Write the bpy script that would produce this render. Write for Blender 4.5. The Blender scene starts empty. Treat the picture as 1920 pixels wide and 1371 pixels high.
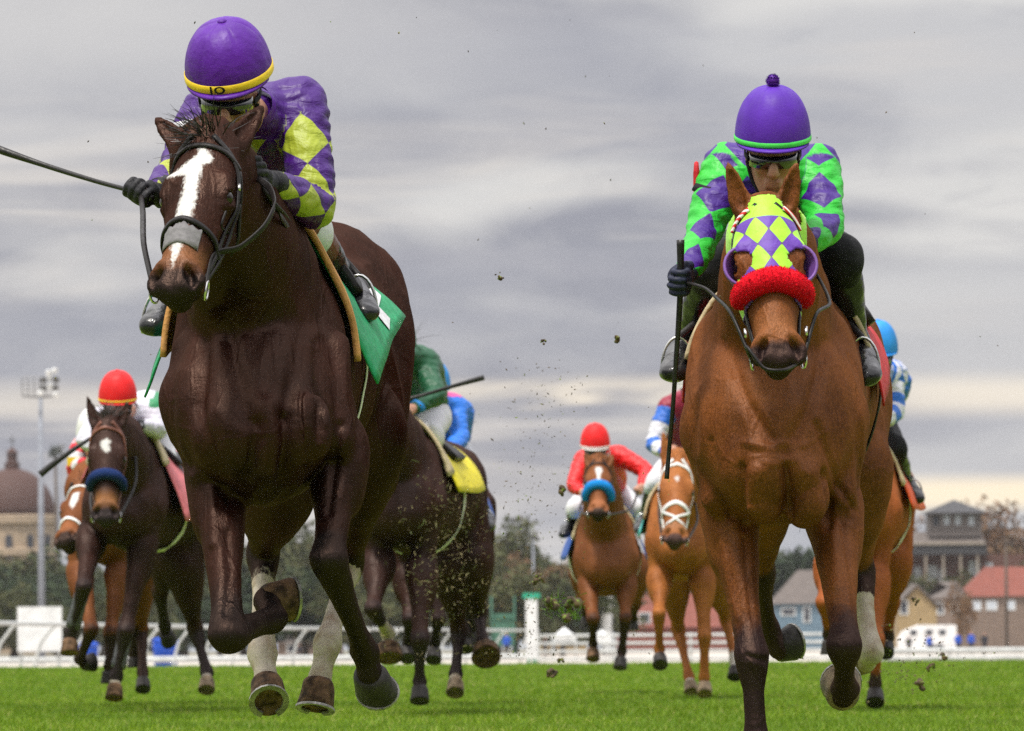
import bpy, bmesh, math, random
import numpy as np
from mathutils import Vector, Matrix, noise
from mathutils.bvhtree import BVHTree

random.seed(7)
RNG = np.random.default_rng(7)
SC = bpy.context.scene
COL = SC.collection
PI = math.pi

# ---------------------------------------------------------------- camera
FPX = 11700.0                       # focal length in photo pixels (1920 wide)
CAMH = 0.45
PITCH = math.radians(2.552)
ROLL = math.radians(0.42)
cam_d = bpy.data.cameras.new('camera')
cam = bpy.data.objects.new('camera', cam_d)
COL.objects.link(cam)
cam_d.sensor_width = 36.0
cam_d.lens = FPX / 1920 * 36.0
cam_d.clip_start = 0.5
cam_d.clip_end = 6000
CR = Matrix.Rotation(math.radians(90) + PITCH, 3, 'X') @ Matrix.Rotation(-ROLL, 3, 'Z')
cam.matrix_world = Matrix.Translation((0, 0, CAMH)) @ CR.to_4x4()
cam_d.dof.use_dof = True
cam_d.dof.focus_distance = 18.6
cam_d.dof.aperture_fstop = 13.0
SC.camera = cam

# ---------------------------------------------------------------- light and sky
SUN_EL, SUN_AZ = math.radians(66), math.radians(208)     # azimuth clockwise from +Y
sun_d = bpy.data.lights.new('sun', 'SUN')
sun = bpy.data.objects.new('sun', sun_d)
COL.objects.link(sun)
sun_d.energy = 3.1
sun_d.angle = math.radians(7)
sun_d.color = (1.0, 0.95, 0.88)
sdir = Vector((math.sin(SUN_AZ) * math.cos(SUN_EL), math.cos(SUN_AZ) * math.cos(SUN_EL), math.sin(SUN_EL)))
sun.rotation_euler = sdir.to_track_quat('Z', 'Y').to_euler()
sun.location = (0, 0, 30)

SC.view_settings.view_transform = 'Standard'
SC.view_settings.look = 'None'
SC.view_settings.exposure = 0.22
SC.view_settings.gamma = 1.0
SC.render.film_transparent = False
try:
    SC.cycles.use_denoising = False
    SC.cycles.sample_clamp_indirect = 2.5
    SC.cycles.max_bounces = 6
    SC.cycles.diffuse_bounces = 3
    SC.cycles.glossy_bounces = 2
    SC.cycles.transparent_max_bounces = 8
except Exception:
    pass


class NT:
    """small helper for node trees"""
    def __init__(self, tree):
        self.t = tree
        tree.nodes.clear()
    def n(self, kind, **kw):
        nd = self.t.nodes.new(kind)
        for k, v in kw.items():
            setattr(nd, k, v)
        return nd
    def put(self, sock, v):
        if hasattr(v, 'is_output') or hasattr(v, 'links'):
            self.t.links.new(v, sock)
        else:
            try:
                sock.default_value = v
            except Exception:
                sock.default_value = tuple(v) + (1.0,)
    def math(self, op, a, b=None, c=None, clamp=False):
        nd = self.n('ShaderNodeMath', operation=op, use_clamp=clamp)
        self.put(nd.inputs[0], a)
        if b is not None: self.put(nd.inputs[1], b)
        if c is not None: self.put(nd.inputs[2], c)
        return nd.outputs[0]
    def mix(self, f, a, b, mode='MIX'):
        nd = self.n('ShaderNodeMix', data_type='RGBA', blend_type=mode)
        self.put(nd.inputs[0], f)
        self.put(nd.inputs[6], a if hasattr(a, 'links') else tuple(a)[:3] + (1.0,))
        self.put(nd.inputs[7], b if hasattr(b, 'links') else tuple(b)[:3] + (1.0,))
        return nd.outputs[2]
    def noise(self, vec, scale, detail=3, rough=0.55, dist=0.0, out=0):
        nd = self.n('ShaderNodeTexNoise')
        if vec is not None: self.put(nd.inputs['Vector'], vec)
        nd.inputs['Scale'].default_value = scale
        nd.inputs['Detail'].default_value = detail
        nd.inputs['Roughness'].default_value = rough
        nd.inputs['Distortion'].default_value = dist
        return nd.outputs[out]
    def remap(self, v, a, b, c=0.0, d=1.0, smooth=True):
        nd = self.n('ShaderNodeMapRange', interpolation_type='SMOOTHSTEP' if smooth else 'LINEAR')
        self.put(nd.inputs[0], v)
        for i, x in zip((1, 2, 3, 4), (a, b, c, d)): self.put(nd.inputs[i], x)
        return nd.outputs[0]
    def mapping(self, vec, scale=(1, 1, 1), loc=(0, 0, 0), rot=(0, 0, 0)):
        nd = self.n('ShaderNodeMapping')
        self.put(nd.inputs[0], vec)
        nd.inputs['Location'].default_value = loc
        nd.inputs['Rotation'].default_value = rot
        nd.inputs['Scale'].default_value = scale
        return nd.outputs[0]
    def obj(self): return self.n('ShaderNodeTexCoord').outputs['Object']
    def attr(self, name, fac=True):
        nd = self.n('ShaderNodeAttribute', attribute_name=name)
        return nd.outputs['Fac'] if fac else nd.outputs['Vector']


world = bpy.data.worlds.new('World')
SC.world = world
world.use_nodes = True
w = NT(world.node_tree)
tc = w.n('ShaderNodeTexCoord').outputs['Generated']
sep = w.n('ShaderNodeSeparateXYZ'); w.put(sep.inputs[0], tc)
sx, sy, sz = sep.outputs
sky = w.n('ShaderNodeTexSky', sky_type='NISHITA', sun_disc=False)
sky.sun_elevation = SUN_EL
sky.sun_rotation = SUN_AZ
skyc = w.mix(1.0, sky.outputs[0], (0.07, 0.07, 0.07), 'MULTIPLY')
# flat layers of cloud: direction stretched sideways
comb = w.n('ShaderNodeCombineXYZ')
w.put(comb.inputs[0], w.math('MULTIPLY', sx, 13.0)); w.put(comb.inputs[1], w.math('MULTIPLY', sy, 2.0)); w.put(comb.inputs[2], w.math('MULTIPLY', sz, 52.0))
v = comb.outputs[0]
v = w.mapping(v, rot=(0, math.radians(2.0), 0), loc=(3.1, 0.0, 0.35))
n1 = w.noise(v, .80, 2, 0.45, 0.5)
v2 = w.mapping(v, scale=(1.3, 1, 2.6), loc=(5, 2, 1))
n2 = w.noise(v2, .62, 4, 0.55, 0.5)
n3 = w.noise(w.mapping(v, scale=(.55, 1, .9), loc=(9, 4, 3)), 1.0, 2, .5, 0.2)
base = w.mix(w.remap(n1, .40, .60), (0.275, 0.278, 0.325), (0.61, 0.598, 0.585))
n5 = w.noise(w.mapping(v, scale=(3.0, 1, 1.9), loc=(2, 5, 8)), 1.0, 5, .62, .5)
base = w.mix(w.remap(n5, .35, .68, 0, .26), base, (0.66, 0.64, 0.62))
base = w.mix(w.remap(n5, .50, .30, 0, .26), base, (0.30, 0.30, 0.34))
base = w.mix(w.remap(n2, .50, .74, 0, .65), base, (0.76, 0.70, 0.63))
base = w.mix(w.remap(n2, .47, .28, 0, .50), base, (0.36, 0.355, 0.395))
base = w.mix(w.remap(n3, .58, .40, 0, .45), base, (0.355, 0.36, 0.405))
# pale breaks of light low over the horizon
bandA = w.math('MULTIPLY', w.remap(sz, 0.0345, 0.0385), w.remap(sz, 0.0440, 0.0395))
bandB = w.math('MULTIPLY', w.math('MULTIPLY', w.remap(sz, 0.0195, 0.0225), w.remap(sz, 0.0275, 0.0240)), w.remap(sx, 0.02, 0.06))
n4 = w.noise(w.mapping(v, scale=(.8, 1, 1.2), loc=(1, 7, 2)), 1.0, 4, .6, .3)
base = w.mix(w.math('MULTIPLY', w.math('MULTIPLY', bandA, 1.0), w.math('MULTIPLY', w.math('MAXIMUM', w.remap(n4, .42, .58), w.remap(sx, 0.03, 0.075, 0, .6)), w.remap(sx, -.055, -.01, .30, 1))), base, (0.98, 0.86, 0.68))
base = w.mix(w.math('MULTIPLY', w.remap(sz, .075, .100), w.remap(sx, .04, -.07, 0, .6)), base, (.66, .64, .615))
base = w.mix(w.math('MULTIPLY', bandB, .9), base, (1.0, 0.84, 0.60))
hz = w.remap(sz, 0.03, -0.01)
base = w.mix(w.math('MULTIPLY', hz, 0.7), base, (0.56, 0.60, 0.66))
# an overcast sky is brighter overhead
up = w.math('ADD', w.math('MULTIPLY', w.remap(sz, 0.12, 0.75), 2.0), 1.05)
# low sky behind the camera dimmed, added to darken the fronts facing it
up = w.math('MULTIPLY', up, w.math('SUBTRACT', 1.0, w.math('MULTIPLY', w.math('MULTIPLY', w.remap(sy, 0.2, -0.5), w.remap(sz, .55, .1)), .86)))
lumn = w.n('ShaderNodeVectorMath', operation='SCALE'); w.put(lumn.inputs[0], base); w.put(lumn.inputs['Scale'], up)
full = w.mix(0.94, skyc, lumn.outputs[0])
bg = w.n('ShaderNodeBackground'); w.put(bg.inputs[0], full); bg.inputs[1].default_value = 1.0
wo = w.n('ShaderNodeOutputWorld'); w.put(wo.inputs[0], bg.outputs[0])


# ---------------------------------------------------------------- placing helpers
def P(px, py, D):
    """world point seen at photo pixel (px,py) when it stands D metres down the track"""
    d = CR @ Vector(((px - 960) / FPX, (685.5 - py) / FPX, -1.0))
    return Vector((0, 0, CAMH)) + d * (D / d.y)

def XG(px, D):
    """x on the ground line at distance D below photo column px"""
    return (px - 960) / FPX * D

def A(v): return np.array(v, dtype=np.float64)

def tag(o, label=None, cat=None, group=None, kind=None):
    if label: o['label'] = label
    if cat: o['category'] = cat
    if group: o['group'] = group
    if kind: o['kind'] = kind
    return o

def empty(name, loc, label=None, cat=None, group=None, rz=0.0):
    o = bpy.data.objects.new(name, None)
    COL.objects.link(o)
    o.location = loc
    o.rotation_euler = (0, 0, rz)
    o.empty_display_size = 0.2
    return tag(o, label, cat, group)

def mesh_obj(name, verts, faces, mat=None, parent=None, origin=None, smooth=True, attrs=None, corner=None, mats=None, midx=None):
    """verts in world space; stored relative to parent/origin"""
    V = np.asarray(verts, dtype=np.float64).reshape(-1, 3)
    if origin is None:
        origin = parent_world(parent) if parent is not None else Vector((0, 0, 0))
    V = V - A(origin)
    me = bpy.data.meshes.new(name)
    if isinstance(faces, np.ndarray):
        nf, k = faces.shape
        me.vertices.add(len(V)); me.vertices.foreach_set('co', V.astype(np.float32).ravel())
        me.loops.add(nf * k); me.loops.foreach_set('vertex_index', faces.astype(np.int32).ravel())
        me.polygons.add(nf)
        me.polygons.foreach_set('loop_start', (np.arange(nf) * k).astype(np.int32))
        me.polygons.foreach_set('loop_total', np.full(nf, k, np.int32))
        me.update(calc_edges=True)
    else:
        me.from_pydata([tuple(p) for p in V], [], [tuple(int(i) for i in f) for f in faces])
        me.update()
    if smooth:
        me.polygons.foreach_set('use_smooth', np.ones(len(me.polygons), bool))
    else:
        me.polygons.foreach_set('use_smooth', np.zeros(len(me.polygons), bool))
    if attrs:
        for nm, arr in attrs.items():
            at = me.attributes.new(nm, 'FLOAT', 'POINT'); at.data.foreach_set('value', np.asarray(arr, np.float32).ravel())
    if corner:
        for nm, arr in corner.items():
            at = me.attributes.new(nm, 'FLOAT', 'CORNER'); at.data.foreach_set('value', np.asarray(arr, np.float32).ravel())
    if mats:
        for m in mats: me.materials.append(m)
        if midx is not None: me.polygons.foreach_set('material_index', np.asarray(midx, np.int32))
    elif mat: me.materials.append(mat)
    me.validate()
    o = bpy.data.objects.new(name, me)
    COL.objects.link(o)
    if parent is not None:
        o.parent = parent
    else:
        o.location = origin
    return o

def parent_world(p):
    v = Vector((0, 0, 0))
    while p is not None:
        v = v + Vector(p.location)
        p = p.parent
    return v


class MB:
    """collects simple solids (world space) into one mesh"""
    def __init__(s): s.v = []; s.f = []; s.m = []; s.cur = 0
    def add(s, V, F):
        b = len(s.v)
        s.v += [tuple(p) for p in V]
        s.f += [tuple(i + b for i in f) for f in F]
        s.m += [s.cur] * len(F)
        return s
    def box(s, c, d, rz=0.0, M=None):
        x, y, z = d[0] / 2, d[1] / 2, d[2] / 2
        R = Matrix.Rotation(rz, 3, 'Z') if M is None else M
        V = [Vector(c) + R @ Vector((a * x, b * y, e * z)) for a in (-1, 1) for b in (-1, 1) for e in (-1, 1)]
        return s.add(V, [(0, 1, 3, 2), (4, 6, 7, 5), (0, 4, 5, 1), (2, 3, 7, 6), (0, 2, 6, 4), (1, 5, 7, 3)])
    def tube(s, pts, r, n=8, caps=True):
        pts = [Vector(p) for p in pts]
        rr = r if hasattr(r, '__len__') else [r] * len(pts)
        b = len(s.v)
        u = None; V = []
        for i, p in enumerate(pts):
            t = (pts[min(i + 1, len(pts) - 1)] - pts[max(i - 1, 0)]).normalized()
            if u is None:
                u = t.orthogonal().normalized()
            u = (u - t * u.dot(t)).normalized()
            w_ = t.cross(u)
            for k in range(n):
                a = 2 * PI * k / n
                V.append(p + (u * math.cos(a) + w_ * math.sin(a)) * rr[i])
        F = []
        for i in range(len(pts) - 1):
            for k in range(n):
                F.append((i * n + k, i * n + (k + 1) % n, (i + 1) * n + (k + 1) % n, (i + 1) * n + k))
        if caps:
            F.append(tuple(range(n - 1, -1, -1))); F.append(tuple((len(pts) - 1) * n + k for k in range(n)))
        return s.add(V, F)
    def lathe(s, c, prof, n=24, axis=None, sx=1.0):
        """prof = [(r,z)...] about axis through c"""
        R = Matrix.Identity(3) if axis is None else Vector(axis).to_track_quat('Z', 'Y').to_matrix()
        V = []
        for r, z in prof:
            for k in range(n):
                a = 2 * PI * k / n
                V.append(Vector(c) + R @ Vector((r * math.cos(a) * sx, r * math.sin(a), z)))
        F = []
        for i in range(len(prof) - 1):
            for k in range(n):
                F.append((i * n + k, i * n + (k + 1) % n, (i + 1) * n + (k + 1) % n, (i + 1) * n + k))
        if prof[0][0] > 1e-6: F.append(tuple(range(n - 1, -1, -1)))
        if prof[-1][0] > 1e-6: F.append(tuple((len(prof) - 1) * n + k for k in range(n)))
        return s.add(V, F)
    def prism(s, poly, y0, y1):
        """polygon in (x,z), extruded y0..y1"""
        n = len(poly)
        V = [(x, y0, z) for x, z in poly] + [(x, y1, z) for x, z in poly]
        F = [tuple(range(n)), tuple(range(2 * n - 1, n - 1, -1))] + [(i, i + n, (i + 1) % n + n, (i + 1) % n) for i in range(n)]
        return s.add(V, F)
    def build(s, name, mat=None, parent=None, smooth=False, origin=None, mats=None):
        return mesh_obj(name, s.v, s.f, mat, parent, origin, smooth, mats=mats, midx=s.m if mats else None)


# ---------------------------------------------------------------- implicit-surface bodies
def catmull(pts, vals, step):
    """pts (n,3), vals (n,m) -> resampled along a centripetal-ish spline"""
    pts = [A(p) for p in pts]; vals = [A(v) for v in vals]
    if len(pts) == 2:
        n = max(1, int(np.linalg.norm(pts[1] - pts[0]) / step))
        t = np.linspace(0, 1, n + 1)[:, None]
        return pts[0] + (pts[1] - pts[0]) * t, vals[0] + (vals[1] - vals[0]) * t
    Pp = [2 * pts[0] - pts[1]] + pts + [2 * pts[-1] - pts[-2]]
    Vv = [vals[0]] + vals + [vals[-1]]
    op, ov = [], []
    for i in range(1, len(Pp) - 2):
        p0, p1, p2, p3 = Pp[i - 1:i + 3]; a0, a1, a2, a3 = Vv[i - 1:i + 3]
        n = max(1, int(math.ceil(np.linalg.norm(p2 - p1) / step)))
        for j in range(n):
            t = j / n
            m1 = (p2 - p0) * .5 * .8; m2 = (p3 - p1) * .5 * .8
            h00 = 2 * t**3 - 3 * t**2 + 1; h10 = t**3 - 2 * t**2 + t; h01 = -2 * t**3 + 3 * t**2; h11 = t**3 - t**2
            op.append(h00 * p1 + h10 * m1 + h01 * p2 + h11 * m2)
            ov.append(a1 + (a2 - a1) * (3 * t * t - 2 * t**3) if n > 1 else a1)
    op.append(pts[-1]); ov.append(vals[-1])
    return np.array(op), np.array(ov)


class Body:
    def __init__(s, vox): s.vox = vox; s.pr = []
    def seg(s, a, b, ra, rb=None, S=(1, 0, 0), k=0.03, op='add', at=None, bt=None, tag=0, seam=None):
        """tapered elliptical capsule. ra/rb=(half width along S, half size across S)"""
        if not hasattr(ra, '__len__'): ra = (ra, ra)
        if rb is None: rb = ra
        if not hasattr(rb, '__len__'): rb = (rb, rb)
        a = A(a); b = A(b); S = A(S); S = S / np.linalg.norm(S)
        L = b - a; l = np.linalg.norm(L)
        if l > 1e-6:
            Ax = L / l
            S2 = S - Ax * S.dot(Ax)
            if np.linalg.norm(S2) < 1e-3: S2 = A(Vector(Ax).orthogonal())
            S = S2 / np.linalg.norm(S2)
        s.pr.append((a, b, S, A(ra), A(rb), k, op, at, bt, tag))
    def chain(s, pts, rad, S=(1, 0, 0), k=0.03, step=0.05, at=None, tag=0, op='add'):
        """pts with per-point (ru,rv); at = per point scalar attribute list"""
        n = len(pts)
        rad = [r if hasattr(r, '__len__') else (r, r) for r in rad]
        at = at or [0.0] * n
        q, vv = catmull(pts, [list(r) + [x] for r, x in zip(rad, at)], step)
        arc = 0.0
        for i in range(len(q) - 1):
            l = float(np.linalg.norm(q[i + 1] - q[i]))
            s.seg(q[i], q[i + 1], vv[i][:2], vv[i + 1][:2], S, k if i == 0 or True else 0, op,
                  (vv[i][2], arc), (vv[i + 1][2], arc + l), tag)
            arc += l
    def ball(s, c, r, S=(1, 0, 0), T=None, k=0.03, op='add', tag=0, at=None):
        """ellipsoid: r=(along S, along T, along SxT)"""
        if not hasattr(r, '__len__'): r = (r, r, r)
        S = A(S); S = S / np.linalg.norm(S)
        T = A(T) if T is not None else A((0, 0, 1) if abs(S[2]) < .9 else (0, 1, 0))
        T = T - S * S.dot(T); T = T / np.linalg.norm(T)
        s.pr.append((A(c), None, (S, T, np.cross(S, T)), A(r), None, k, op, at, at, tag))
    @staticmethod
    def ev(p, X):
        a, b, S, ra, rb = p[:5]
        if b is None:
            q = X - a
            e = [q @ v for v in S]
            k0 = np.sqrt(sum((c / r) ** 2 for c, r in zip(e, ra)))
            k1 = np.sqrt(sum((c / (r * r)) ** 2 for c, r in zip(e, ra))) + 1e-9
            return k0 * (k0 - 1) / k1, None, None
        L = b - a; l2 = L @ L
        q = X - a
        t = np.clip((q @ L) / l2, 0, 1) if l2 > 1e-12 else np.zeros(len(X))
        q = q - t[:, None] * L
        u = q @ S
        vv = q - u[:, None] * S
        vl = np.sqrt((vv * vv).sum(1))
        ru = ra[0] + (rb[0] - ra[0]) * t; rv = ra[1] + (rb[1] - ra[1]) * t
        k0 = np.sqrt((u / ru) ** 2 + (vl / rv) ** 2)
        k1 = np.sqrt((u / ru**2) ** 2 + (vl / rv**2) ** 2) + 1e-9
        d = np.where(k0 < 1e-4, -np.minimum(ru, rv), k0 * (k0 - 1) / k1)
        return d, t, (u, vv)
    def mesh(s, inflate=0.0, clip=None, smooth=0):
        h = s.vox
        lo = np.full(3, 1e9); hi = -lo
        for p in s.pr:
            if p[6] != 'add': continue
            R = max(p[3].max(), p[4].max() if p[4] is not None else 0) + inflate + 3 * h + .01
            for q in (p[0], p[1]):
                if q is None: continue
                lo = np.minimum(lo, q - R); hi = np.maximum(hi, q + R)
        dims = np.ceil((hi - lo) / h).astype(int) + 1
        F = np.full(dims, 1.0, np.float32)
        ax = [lo[i] + h * np.arange(dims[i]) for i in range(3)]
        for p in s.pr:
            a, b, k, op = p[0], p[1], p[5], p[6]
            b_ = a if b is None else b
            R = max(p[3].max(), p[4].max() if p[4] is not None else 0) + inflate + k + 2.5 * h
            i0 = np.maximum(np.floor((np.minimum(a, b_) - R - lo) / h).astype(int), 0)
            i1 = np.minimum(np.ceil((np.maximum(a, b_) + R - lo) / h).astype(int) + 1, dims)
            if (i1 <= i0).any(): continue
            sl = tuple(slice(i0[i], i1[i]) for i in range(3))
            g = np.stack(np.meshgrid(*[ax[i][sl[i]] for i in range(3)], indexing='ij'), -1)
            shp = g.shape[:3]
            d = s.ev(p, g.reshape(-1, 3))[0].reshape(shp) - (inflate if op == 'add' else 0)
            f = F[sl]
            if op == 'add':
                if k > 0:
                    hh = np.maximum(k - np.abs(f - d), 0) / k
                    F[sl] = np.minimum(f, d) - hh * hh * k * .25
                else: F[sl] = np.minimum(f, d)
            else:
                d = -d
                if k > 0:
                    hh = np.maximum(k - np.abs(f - d), 0) / k
                    F[sl] = np.maximum(f, d) + hh * hh * k * .25
                else: F[sl] = np.maximum(f, d)
        if clip is not None:          # list of (point, normal): keep the side where (x-p).n < 0
            g = np.stack(np.meshgrid(*ax, indexing='ij'), -1)
            for (cp, cn, cr_) in clip:
                cn = A(cn); cn = cn / np.linalg.norm(cn)
                q = g - A(cp)
                F = np.where((q * q).sum(-1) < cr_ * cr_, np.maximum(F, (q @ cn).astype(np.float32)), F)
        V, Q = surface_nets(F)
        V = V * h + lo
        if smooth:
            V = relax(V, Q, smooth)
        return V, Q
    def own(s, V):
        """nearest primitive at each vertex -> attribute, arc length, tag, angle"""
        n = len(V)
        best = np.full(n, 1e9); at = np.zeros(n); arc = np.zeros(n); tg = np.zeros(n, int); ang = np.zeros(n); rad = np.full(n, .05)
        for p in s.pr:
            if p[6] != 'add' : continue
            a, b = p[0], p[1]
            b_ = a if b is None else b
            R = max(p[3].max(), p[4].max() if p[4] is not None else 0) + .06
            m = ((V > np.minimum(a, b_) - R) & (V < np.maximum(a, b_) + R)).all(1)
            if not m.any(): continue
            idx = np.nonzero(m)[0]
            d, t, qq = s.ev(p, V[idx])
            w_ = d < best[idx]
            ii = idx[w_]
            best[ii] = d[w_]
            tg[ii] = p[9]
            if p[7] is not None and t is not None:
                tt = t[w_]
                at[ii] = p[7][0] + (p[8][0] - p[7][0]) * tt
                arc[ii] = p[7][1] + (p[8][1] - p[7][1]) * tt
                u, vv = qq
                L = (b - a) / (np.linalg.norm(b - a) + 1e-9)
                W = np.cross(p[2], L)
                ang[ii] = np.arctan2(u[w_], vv[w_] @ W)
                rad[ii] = p[3][0]
            elif p[7] is not None:
                at[ii] = p[7] if not hasattr(p[7], '__len__') else p[7][0]
        return at, arc, tg, ang, best


def surface_nets(F):
    S = F < 0
    nx, ny, nz = F.shape
    cnt = np.zeros((nx - 1, ny - 1, nz - 1), np.int8)
    for i in (0, 1):
        for j in (0, 1):
            for k in (0, 1):
                cnt += S[i:nx - 1 + i, j:ny - 1 + j, k:nz - 1 + k]
    act = (cnt > 0) & (cnt < 8)
    ci = np.argwhere(act)
    idx = np.full(act.shape, -1, np.int64)
    idx[act] = np.arange(len(ci))
    corners = [(i, j, k) for i in (0, 1) for j in (0, 1) for k in (0, 1)]
    val = {c: F[ci[:, 0] + c[0], ci[:, 1] + c[1], ci[:, 2] + c[2]].astype(np.float64) for c in corners}
    acc = np.zeros((len(ci), 3)); num = np.zeros(len(ci))
    for c in corners:
        for ax_ in range(3):
            if c[ax_] == 0:
                d = list(c); d[ax_] = 1; d = tuple(d)
                f0, f1 = val[c], val[d]
                m = (f0 < 0) != (f1 < 0)
                t = np.where(m, f0 / np.where(m, f0 - f1, 1), 0)
                q = np.tile(np.array(c, float), (len(ci), 1)); q[:, ax_] = t
                acc[m] += q[m]; num[m] += 1
    V = ci + acc / num[:, None]
    quads = []
    for ax_ in range(3):
        o1, o2 = (ax_ + 1) % 3, (ax_ + 2) % 3
        sl0 = [slice(None)] * 3; sl1 = [slice(None)] * 3
        sl0[ax_] = slice(0, -1); sl1[ax_] = slice(1, None)
        for o in (o1, o2):
            sl0[o] = slice(1, -1); sl1[o] = slice(1, -1)
        a = S[tuple(sl0)]; b = S[tuple(sl1)]
        ch = np.argwhere(a != b)
        if not len(ch): continue
        flip = a[ch[:, 0], ch[:, 1], ch[:, 2]]
        e = ch.copy(); e[:, o1] += 1; e[:, o2] += 1
        def cell(d1, d2):
            g = e.copy(); g[:, o1] -= d1; g[:, o2] -= d2
            return idx[g[:, 0], g[:, 1], g[:, 2]]
        q = np.stack([cell(1, 1), cell(0, 1), cell(0, 0), cell(1, 0)], 1)
        q[~flip] = q[~flip][:, ::-1]
        quads.append(q)
    return V, np.concatenate(quads)


def relax(V, Q, it=1, lam=0.5):
    e = np.concatenate([Q[:, [0, 1]], Q[:, [1, 2]], Q[:, [2, 3]], Q[:, [3, 0]]])
    for _ in range(it):
        acc = np.zeros_like(V); n = np.zeros(len(V))
        for i in range(3):
            acc[:, i] = np.bincount(e[:, 0], V[e[:, 1], i], len(V)) + np.bincount(e[:, 1], V[e[:, 0], i], len(V))
        n = np.bincount(e[:, 0], minlength=len(V)) + np.bincount(e[:, 1], minlength=len(V))
        V = V + lam * (acc / n[:, None] - V)
    return V

def vnormals(V, Q):
    a = V[Q[:, 2]] - V[Q[:, 0]]; b = V[Q[:, 3]] - V[Q[:, 1]]
    n = np.cross(a, b)
    N = np.zeros_like(V)
    for i in range(3):
        for c in range(4):
            N[:, i] += np.bincount(Q[:, c], n[:, i], len(V))
    return N / (np.linalg.norm(N, axis=1)[:, None] + 1e-12)

def vnoise(V, scale, seed=0.0):
    out = np.empty(len(V))
    nf = noise.noise
    W = V * scale + seed
    for i, p in enumerate(W.tolist()):
        out[i] = nf(p)
    return out

def bvh_of(V, Q): return BVHTree.FromPolygons([tuple(p) for p in V], [tuple(q) for q in Q.tolist()])

def ribbon(pts, width, thick, bvh=None, off=0.004, n_sub=6, hint=None, round_=False, closed=False):
    """strap following pts, laid on the surface of bvh; returns (V,F)"""
    q, _ = catmull(pts, [[0]] * len(pts), max(0.004, sum((Vector(a) - Vector(b)).length for a, b in zip(pts, pts[1:])) / (n_sub * (len(pts) - 1))))
    pos, nor = [], []
    for p in q:
        p = Vector(p)
        if bvh is not None:
            loc, nn, _, _ = bvh.find_nearest(p)
            pos.append(loc + nn * off); nor.append(nn)
        else:
            pos.append(p); nor.append(Vector(hint) if hint is not None else Vector((0, -1, 0)))
    # smooth the path a little
    for _ in range(2):
        pos = [pos[i] if i in (0, len(pos) - 1) else (pos[i - 1] + pos[i] * 2 + pos[i + 1]) / 4 for i in range(len(pos))]
        nor = [nor[i] if i in (0, len(pos) - 1) else (nor[i - 1] + nor[i] * 2 + nor[i + 1]).normalized() for i in range(len(pos))]
    V = []; F = []
    for i, p in enumerate(pos):
        t = (pos[min(i + 1, len(pos) - 1)] - pos[max(i - 1, 0)]).normalized()
        nn = (nor[i] - t * nor[i].dot(t)).normalized()
        s_ = t.cross(nn)
        wv = s_ * width / 2; tv = nn * thick
        V += [p - wv, p - wv * .7 + tv, p + wv * .7 + tv, p + wv, p - nn * .002 + wv * .6, p - nn * .002 - wv * .6]
        if i:
            b = (i - 1) * 6; c = i * 6
            for k in range(6):
                k2 = (k + 1) % 6
                F.append((b + k, b + k2, c + k2, c + k))
    F.append((0, 1, 2, 3, 4, 5)[::-1]); F.append(tuple((len(pos) - 1) * 6 + k for k in range(6)))
    return V, F

# ---------------------------------------------------------------- materials
def new_mat(name):
    m = bpy.data.materials.new(name)
    m.use_nodes = True
    nt = NT(m.node_tree)
    b = nt.n('ShaderNodeBsdfPrincipled')
    o = nt.n('ShaderNodeOutputMaterial')
    nt.put(o.inputs[0], b.outputs[0])
    return m, nt, b

def bump(nt, b, h, strength=0.3, dist=0.005):
    bm = nt.n('ShaderNodeBump')
    bm.inputs['Strength'].default_value = strength
    bm.inputs['Distance'].default_value = dist
    nt.put(bm.inputs['Height'], h)
    nt.put(b.inputs['Normal'], bm.outputs[0])
    return bm

def plain(name, col, rough=0.6, var=0.15, scale=8.0, spec=0.4, metal=0.0, bs=0.2, bscale=60.0, bdist=0.003, coat=0.0):
    m, nt, b = new_mat(name)
    v = nt.obj()
    n = nt.noise(v, scale, 4)
    c = nt.mix(nt.remap(n, .3, .7), tuple(x * (1 - var) for x in col), tuple(min(1, x * (1 + var)) for x in col))
    nt.put(b.inputs['Base Color'], c)
    nt.put(b.inputs['Roughness'], nt.remap(nt.noise(v, scale * 3, 3), .3, .7, max(.03, rough - .08), min(1, rough + .08)))
    b.inputs['Metallic'].default_value = metal
    b.inputs['Specular IOR Level'].default_value = spec
    if coat:
        b.inputs['Coat Weight'].default_value = coat
    if bs: bump(nt, b, nt.noise(v, bscale, 3), bs, bdist)
    return m

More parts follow.
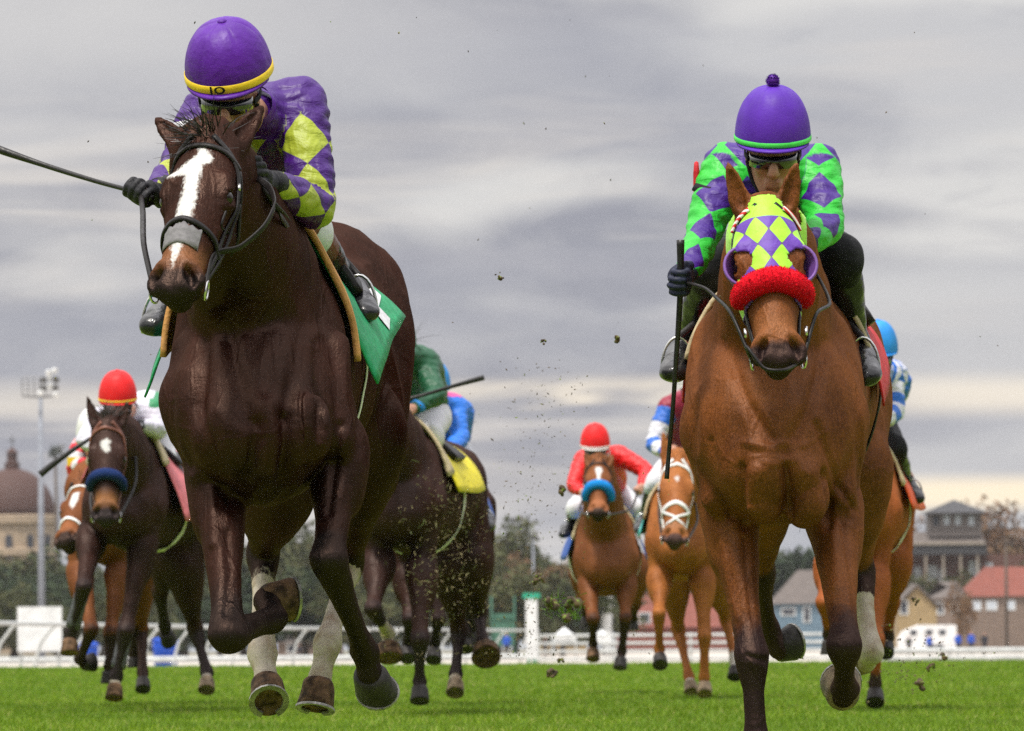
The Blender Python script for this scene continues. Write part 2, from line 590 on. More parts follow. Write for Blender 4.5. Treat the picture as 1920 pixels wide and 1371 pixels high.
def coat_mat(name, ca, cb, tan=(.16, .07, .03), points=(.012, .010, .010), rough=.42, mud=0.5, tint=(1.0, .66, .50), gloss=.030):
    """horse coat: attributes dark (0..1 black points), white (signed metres), tanw (0..1)"""
    m, nt, b = new_mat(name)
    v = nt.obj()
    n = nt.noise(v, 5, 3)
    fine = nt.noise(nt.mapping(v, scale=(1, 1, .35)), 130, 3, .6)
    c = nt.mix(nt.remap(n, .32, .68), ca, cb)
    c = nt.mix(nt.math('MULTIPLY', nt.remap(fine, .35, .7), .28), c, tuple(min(1, x * 1.7) for x in cb))
    c = nt.mix(nt.attr('tanw'), c, tan)
    dk = nt.math('ADD', nt.attr('dark'), nt.math('MULTIPLY', nt.math('SUBTRACT', nt.noise(v, 18, 4), .5), .5))
    c = nt.mix(nt.remap(dk, .3, .75), c, points)
    hair = nt.noise(nt.mapping(v, scale=(1, 1, .4)), 420, 2, .6)
    hv = nt.n('ShaderNodeVectorMath', operation='SCALE'); nt.put(hv.inputs[0], c); nt.put(hv.inputs['Scale'], nt.remap(hair, .30, .70, .58, 1.42)); c = hv.outputs[0]
    wn = nt.noise(nt.mapping(v, scale=(1, 1, .5)), 110, 4, .6)
    wv = nt.math('ADD', nt.attr('white'), nt.math('MULTIPLY', nt.math('SUBTRACT', wn, .5), .030))
    wm = nt.noise(v, 14, 4, .65)
    wc = nt.mix(nt.attr('mud'), (.60, .59, .57), (.47, .41, .33))
    wc = nt.mix(nt.math('MULTIPLY', nt.remap(wm, .40, .72), nt.math('MULTIPLY', nt.attr('mud'), .75)), wc, (.26, .17, .09))
    wc = nt.mix(nt.math('MULTIPLY', nt.remap(fine, .4, .7), .25), wc, (.35, .32, .3))
    c = nt.mix(nt.remap(wv, -.007, .006), c, wc)
    # hair: body colour under a warm-tinted gloss
    nt.t.nodes.remove(b)
    df = nt.n('ShaderNodeBsdfDiffuse'); nt.put(df.inputs['Color'], c)
    gl = nt.n('ShaderNodeBsdfAnisotropic') if False else nt.n('ShaderNodeBsdfGlossy')
    wt = nt.remap(wv, -.0025, .0025)
    nt.put(gl.inputs['Color'], nt.mix(wt, tint, (.8, .8, .8)))
    nt.put(gl.inputs['Roughness'], nt.remap(nt.noise(v, 9, 4), .3, .7, rough - .02, rough + .14))
    lw = nt.n('ShaderNodeLayerWeight'); lw.inputs[0].default_value = .35
    mx = nt.n('ShaderNodeMixShader')
    nt.put(mx.inputs[0], nt.math('ADD', gloss, nt.math('MULTIPLY', nt.math('POWER', lw.outputs['Facing'], 3.0), gloss * 2.2)))
    nt.put(mx.inputs[1], df.outputs[0]); nt.put(mx.inputs[2], gl.outputs[0])
    nt.put([q for q in nt.t.nodes if q.type == 'OUTPUT_MATERIAL'][0].inputs[0], mx.outputs[0])
    hgt = nt.math('ADD', nt.math('MULTIPLY', fine, .3), nt.math('MULTIPLY', nt.noise(v, 26, 4, .6, .6), .7))
    hgt = nt.math('ADD', hgt, nt.math('MULTIPLY', hair, .16))
    # veins and tendons: thin ridges
    vo = nt.n('ShaderNodeTexVoronoi', feature='DISTANCE_TO_EDGE')
    nt.put(vo.inputs['Vector'], nt.mapping(nt.n('ShaderNodeTexCoord').outputs['Object'], scale=(1, 1, .55)))
    vo.inputs['Scale'].default_value = 7.0
    hgt = nt.math('ADD', hgt, nt.math('MULTIPLY', nt.remap(vo.outputs[0], .05, 0), .25))
    st_ = nt.noise(nt.mapping(v, scale=(2.4, 1.2, .5)), 16, 4, .6, .5)
    hgt = nt.math('ADD', hgt, nt.math('MULTIPLY', st_, .9))
    bm = nt.n('ShaderNodeBump'); bm.inputs['Strength'].default_value = .55; bm.inputs['Distance'].default_value = .010
    nt.put(bm.inputs['Height'], hgt)
    for q in (df, gl): nt.put(q.inputs['Normal'], bm.outputs[0])
    return m

def silk_mat(name, c1, c2, period=.11, third=None, mode='diamond', c3=None, thr=.5):
    """racing silk; attributes pu, pv (metres along / round the limb), msk (0..1 where the second pattern lies)"""
    m, nt, b = new_mat(name)
    v = nt.obj()
    pu = nt.attr('pu'); pv = nt.attr('pv')
    wob = nt.math('MULTIPLY', nt.math('SUBTRACT', nt.noise(v, 14, 2), .5), .005)
    pu = nt.math('ADD', pu, wob); pv = nt.math('SUBTRACT', pv, wob)
    k = PI / period
    if mode == 'diamond':
        def tri(x): return nt.math('ABSOLUTE', nt.math('SUBTRACT', nt.math('FRACT', nt.math('ADD', x, 50.5)), .5))
        f = nt.math('ADD', tri(nt.math('DIVIDE', pu, period * 1.18)), tri(nt.math('DIVIDE', pv, period)))
        f = nt.remap(f, thr + .012, thr - .012)
        f = nt.math('MULTIPLY', f, nt.attr('msk'))
    elif mode == 'hoops':
        f = nt.remap(nt.math('SINE', nt.math('MULTIPLY', pu, k)), -.05, .05)
        f = nt.math('MULTIPLY', f, nt.attr('msk'))
    else:
        f = nt.remap(nt.attr('msk'), .45, .55)
    c = nt.mix(f, c1, c2)
    if c3 is not None:
        c = nt.mix(nt.remap(nt.attr('msk2'), .45, .55), c, c3)
    # creases catch slightly different colour of the weave
    c = nt.mix(nt.math('MULTIPLY', nt.remap(nt.noise(v, 220, 2), .3, .7), .18), c, (.9, .9, .9), 'MULTIPLY')
    nt.put(b.inputs['Base Color'], c)
    b.inputs['Roughness'].default_value = .47
    b.inputs['Specular IOR Level'].default_value = .42
    b.inputs['Sheen Weight'].default_value = .0
    w1 = nt.noise(nt.mapping(v, scale=(1, 1, 2.2)), 13, 3, .5, 1.6)
    w2 = nt.noise(nt.mapping(v, scale=(2.0, 1, .8)), 30, 3, .5, .8)
    w3 = nt.noise(nt.mapping(v, scale=(1, 1, .45), rot=(0, .5, 0)), 9, 2, .4, 2.2)
    bump(nt, b, nt.math('ADD', nt.math('MULTIPLY', w1, .45), nt.math('ADD', w3, nt.math('MULTIPLY', w2, .12))), .65, .020)
    return m

M = {}
m_, nt, b_ = new_mat('skin')
v_ = nt.obj()
c_ = nt.mix(nt.remap(nt.noise(v_, 24, 4), .3, .7), (.40, .19, .125), (.52, .28, .19))
c_ = nt.mix(nt.attr('lip'), c_, (.30, .085, .07))
nt.put(b_.inputs['Base Color'], c_); b_.inputs['Roughness'].default_value = .48
b_.inputs['Subsurface Weight'].default_value = .08
bump(nt, b_, nt.noise(v_, 180, 3), .2, .002)
M['skin'] = m_
M['skin_tan'] = plain('skin_tan', (.42, .22, .14), .5, .12, 20, .4)
M['leather_black'] = plain('leather_black', (.014, .012, .012), .45, .3, 12, .22, bs=.3, bscale=90)
M['leather_brown'] = plain('leather_brown', (.17, .055, .03), .42, .3, 12, .45)
M['boot'] = plain('boot', (.012, .012, .014), .26, .4, 10, .4, bs=.8, bscale=26, bdist=.008, coat=.12)
M['glove'] = plain('glove', (.016, .016, .02), .6, .3, 30, .3, bs=.5, bscale=80)
M['glove_blue'] = plain('glove_blue', (.014, .018, .045), .6, .3, 30, .3, bs=.5, bscale=80)
M['metal'] = plain('metal', (.62, .62, .60), .25, .1, 30, .5, 1.0)
M['shoe'] = plain('shoe', (.34, .33, .31), .45, .3, 40, .5, .7)
M['dark_metal'] = plain('dark_metal', (.12, .12, .12), .4, .2, 30, .5, .8)
M['hoof'] = plain('hoof', (.026, .022, .020), .55, .5, 22, .3, bs=.6, bscale=60, bdist=.004)
M['hoof_pale'] = plain('hoof_pale', (.22, .16, .10), .6, .5, 22, .3, bs=.6, bscale=60, bdist=.004)
M['hoof_mud'] = plain('hoof_mud', (.10, .058, .032), .8, .75, 26, .2, bs=.8, bscale=50, bdist=.006)
M['white_paint'] = plain('white_paint', (.78, .79, .78), .45, .06, 3, .4, bs=.05)
M['white_cloth'] = plain('white_cloth', (.66, .66, .70), .7, .08, 12, .15, bs=.6, bscale=22, bdist=.012)
M['white_tape'] = plain('white_tape', (.75, .75, .74), .6, .08, 30, .3)
M['black_cloth'] = plain('black_cloth', (.014, .014, .016), .65, .3, 14, .12, bs=.6, bscale=22, bdist=.012)
M['eye'] = plain('eye', (.012, .007, .005), .16, .2, 30, .5, bs=0)
M['lens'] = plain('lens', (.012, .014, .02), .08, .2, 10, .7, bs=0, coat=.8)
M['hair_black'] = plain('hair_black', (.018, .015, .014), .4, .4, 40, .4)
M['hair_chest'] = plain('hair_chest', (.20, .08, .03), .45, .4, 40, .4)
M['hair_brown'] = plain('hair_brown', (.10, .045, .02), .45, .4, 40, .4)
M['bandage_grey'] = plain('bandage_grey', (.10, .10, .115), .75, .25, 40, .2, bs=.7, bscale=90)
M['bandage_blue'] = plain('bandage_blue', (.035, .04, .065), .75, .25, 40, .2, bs=.7, bscale=90)
M['tape_grey'] = plain('tape_grey', (.17, .165, .17), .75, .15, 60, .2, bs=.6, bscale=90)
def cloth(name, col, rough=.62): return plain(name, col, rough, .12, 14, .35, bs=.7, bscale=18, bdist=.014)
M['cl_green'] = cloth('saddle_cloth_green', (.012, .30, .12))
M['cl_red'] = cloth('saddle_cloth_red', (.55, .012, .02))
M['cl_pink'] = cloth('saddle_cloth_pink', (.62, .17, .19))
M['cl_yellow'] = cloth('saddle_cloth_yellow', (.72, .62, .02))
M['cl_orange'] = cloth('saddle_cloth_orange', (.75, .10, .02))
M['cl_teal'] = cloth('saddle_cloth_teal', (.10, .50, .50))
M['cl_blue'] = cloth('saddle_cloth_blue', (.03, .10, .42))
M['pad_tan'] = cloth('pad_tan', (.60, .30, .10))
M['pad_cream'] = cloth('pad_cream', (.55, .45, .28))
M['band_yellow'] = plain('band_yellow', (.80, .55, .02), .5, .08, 20, .4)
M['band_green'] = plain('band_green', (.06, .62, .08), .5, .08, 20, .4)
M['cap_purple'] = plain('cap_purple', (.080, .006, .26), .52, .16, 9, .35, bs=.6, bscale=24, bdist=.008)
M['cap_violet'] = plain('cap_violet', (.085, .016, .36), .6, .14, 9, .35, bs=.35, bscale=120, bdist=.002)
M['cap_red'] = plain('cap_red', (.72, .010, .012), .6, .12, 9, .35, bs=.3, bscale=60)
M['cap_blue'] = plain('cap_blue', (.02, .25, .70), .6, .12, 9, .35, bs=.3, bscale=60)
M['cap_green'] = plain('cap_green', (.02, .14, .07), .6, .12, 9, .35, bs=.3, bscale=60)
M['cap_white'] = plain('cap_white', (.7, .7, .7), .6, .08, 9, .35, bs=.3, bscale=60)
M['fleece_red'] = plain('fleece_red', (.66, .004, .016), .85, .25, 120, .15, bs=.8, bscale=160, bdist=.006)
M['fleece_blue'] = plain('fleece_blue', (.01, .22, .62), .85, .25, 120, .15, bs=.8, bscale=160, bdist=.006)
M['fleece_navy'] = plain('fleece_navy', (.012, .03, .12), .85, .25, 120, .15, bs=.8, bscale=160, bdist=.006)
M['whip'] = plain('whip', (.014, .013, .013), .45, .3, 30, .4, bs=.4, bscale=120)
M['purple_rim'] = plain('purple_rim', (.16, .07, .30), .5, .15, 20, .4)

M['coat_dark'] = coat_mat('coat_dark', (.0065, .0024, .0020), (.021, .0063, .0043), tan=(.17, .07, .03), points=(.006, .0055, .006), rough=.34, tint=(1.0, .66, .52), gloss=.028)
M['coat_bay'] = coat_mat('coat_bay', (.080, .0245, .0075), (.165, .053, .014), tan=(.26, .10, .035), points=(.013, .008, .010), rough=.40)
M['coat_brown'] = coat_mat('coat_brown', (.013, .0058, .0048), (.029, .0115, .0085), gloss=.024, tint=(1.0, .80, .72), tan=(.24, .10, .035), points=(.018, .014, .016), rough=.42)
M['coat_bay2'] = coat_mat('coat_bay2', (.11, .035, .012), (.16, .055, .018), tan=(.28, .10, .04), points=(.016, .012, .012), rough=.42)
M['coat_chest'] = coat_mat('coat_chest', (.20, .062, .015), (.31, .108, .028), tan=(.30, .15, .08), points=(.05, .03, .03), rough=.44)
M['coat_chest2'] = coat_mat('coat_chest2', (.20, .052, .014), (.28, .078, .020), tan=(.30, .15, .08), points=(.03, .02, .02), rough=.42)

# ---------------------------------------------------------------- horses
def jitter(v, s): return Vector(v) + Vector(RNG.normal(0, s, 3))

def strands(name, roots, dirs, lens, width, mat, parent, sag=.15, wave=.2, seg=5, wind=(0, .3, .1)):
    V = []; F = []
    for r, d, l in zip(roots, dirs, lens):
        p = Vector(r); d = Vector(d).normalized()
        side = d.cross(Vector((RNG.normal(0, .5), -1, RNG.normal(0, .5)))).normalized()
        ph = RNG.uniform(0, 6); b = len(V)
        for i in range(seg + 1):
            t = i / seg
            wv = width * (1 - t * .85) * .5
            V += [p - side * wv, p + side * wv]
            d = (d + Vector(wind) * (.35 / seg * 2) + Vector((0, 0, -sag / seg * 2)) + side * math.sin(ph + t * 5) * wave / seg * 1.5).normalized()
            p = p + d * (l / seg)
        for i in range(seg):
            F.append((b + 2 * i, b + 2 * i + 1, b + 2 * i + 3, b + 2 * i + 2))
    return mesh_obj(name, [tuple(v) for v in V], F, mat, parent)

FORE = [(.0, .096, .125), (.33, .064, .086), (.66, .046, .058), (.84, .041, .046), (1.0, .051, .050),
        (1.18, .042, .043), (1.42, .029, .035), (1.75, .028, .036), (2.0, .039, .043), (2.5, .029, .034), (3.0, .039, .043)]
HIND = [(.0, .135, .180), (.3, .105, .150), (.6, .068, .098), (.85, .046, .062), (1.0, .053, .072),
        (1.2, .040, .052), (1.45, .030, .039), (1.75, .030, .038), (2.0, .043, .047), (2.5, .031, .036), (3.0, .041, .045)]

def bone_pts(j, tab, sc=1.0):
    """j: 4 joints (elbow, knee, fetlock, coronet)"""
    pts, rad, par = [], [], []
    for u, a, b in tab:
        i = min(int(u), 2); t = u - i
        pts.append(j[i].lerp(j[i + 1], t)); rad.append((a * sc, b * sc)); par.append(u / 3.0)
    return pts, rad, par

def make_hoof(j3, j4, side, parent, mat, shoe=True, w=.058, hl=.085, pastern=None):
    """truncated hoof from coronet j3 towards sole centre j4"""
    ax = (j4 - j3).normalized()
    S = Vector(side); S = (S - ax * S.dot(ax)).normalized()
    T = ax.cross(S)
    n = 20
    prof = [(-.016, .72), (-.006, .86), (0.06, .92), (.3, .96), (.65, 1.02), (.93, 1.08), (1.0, 1.04)]
    V = []; F = []
    hl = min(hl, .078)
    def ring(z, r):
        for k in range(n):
            a = 2 * PI * k / n
            x = math.cos(a); y = math.sin(a)
            toe = 1.0 + .12 * max(0, y) * z / hl
            wob = 1 + .03 * math.sin(3 * a + z * 60)
            V.append(j3 + ax * z + S * (x * r * w * wob) + T * (y * r * w * 1.12 * toe))
    for z, r in prof: ring(z * hl if z > 0 else z, r)
    ring(hl * 1.0, .90); ring(hl * .95, .80); ring(hl * .93, .3)
    m = len(prof) + 3
    for i in range(m - 1):
        for k in range(n):
            F.append((i * n + k, i * n + (k + 1) % n, (i + 1) * n + (k + 1) % n, (i + 1) * n + k))
    F.append(tuple(range(n))[::-1]); F.append(tuple((m - 1) * n + k for k in range(n)))
    # frog
    h = mesh_obj('hoof', V, F, mat, parent)
    if shoe:
        mb = MB()
        pts = []
        for k in range(17):
            a = -PI * .36 + (PI + PI * .72) * k / 16
            pts.append(j3 + ax * (hl + .003) + S * (math.cos(a) * w * .98) + T * (math.sin(a) * w * 1.12 + .004))
        V = []; F = []
        for i, p in enumerate(pts):
            out = (p - (j3 + ax * hl)).normalized()
            for du, dv in ((-.010, -.003), (.009, -.003), (.010, .005), (-.009, .005)):
                V.append(p + out * du + ax * dv)
            if i:
                b = (i - 1) * 4; c = i * 4
                for k in range(4): F.append((b + k, b + (k + 1) % 4, c + (k + 1) % 4, c + k))
        F.append((0, 1, 2, 3)); F.append(tuple(len(pts) * 4 - 4 + k for k in range(4))[::-1])
        mb.add(V, F)
        mb.build('horseshoe', M['shoe'], h)
    return h


class Horse:
    pass

def head_frame(poll, muz, yaw=0.0, roll=0.0, size=.60):
    T = (muz - poll).normalized()
    N = Vector((yaw, -1, .1)); N = (N - T * N.dot(T)).normalized()
    X = T.cross(N).normalized()          # to the viewer's right
    if X.x < 0: X = -X
    if roll:
        Rm = Matrix.Rotation(roll, 3, T); N = Rm @ N; X = Rm @ X
    return poll, X, T, N, (muz - poll).length / size

def build_horse(sp):
    """sp: dictionary, see the calls"""
    H = Horse()
    D0 = sp['D']
    P3 = lambda q: P(*q)
    vox = sp['vox']
    torso = sp['torso']                       # list of (world centre, hw, hh)
    root = empty('racehorse', (torso[2][0].x, torso[2][0].y, 0), sp['label'], 'racehorse', sp.get('group'))
    H.root = root
    B = Body(vox)
    # --- trunk
    tp = [t[0] for t in torso]; tr = [(t[1], t[2]) for t in torso]
    B.chain(tp, tr, k=.02, step=.07)
    ch, hw, hh = torso[1]
    X = Vector((1, 0, 0)); Z = Vector((0, 0, 1)); Y = Vector((0, 1, 0))
    g = sp.get('girth_scale', 1.0)
    # neck
    neck = sp['neck']                          # list of (world, hw, hh)
    B.chain([n[0] for n in neck], [(n[1], n[2]) for n in neck], k=.07, step=.05)
    # breast muscles and shoulders
    for s in (-1, 1):
        e = sp['fore'][0 if s < 0 else 1][0]
        c = ch + X * s * hw * .43 - Z * hh * .42 - Y * .03
        B.ball(c - Y * .045, (hw * .37, hw * .30, hh * .34), S=X, T=Y, k=.014)
        c2 = ch + X * s * hw * .80 + Z * hh * .02 - Y * .005
        B.seg(c2 + Z * .24 + Y * .22 - X * s * .04, c2 - Z * .02, (.075, .11), (.062, .085), k=.06)     # point of the shoulder
        B.seg(c2 - Z * .02, Vector(e), (.07, .09), (.075, .10), k=.05)
        B.seg(ch + X * s * hw * .2 + Z * hh * .5 - Y * .03, ch + X * s * hw * .40 - Z * hh * .25 - Y * .06, .05, .06, k=.06)  # brachial muscle
        st, gs = sp['hind'][0 if s < 0 else 1][0], None
        cr = torso[-2][0]
        B.seg(cr + X * s * torso[-2][1] * .55 + Z * .03, Vector(st), (.13, .20), (.125, .175), k=.07)
    # legs
    legs = []
    for kind, tab, key in (('fore', FORE, 'fore'), ('hind', HIND, 'hind')):
        for i in (0, 1):
            j = [Vector(q) for q in sp[key][i]]
            sc = sp.get('legscale', 1.0)
            pts, rad, par = bone_pts(j[:4], tab, sc)
            if sp.get('legfix', {}).get((key, i)):
                for idx, dv, mul in sp['legfix'][(key, i)]:
                    pts[idx] = pts[idx] + Vector(dv); rad[idx] = (rad[idx][0] * mul, rad[idx][1] * mul)
            B.chain(pts, rad, k=.012, step=.035, at=par, tag=10 + len(legs))
            # knee cap / point of hock, fetlock tuft
            if kind == 'fore':
                kd = (j[0] - j[1]).normalized()
                B.ball(j[1] - Y * .016 * sc, (.038 * sc, .036 * sc, .046 * sc), k=.02, tag=10 + len(legs), at=.34)
                B.ball(j[0].lerp(j[1], .22) + X * (-.035 if i == 0 else .035), (.05, .085, .12), S=X, T=Y, k=.04, tag=10 + len(legs), at=.05)
            else:
                up = (j[0] - j[1]).normalized()
                B.seg(j[1] + Y * .02, j[1] + Y * .075 + up * .045, (.030 * sc, .035 * sc), (.022 * sc, .024 * sc), k=.03, tag=10 + len(legs))
            cn = (j[1] - j[2]).normalized()
            B.ball(j[2] + Y * .03 - cn * .006, .024 * sc, k=.02, tag=10 + len(legs), at=.68)
            for sd_ in (-1, 1):        # bony sides of the joints
                B.ball(j[2] + X * sd_ * .030 * sc - Y * .002, (.014 * sc, .018 * sc, .022 * sc), k=.012, tag=10 + len(legs), at=.67)
                B.ball(j[1] + X * sd_ * .036 * sc + cn * .012, (.014 * sc, .018 * sc, .026 * sc), k=.012, tag=10 + len(legs), at=.34)
            B.seg(j[0].lerp(j[1], .45) + X * sd_ * .0 - Y * .04, j[0].lerp(j[1], .85) - Y * .025, .016 * sc, .012 * sc, k=.02, tag=10 + len(legs), at=None)
            # flexor tendon behind the cannon
            B.seg(j[1].lerp(j[2], .2) + Y * .026, j[1].lerp(j[2], .85) + Y * .03, .013 * sc, .014 * sc, k=.012, tag=10 + len(legs), at=None)
            legs.append(j)
    # --- head
    O, HX, HT, HN, hs = sp['headf']
    wd = sp.get('wide', 1.06)
    def hp(x, t, n): return O + (HX * (x * wd) + HT * t + HN * n) * hs
    H.hp = hp; H.HX, H.HT, H.HN, H.hs = HX, HT, HN, hs
    hc = [(-.01, -.10, .062, .080), (.09, -.098, .086, .092), (.19, -.098, .090, .097), (.30, -.084, .068, .084),
          (.42, -.068, .0525, .067), (.50, -.064, .050, .060), (.56, -.070, .047, .050)]
    B.chain([hp(0, t, n) for t, n, a, b in hc], [(a * hs * wd, b * hs) for t, n, a, b in hc], S=HX, k=.02, step=.03, tag=1)
    B.chain([hp(0, .14, -.030), hp(0, .30, -.026), hp(0, .47, -.030)], [(.040 * hs, .026 * hs), (.030 * hs, .024 * hs), (.028 * hs, .022 * hs)], S=HX, k=.025, step=.06, tag=1)
    B.ball(hp(0, .08, -.17), (.07 * hs, .10 * hs, .07 * hs), S=HX, T=HT, k=.05, tag=1)
    for s in (-1, 1):
        B.ball(hp(s * .050, .20, -.185), (.034 * hs, .105 * hs, .082 * hs), S=HX, T=HT, k=.03, tag=1)
        B.chain([hp(s * .048, .27, -.17), hp(s * .036, .40, -.125), hp(s * .022, .52, -.118)], [.033 * hs, .027 * hs, .026 * hs], k=.03, step=.05, tag=1)
        B.seg(hp(s * .078, .22, -.085), hp(s * .056, .38, -.078), .016 * hs, .010 * hs, k=.02, tag=1)        # facial crest
        B.seg(hp(s * .076, .150, -.036), hp(s * .090, .205, -.046), .022 * hs, .018 * hs, k=.025, tag=1)      # brow
        B.seg(hp(s * .086, .235, -.062), hp(s * .090, .215, -.080), .014 * hs, .014 * hs, k=.02, tag=1)
        B.ball(hp(s * .096, .207, -.058), (.017 * hs, .021 * hs, .020 * hs), S=HX, T=HT, k=.008, op='sub')
        # nostril wings and openings
        B.chain([hp(s * .026, .49, -.018), hp(s * .045, .515, -.030), hp(s * .053, .545, -.042), hp(s * .040, .575, -.040)],
                [.016 * hs, .021 * hs, .021 * hs, .017 * hs], k=.018, step=.02, tag=1)
        B.seg(hp(s * .020, .53, -.016), hp(s * .024, .57, -.022), .015 * hs, .017 * hs, k=.02, tag=1)
        B.chain([hp(s * .034, .508, -.008), hp(s * .050, .535, -.016), hp(s * .050, .566, -.034)], [.012 * hs, .022 * hs, .015 * hs], k=.005, step=.01, op='sub')
        B.chain([hp(s * .020, .508, -.010), hp(s * .034, .498, -.012), hp(s * .058, .520, -.034)], [.012 * hs, .014 * hs, .014 * hs], k=.008, step=.02, tag=1)
        B.chain([hp(s * .060, .520, -.036), hp(s * .068, .545, -.046), hp(s * .060, .575, -.052)], [.011 * hs, .012 * hs, .012 * hs], k=.012, step=.02, tag=1)
        # ears
        ev = sp.get('ears', {}).get(s)
        e0 = hp(s * .056, -.005, -.080)
        et = hp(s * .070, -.185, -.075) if ev is None else Vector(ev)
        ed = et - e0; es = sp.get('earS', {}).get(s, HX)
        B.chain([e0, e0 + ed * .3, e0 + ed * .65, et], [(.030 * hs, .020 * hs), (.034 * hs, .017 * hs), (.024 * hs, .013 * hs), (.006 * hs, .006 * hs)], S=es, k=.02, step=.03, tag=2)
        fr = Vector((0, -1, .1)); fr = (fr - ed.normalized() * fr.dot(ed.normalized())).normalized()
        B.chain([e0 + ed * .22 + fr * .017 * hs, e0 + ed * .5 + fr * .014 * hs, e0 + ed * .82 + fr * .008 * hs],
                [(.017 * hs, .014 * hs), (.019 * hs, .012 * hs), (.007 * hs, .006 * hs)], S=es, k=.006, step=.03, op='sub')
    B.ball(hp(0, .585, -.052), (.040 * hs, .026 * hs, .034 * hs), S=HX, T=HT, k=.03, tag=1)
    B.ball(hp(0, .575, -.108), (.032 * hs, .028 * hs, .026 * hs), S=HX, T=HT, k=.02, tag=1)
    B.seg(hp(-.05, .592, -.084), hp(.05, .592, -.084), .0065 * hs, .0065 * hs, k=.01, op='sub')
    for s in (-1, 1):
        B.seg(hp(s * .052, .592, -.084), hp(s * .052, .53, -.088), .006 * hs, .005 * hs, k=.01, op='sub')
    for ex in sp.get('extra', []): ex(B)
    V, Q = B.mesh(smooth=1)
    at, arc, tg, ang, _ = B.own(V)
    # gentle flesh irregularity
    N = vnormals(V, Q)
    trunk = (tg == 0)
    d = vnoise(V, 5.0) * .006 + vnoise(V, 13.0, 3.0) * .0022
    mus = 1 - np.abs(vnoise(V * np.array([13., 6., 3.6]), 1.0, 7.0)) * 2
    d = d + (mus - .5) * .009 * trunk
    for (ppx, PD, wid, dep) in sp.get('relief', []):
        pw = np.array([A(P(x, y, PD)) for x, y in ppx])[:, [0, 2]]
        q = V[:, [0, 2]]; dm = np.full(len(V), 1e9)
        for i in range(len(pw) - 1):
            e = pw[i + 1] - pw[i]; t = np.clip(((q - pw[i]) @ e) / (e @ e), 0, 1)
            dm = np.minimum(dm, np.hypot(*(q - pw[i] - t[:, None] * e).T))
        d = d + dep * np.exp(-(dm / wid) ** 2) * np.clip(-N[:, 1] * 2 - .2, 0, 1) * (tg != 1) * (V[:, 1] < PD + .45)
    V = V + N * (d * np.where(tg == 1, .25, 1.0))[:, None]
    H.B, H.V, H.Q = B, V, Q
    H.bvh = bvh_of(V, Q)
    # --- markings
    dark = np.zeros(len(V)); white = np.full(len(V), -1.0); tanw = np.zeros(len(V)); mud = np.full(len(V), .3)
    for li in range(4):
        m = tg == 10 + li
        d0 = sp.get('dark_from', .26)
        dark[m] = np.clip((at[m] - d0) * 6 + .1, 0, 1)
        sk = sp.get('socks', {}).get(li)
        if sk is not None:
            white[m] = np.maximum(white[m], (at[m] - sk[0]) * .45)
            if len(sk) > 1: white[m] = np.minimum(white[m], (sk[1] - at[m]) * .45)
            mud[m] = sp.get('mud', .9)
    R = V - A(O)
    hx = R @ A(HX) / hs; ht = R @ A(HT) / hs; hn = R @ A(HN) / hs
    ishead = (hn > -.30) & (ht > -.22) & (np.abs(hx) < .14) & ((tg == 1) | (tg == 2))
    muzz = sp.get('muzzle_dark', .5)
    dark = np.where(ishead, np.clip((ht - muzz) * 18, 0, 1), dark)
    dark = np.where((tg == 2), .35, dark)
    tanw = np.where(ishead, np.exp(-((ht - (muzz - .03)) / .045) ** 2) * sp.get('tan', .8) * (np.abs(hx) > .0), tanw)
    # belly and flank of bays are paler inside
    for nm, poly in sp.get('face', []):
        sd = poly_sd(np.stack([hx, ht], 1), poly)
        ok = ishead & (hn > -.085)
        white = np.where(ok, np.maximum(white, sd * .8), white)
        mud = np.where(ok, 0.0, mud)
    for f in sp.get('paint', []):
        f(V, hx, ht, hn, dark, white, tanw, mud, tg, at)
    body = mesh_obj('body', V, Q, sp['coat'], root, attrs=dict(dark=dark, white=white, tanw=tanw, mud=mud))
    H.body = body
    # --- eyes
    for s in (-1, 1):
        mb = MB()
        mb.lathe(hp(s * .082, .207, -.056), [(.0001, -.0235 * hs)] + [(.0238 * hs * math.sin(a), -.0238 * hs * math.cos(a)) for a in np.linspace(.3, PI - .3, 9)] + [(.0001, .0235 * hs)], 14)
        mb.build('eye', M['eye'], root, True)
    # --- hooves
    hm = sp.get('hoofmats', [M['hoof']] * 4)
    for li, j in enumerate(legs):
        hl = (j[4] - j[3]).length
        hw_ = sp.get('hoofw', {}).get(li, .053)
        make_hoof(j[3], j[4], sp.get('hoofS', {}).get(li, (1, 0, 0)), root, hm[li], shoe=sp.get('shoes', True), w=hw_, hl=max(.06, hl))
    # --- tail, mane, forelock
    nh = sp.get('hair', 1.0)
    tail0 = torso[-1][0] + Y * .02 + Z * torso[-1][2] * .7
    n = int(120 * nh)
    strands('tail', [jitter(tail0, .015) for _ in range(n)], [Vector((sp.get('tailx', 0) + RNG.normal(0, .12), 1, RNG.normal(.0, .12))) for _ in range(n)],
            RNG.uniform(.6, .95, n), .011, sp['hairmat'], root, sag=1.1, wind=(sp.get('tailx', 0) * .5, .5, 0), seg=8)
    crest = [nk[0] + (Z * .9 + Y * .35).normalized() * nk[2] * .93 for nk in neck]
    cq, _ = catmull(crest, [[0]] * len(crest), .01)
    n = int(260 * nh)
    idx = RNG.integers(0, len(cq), n)
    mdir = sp.get('manedir', (.5, .7, .35))
    strands('mane', [jitter(cq[i], .008) for i in idx], [Vector(mdir) + Vector(RNG.normal(0, .28, 3)) for _ in range(n)],
            RNG.uniform(.09, .20, n), .007, sp['hairmat'], root, sag=.5, wave=.5)
    n = int(sp.get('forelock', 90) * nh)
    fd = sp.get('forelockdir', (0, .1, 1))
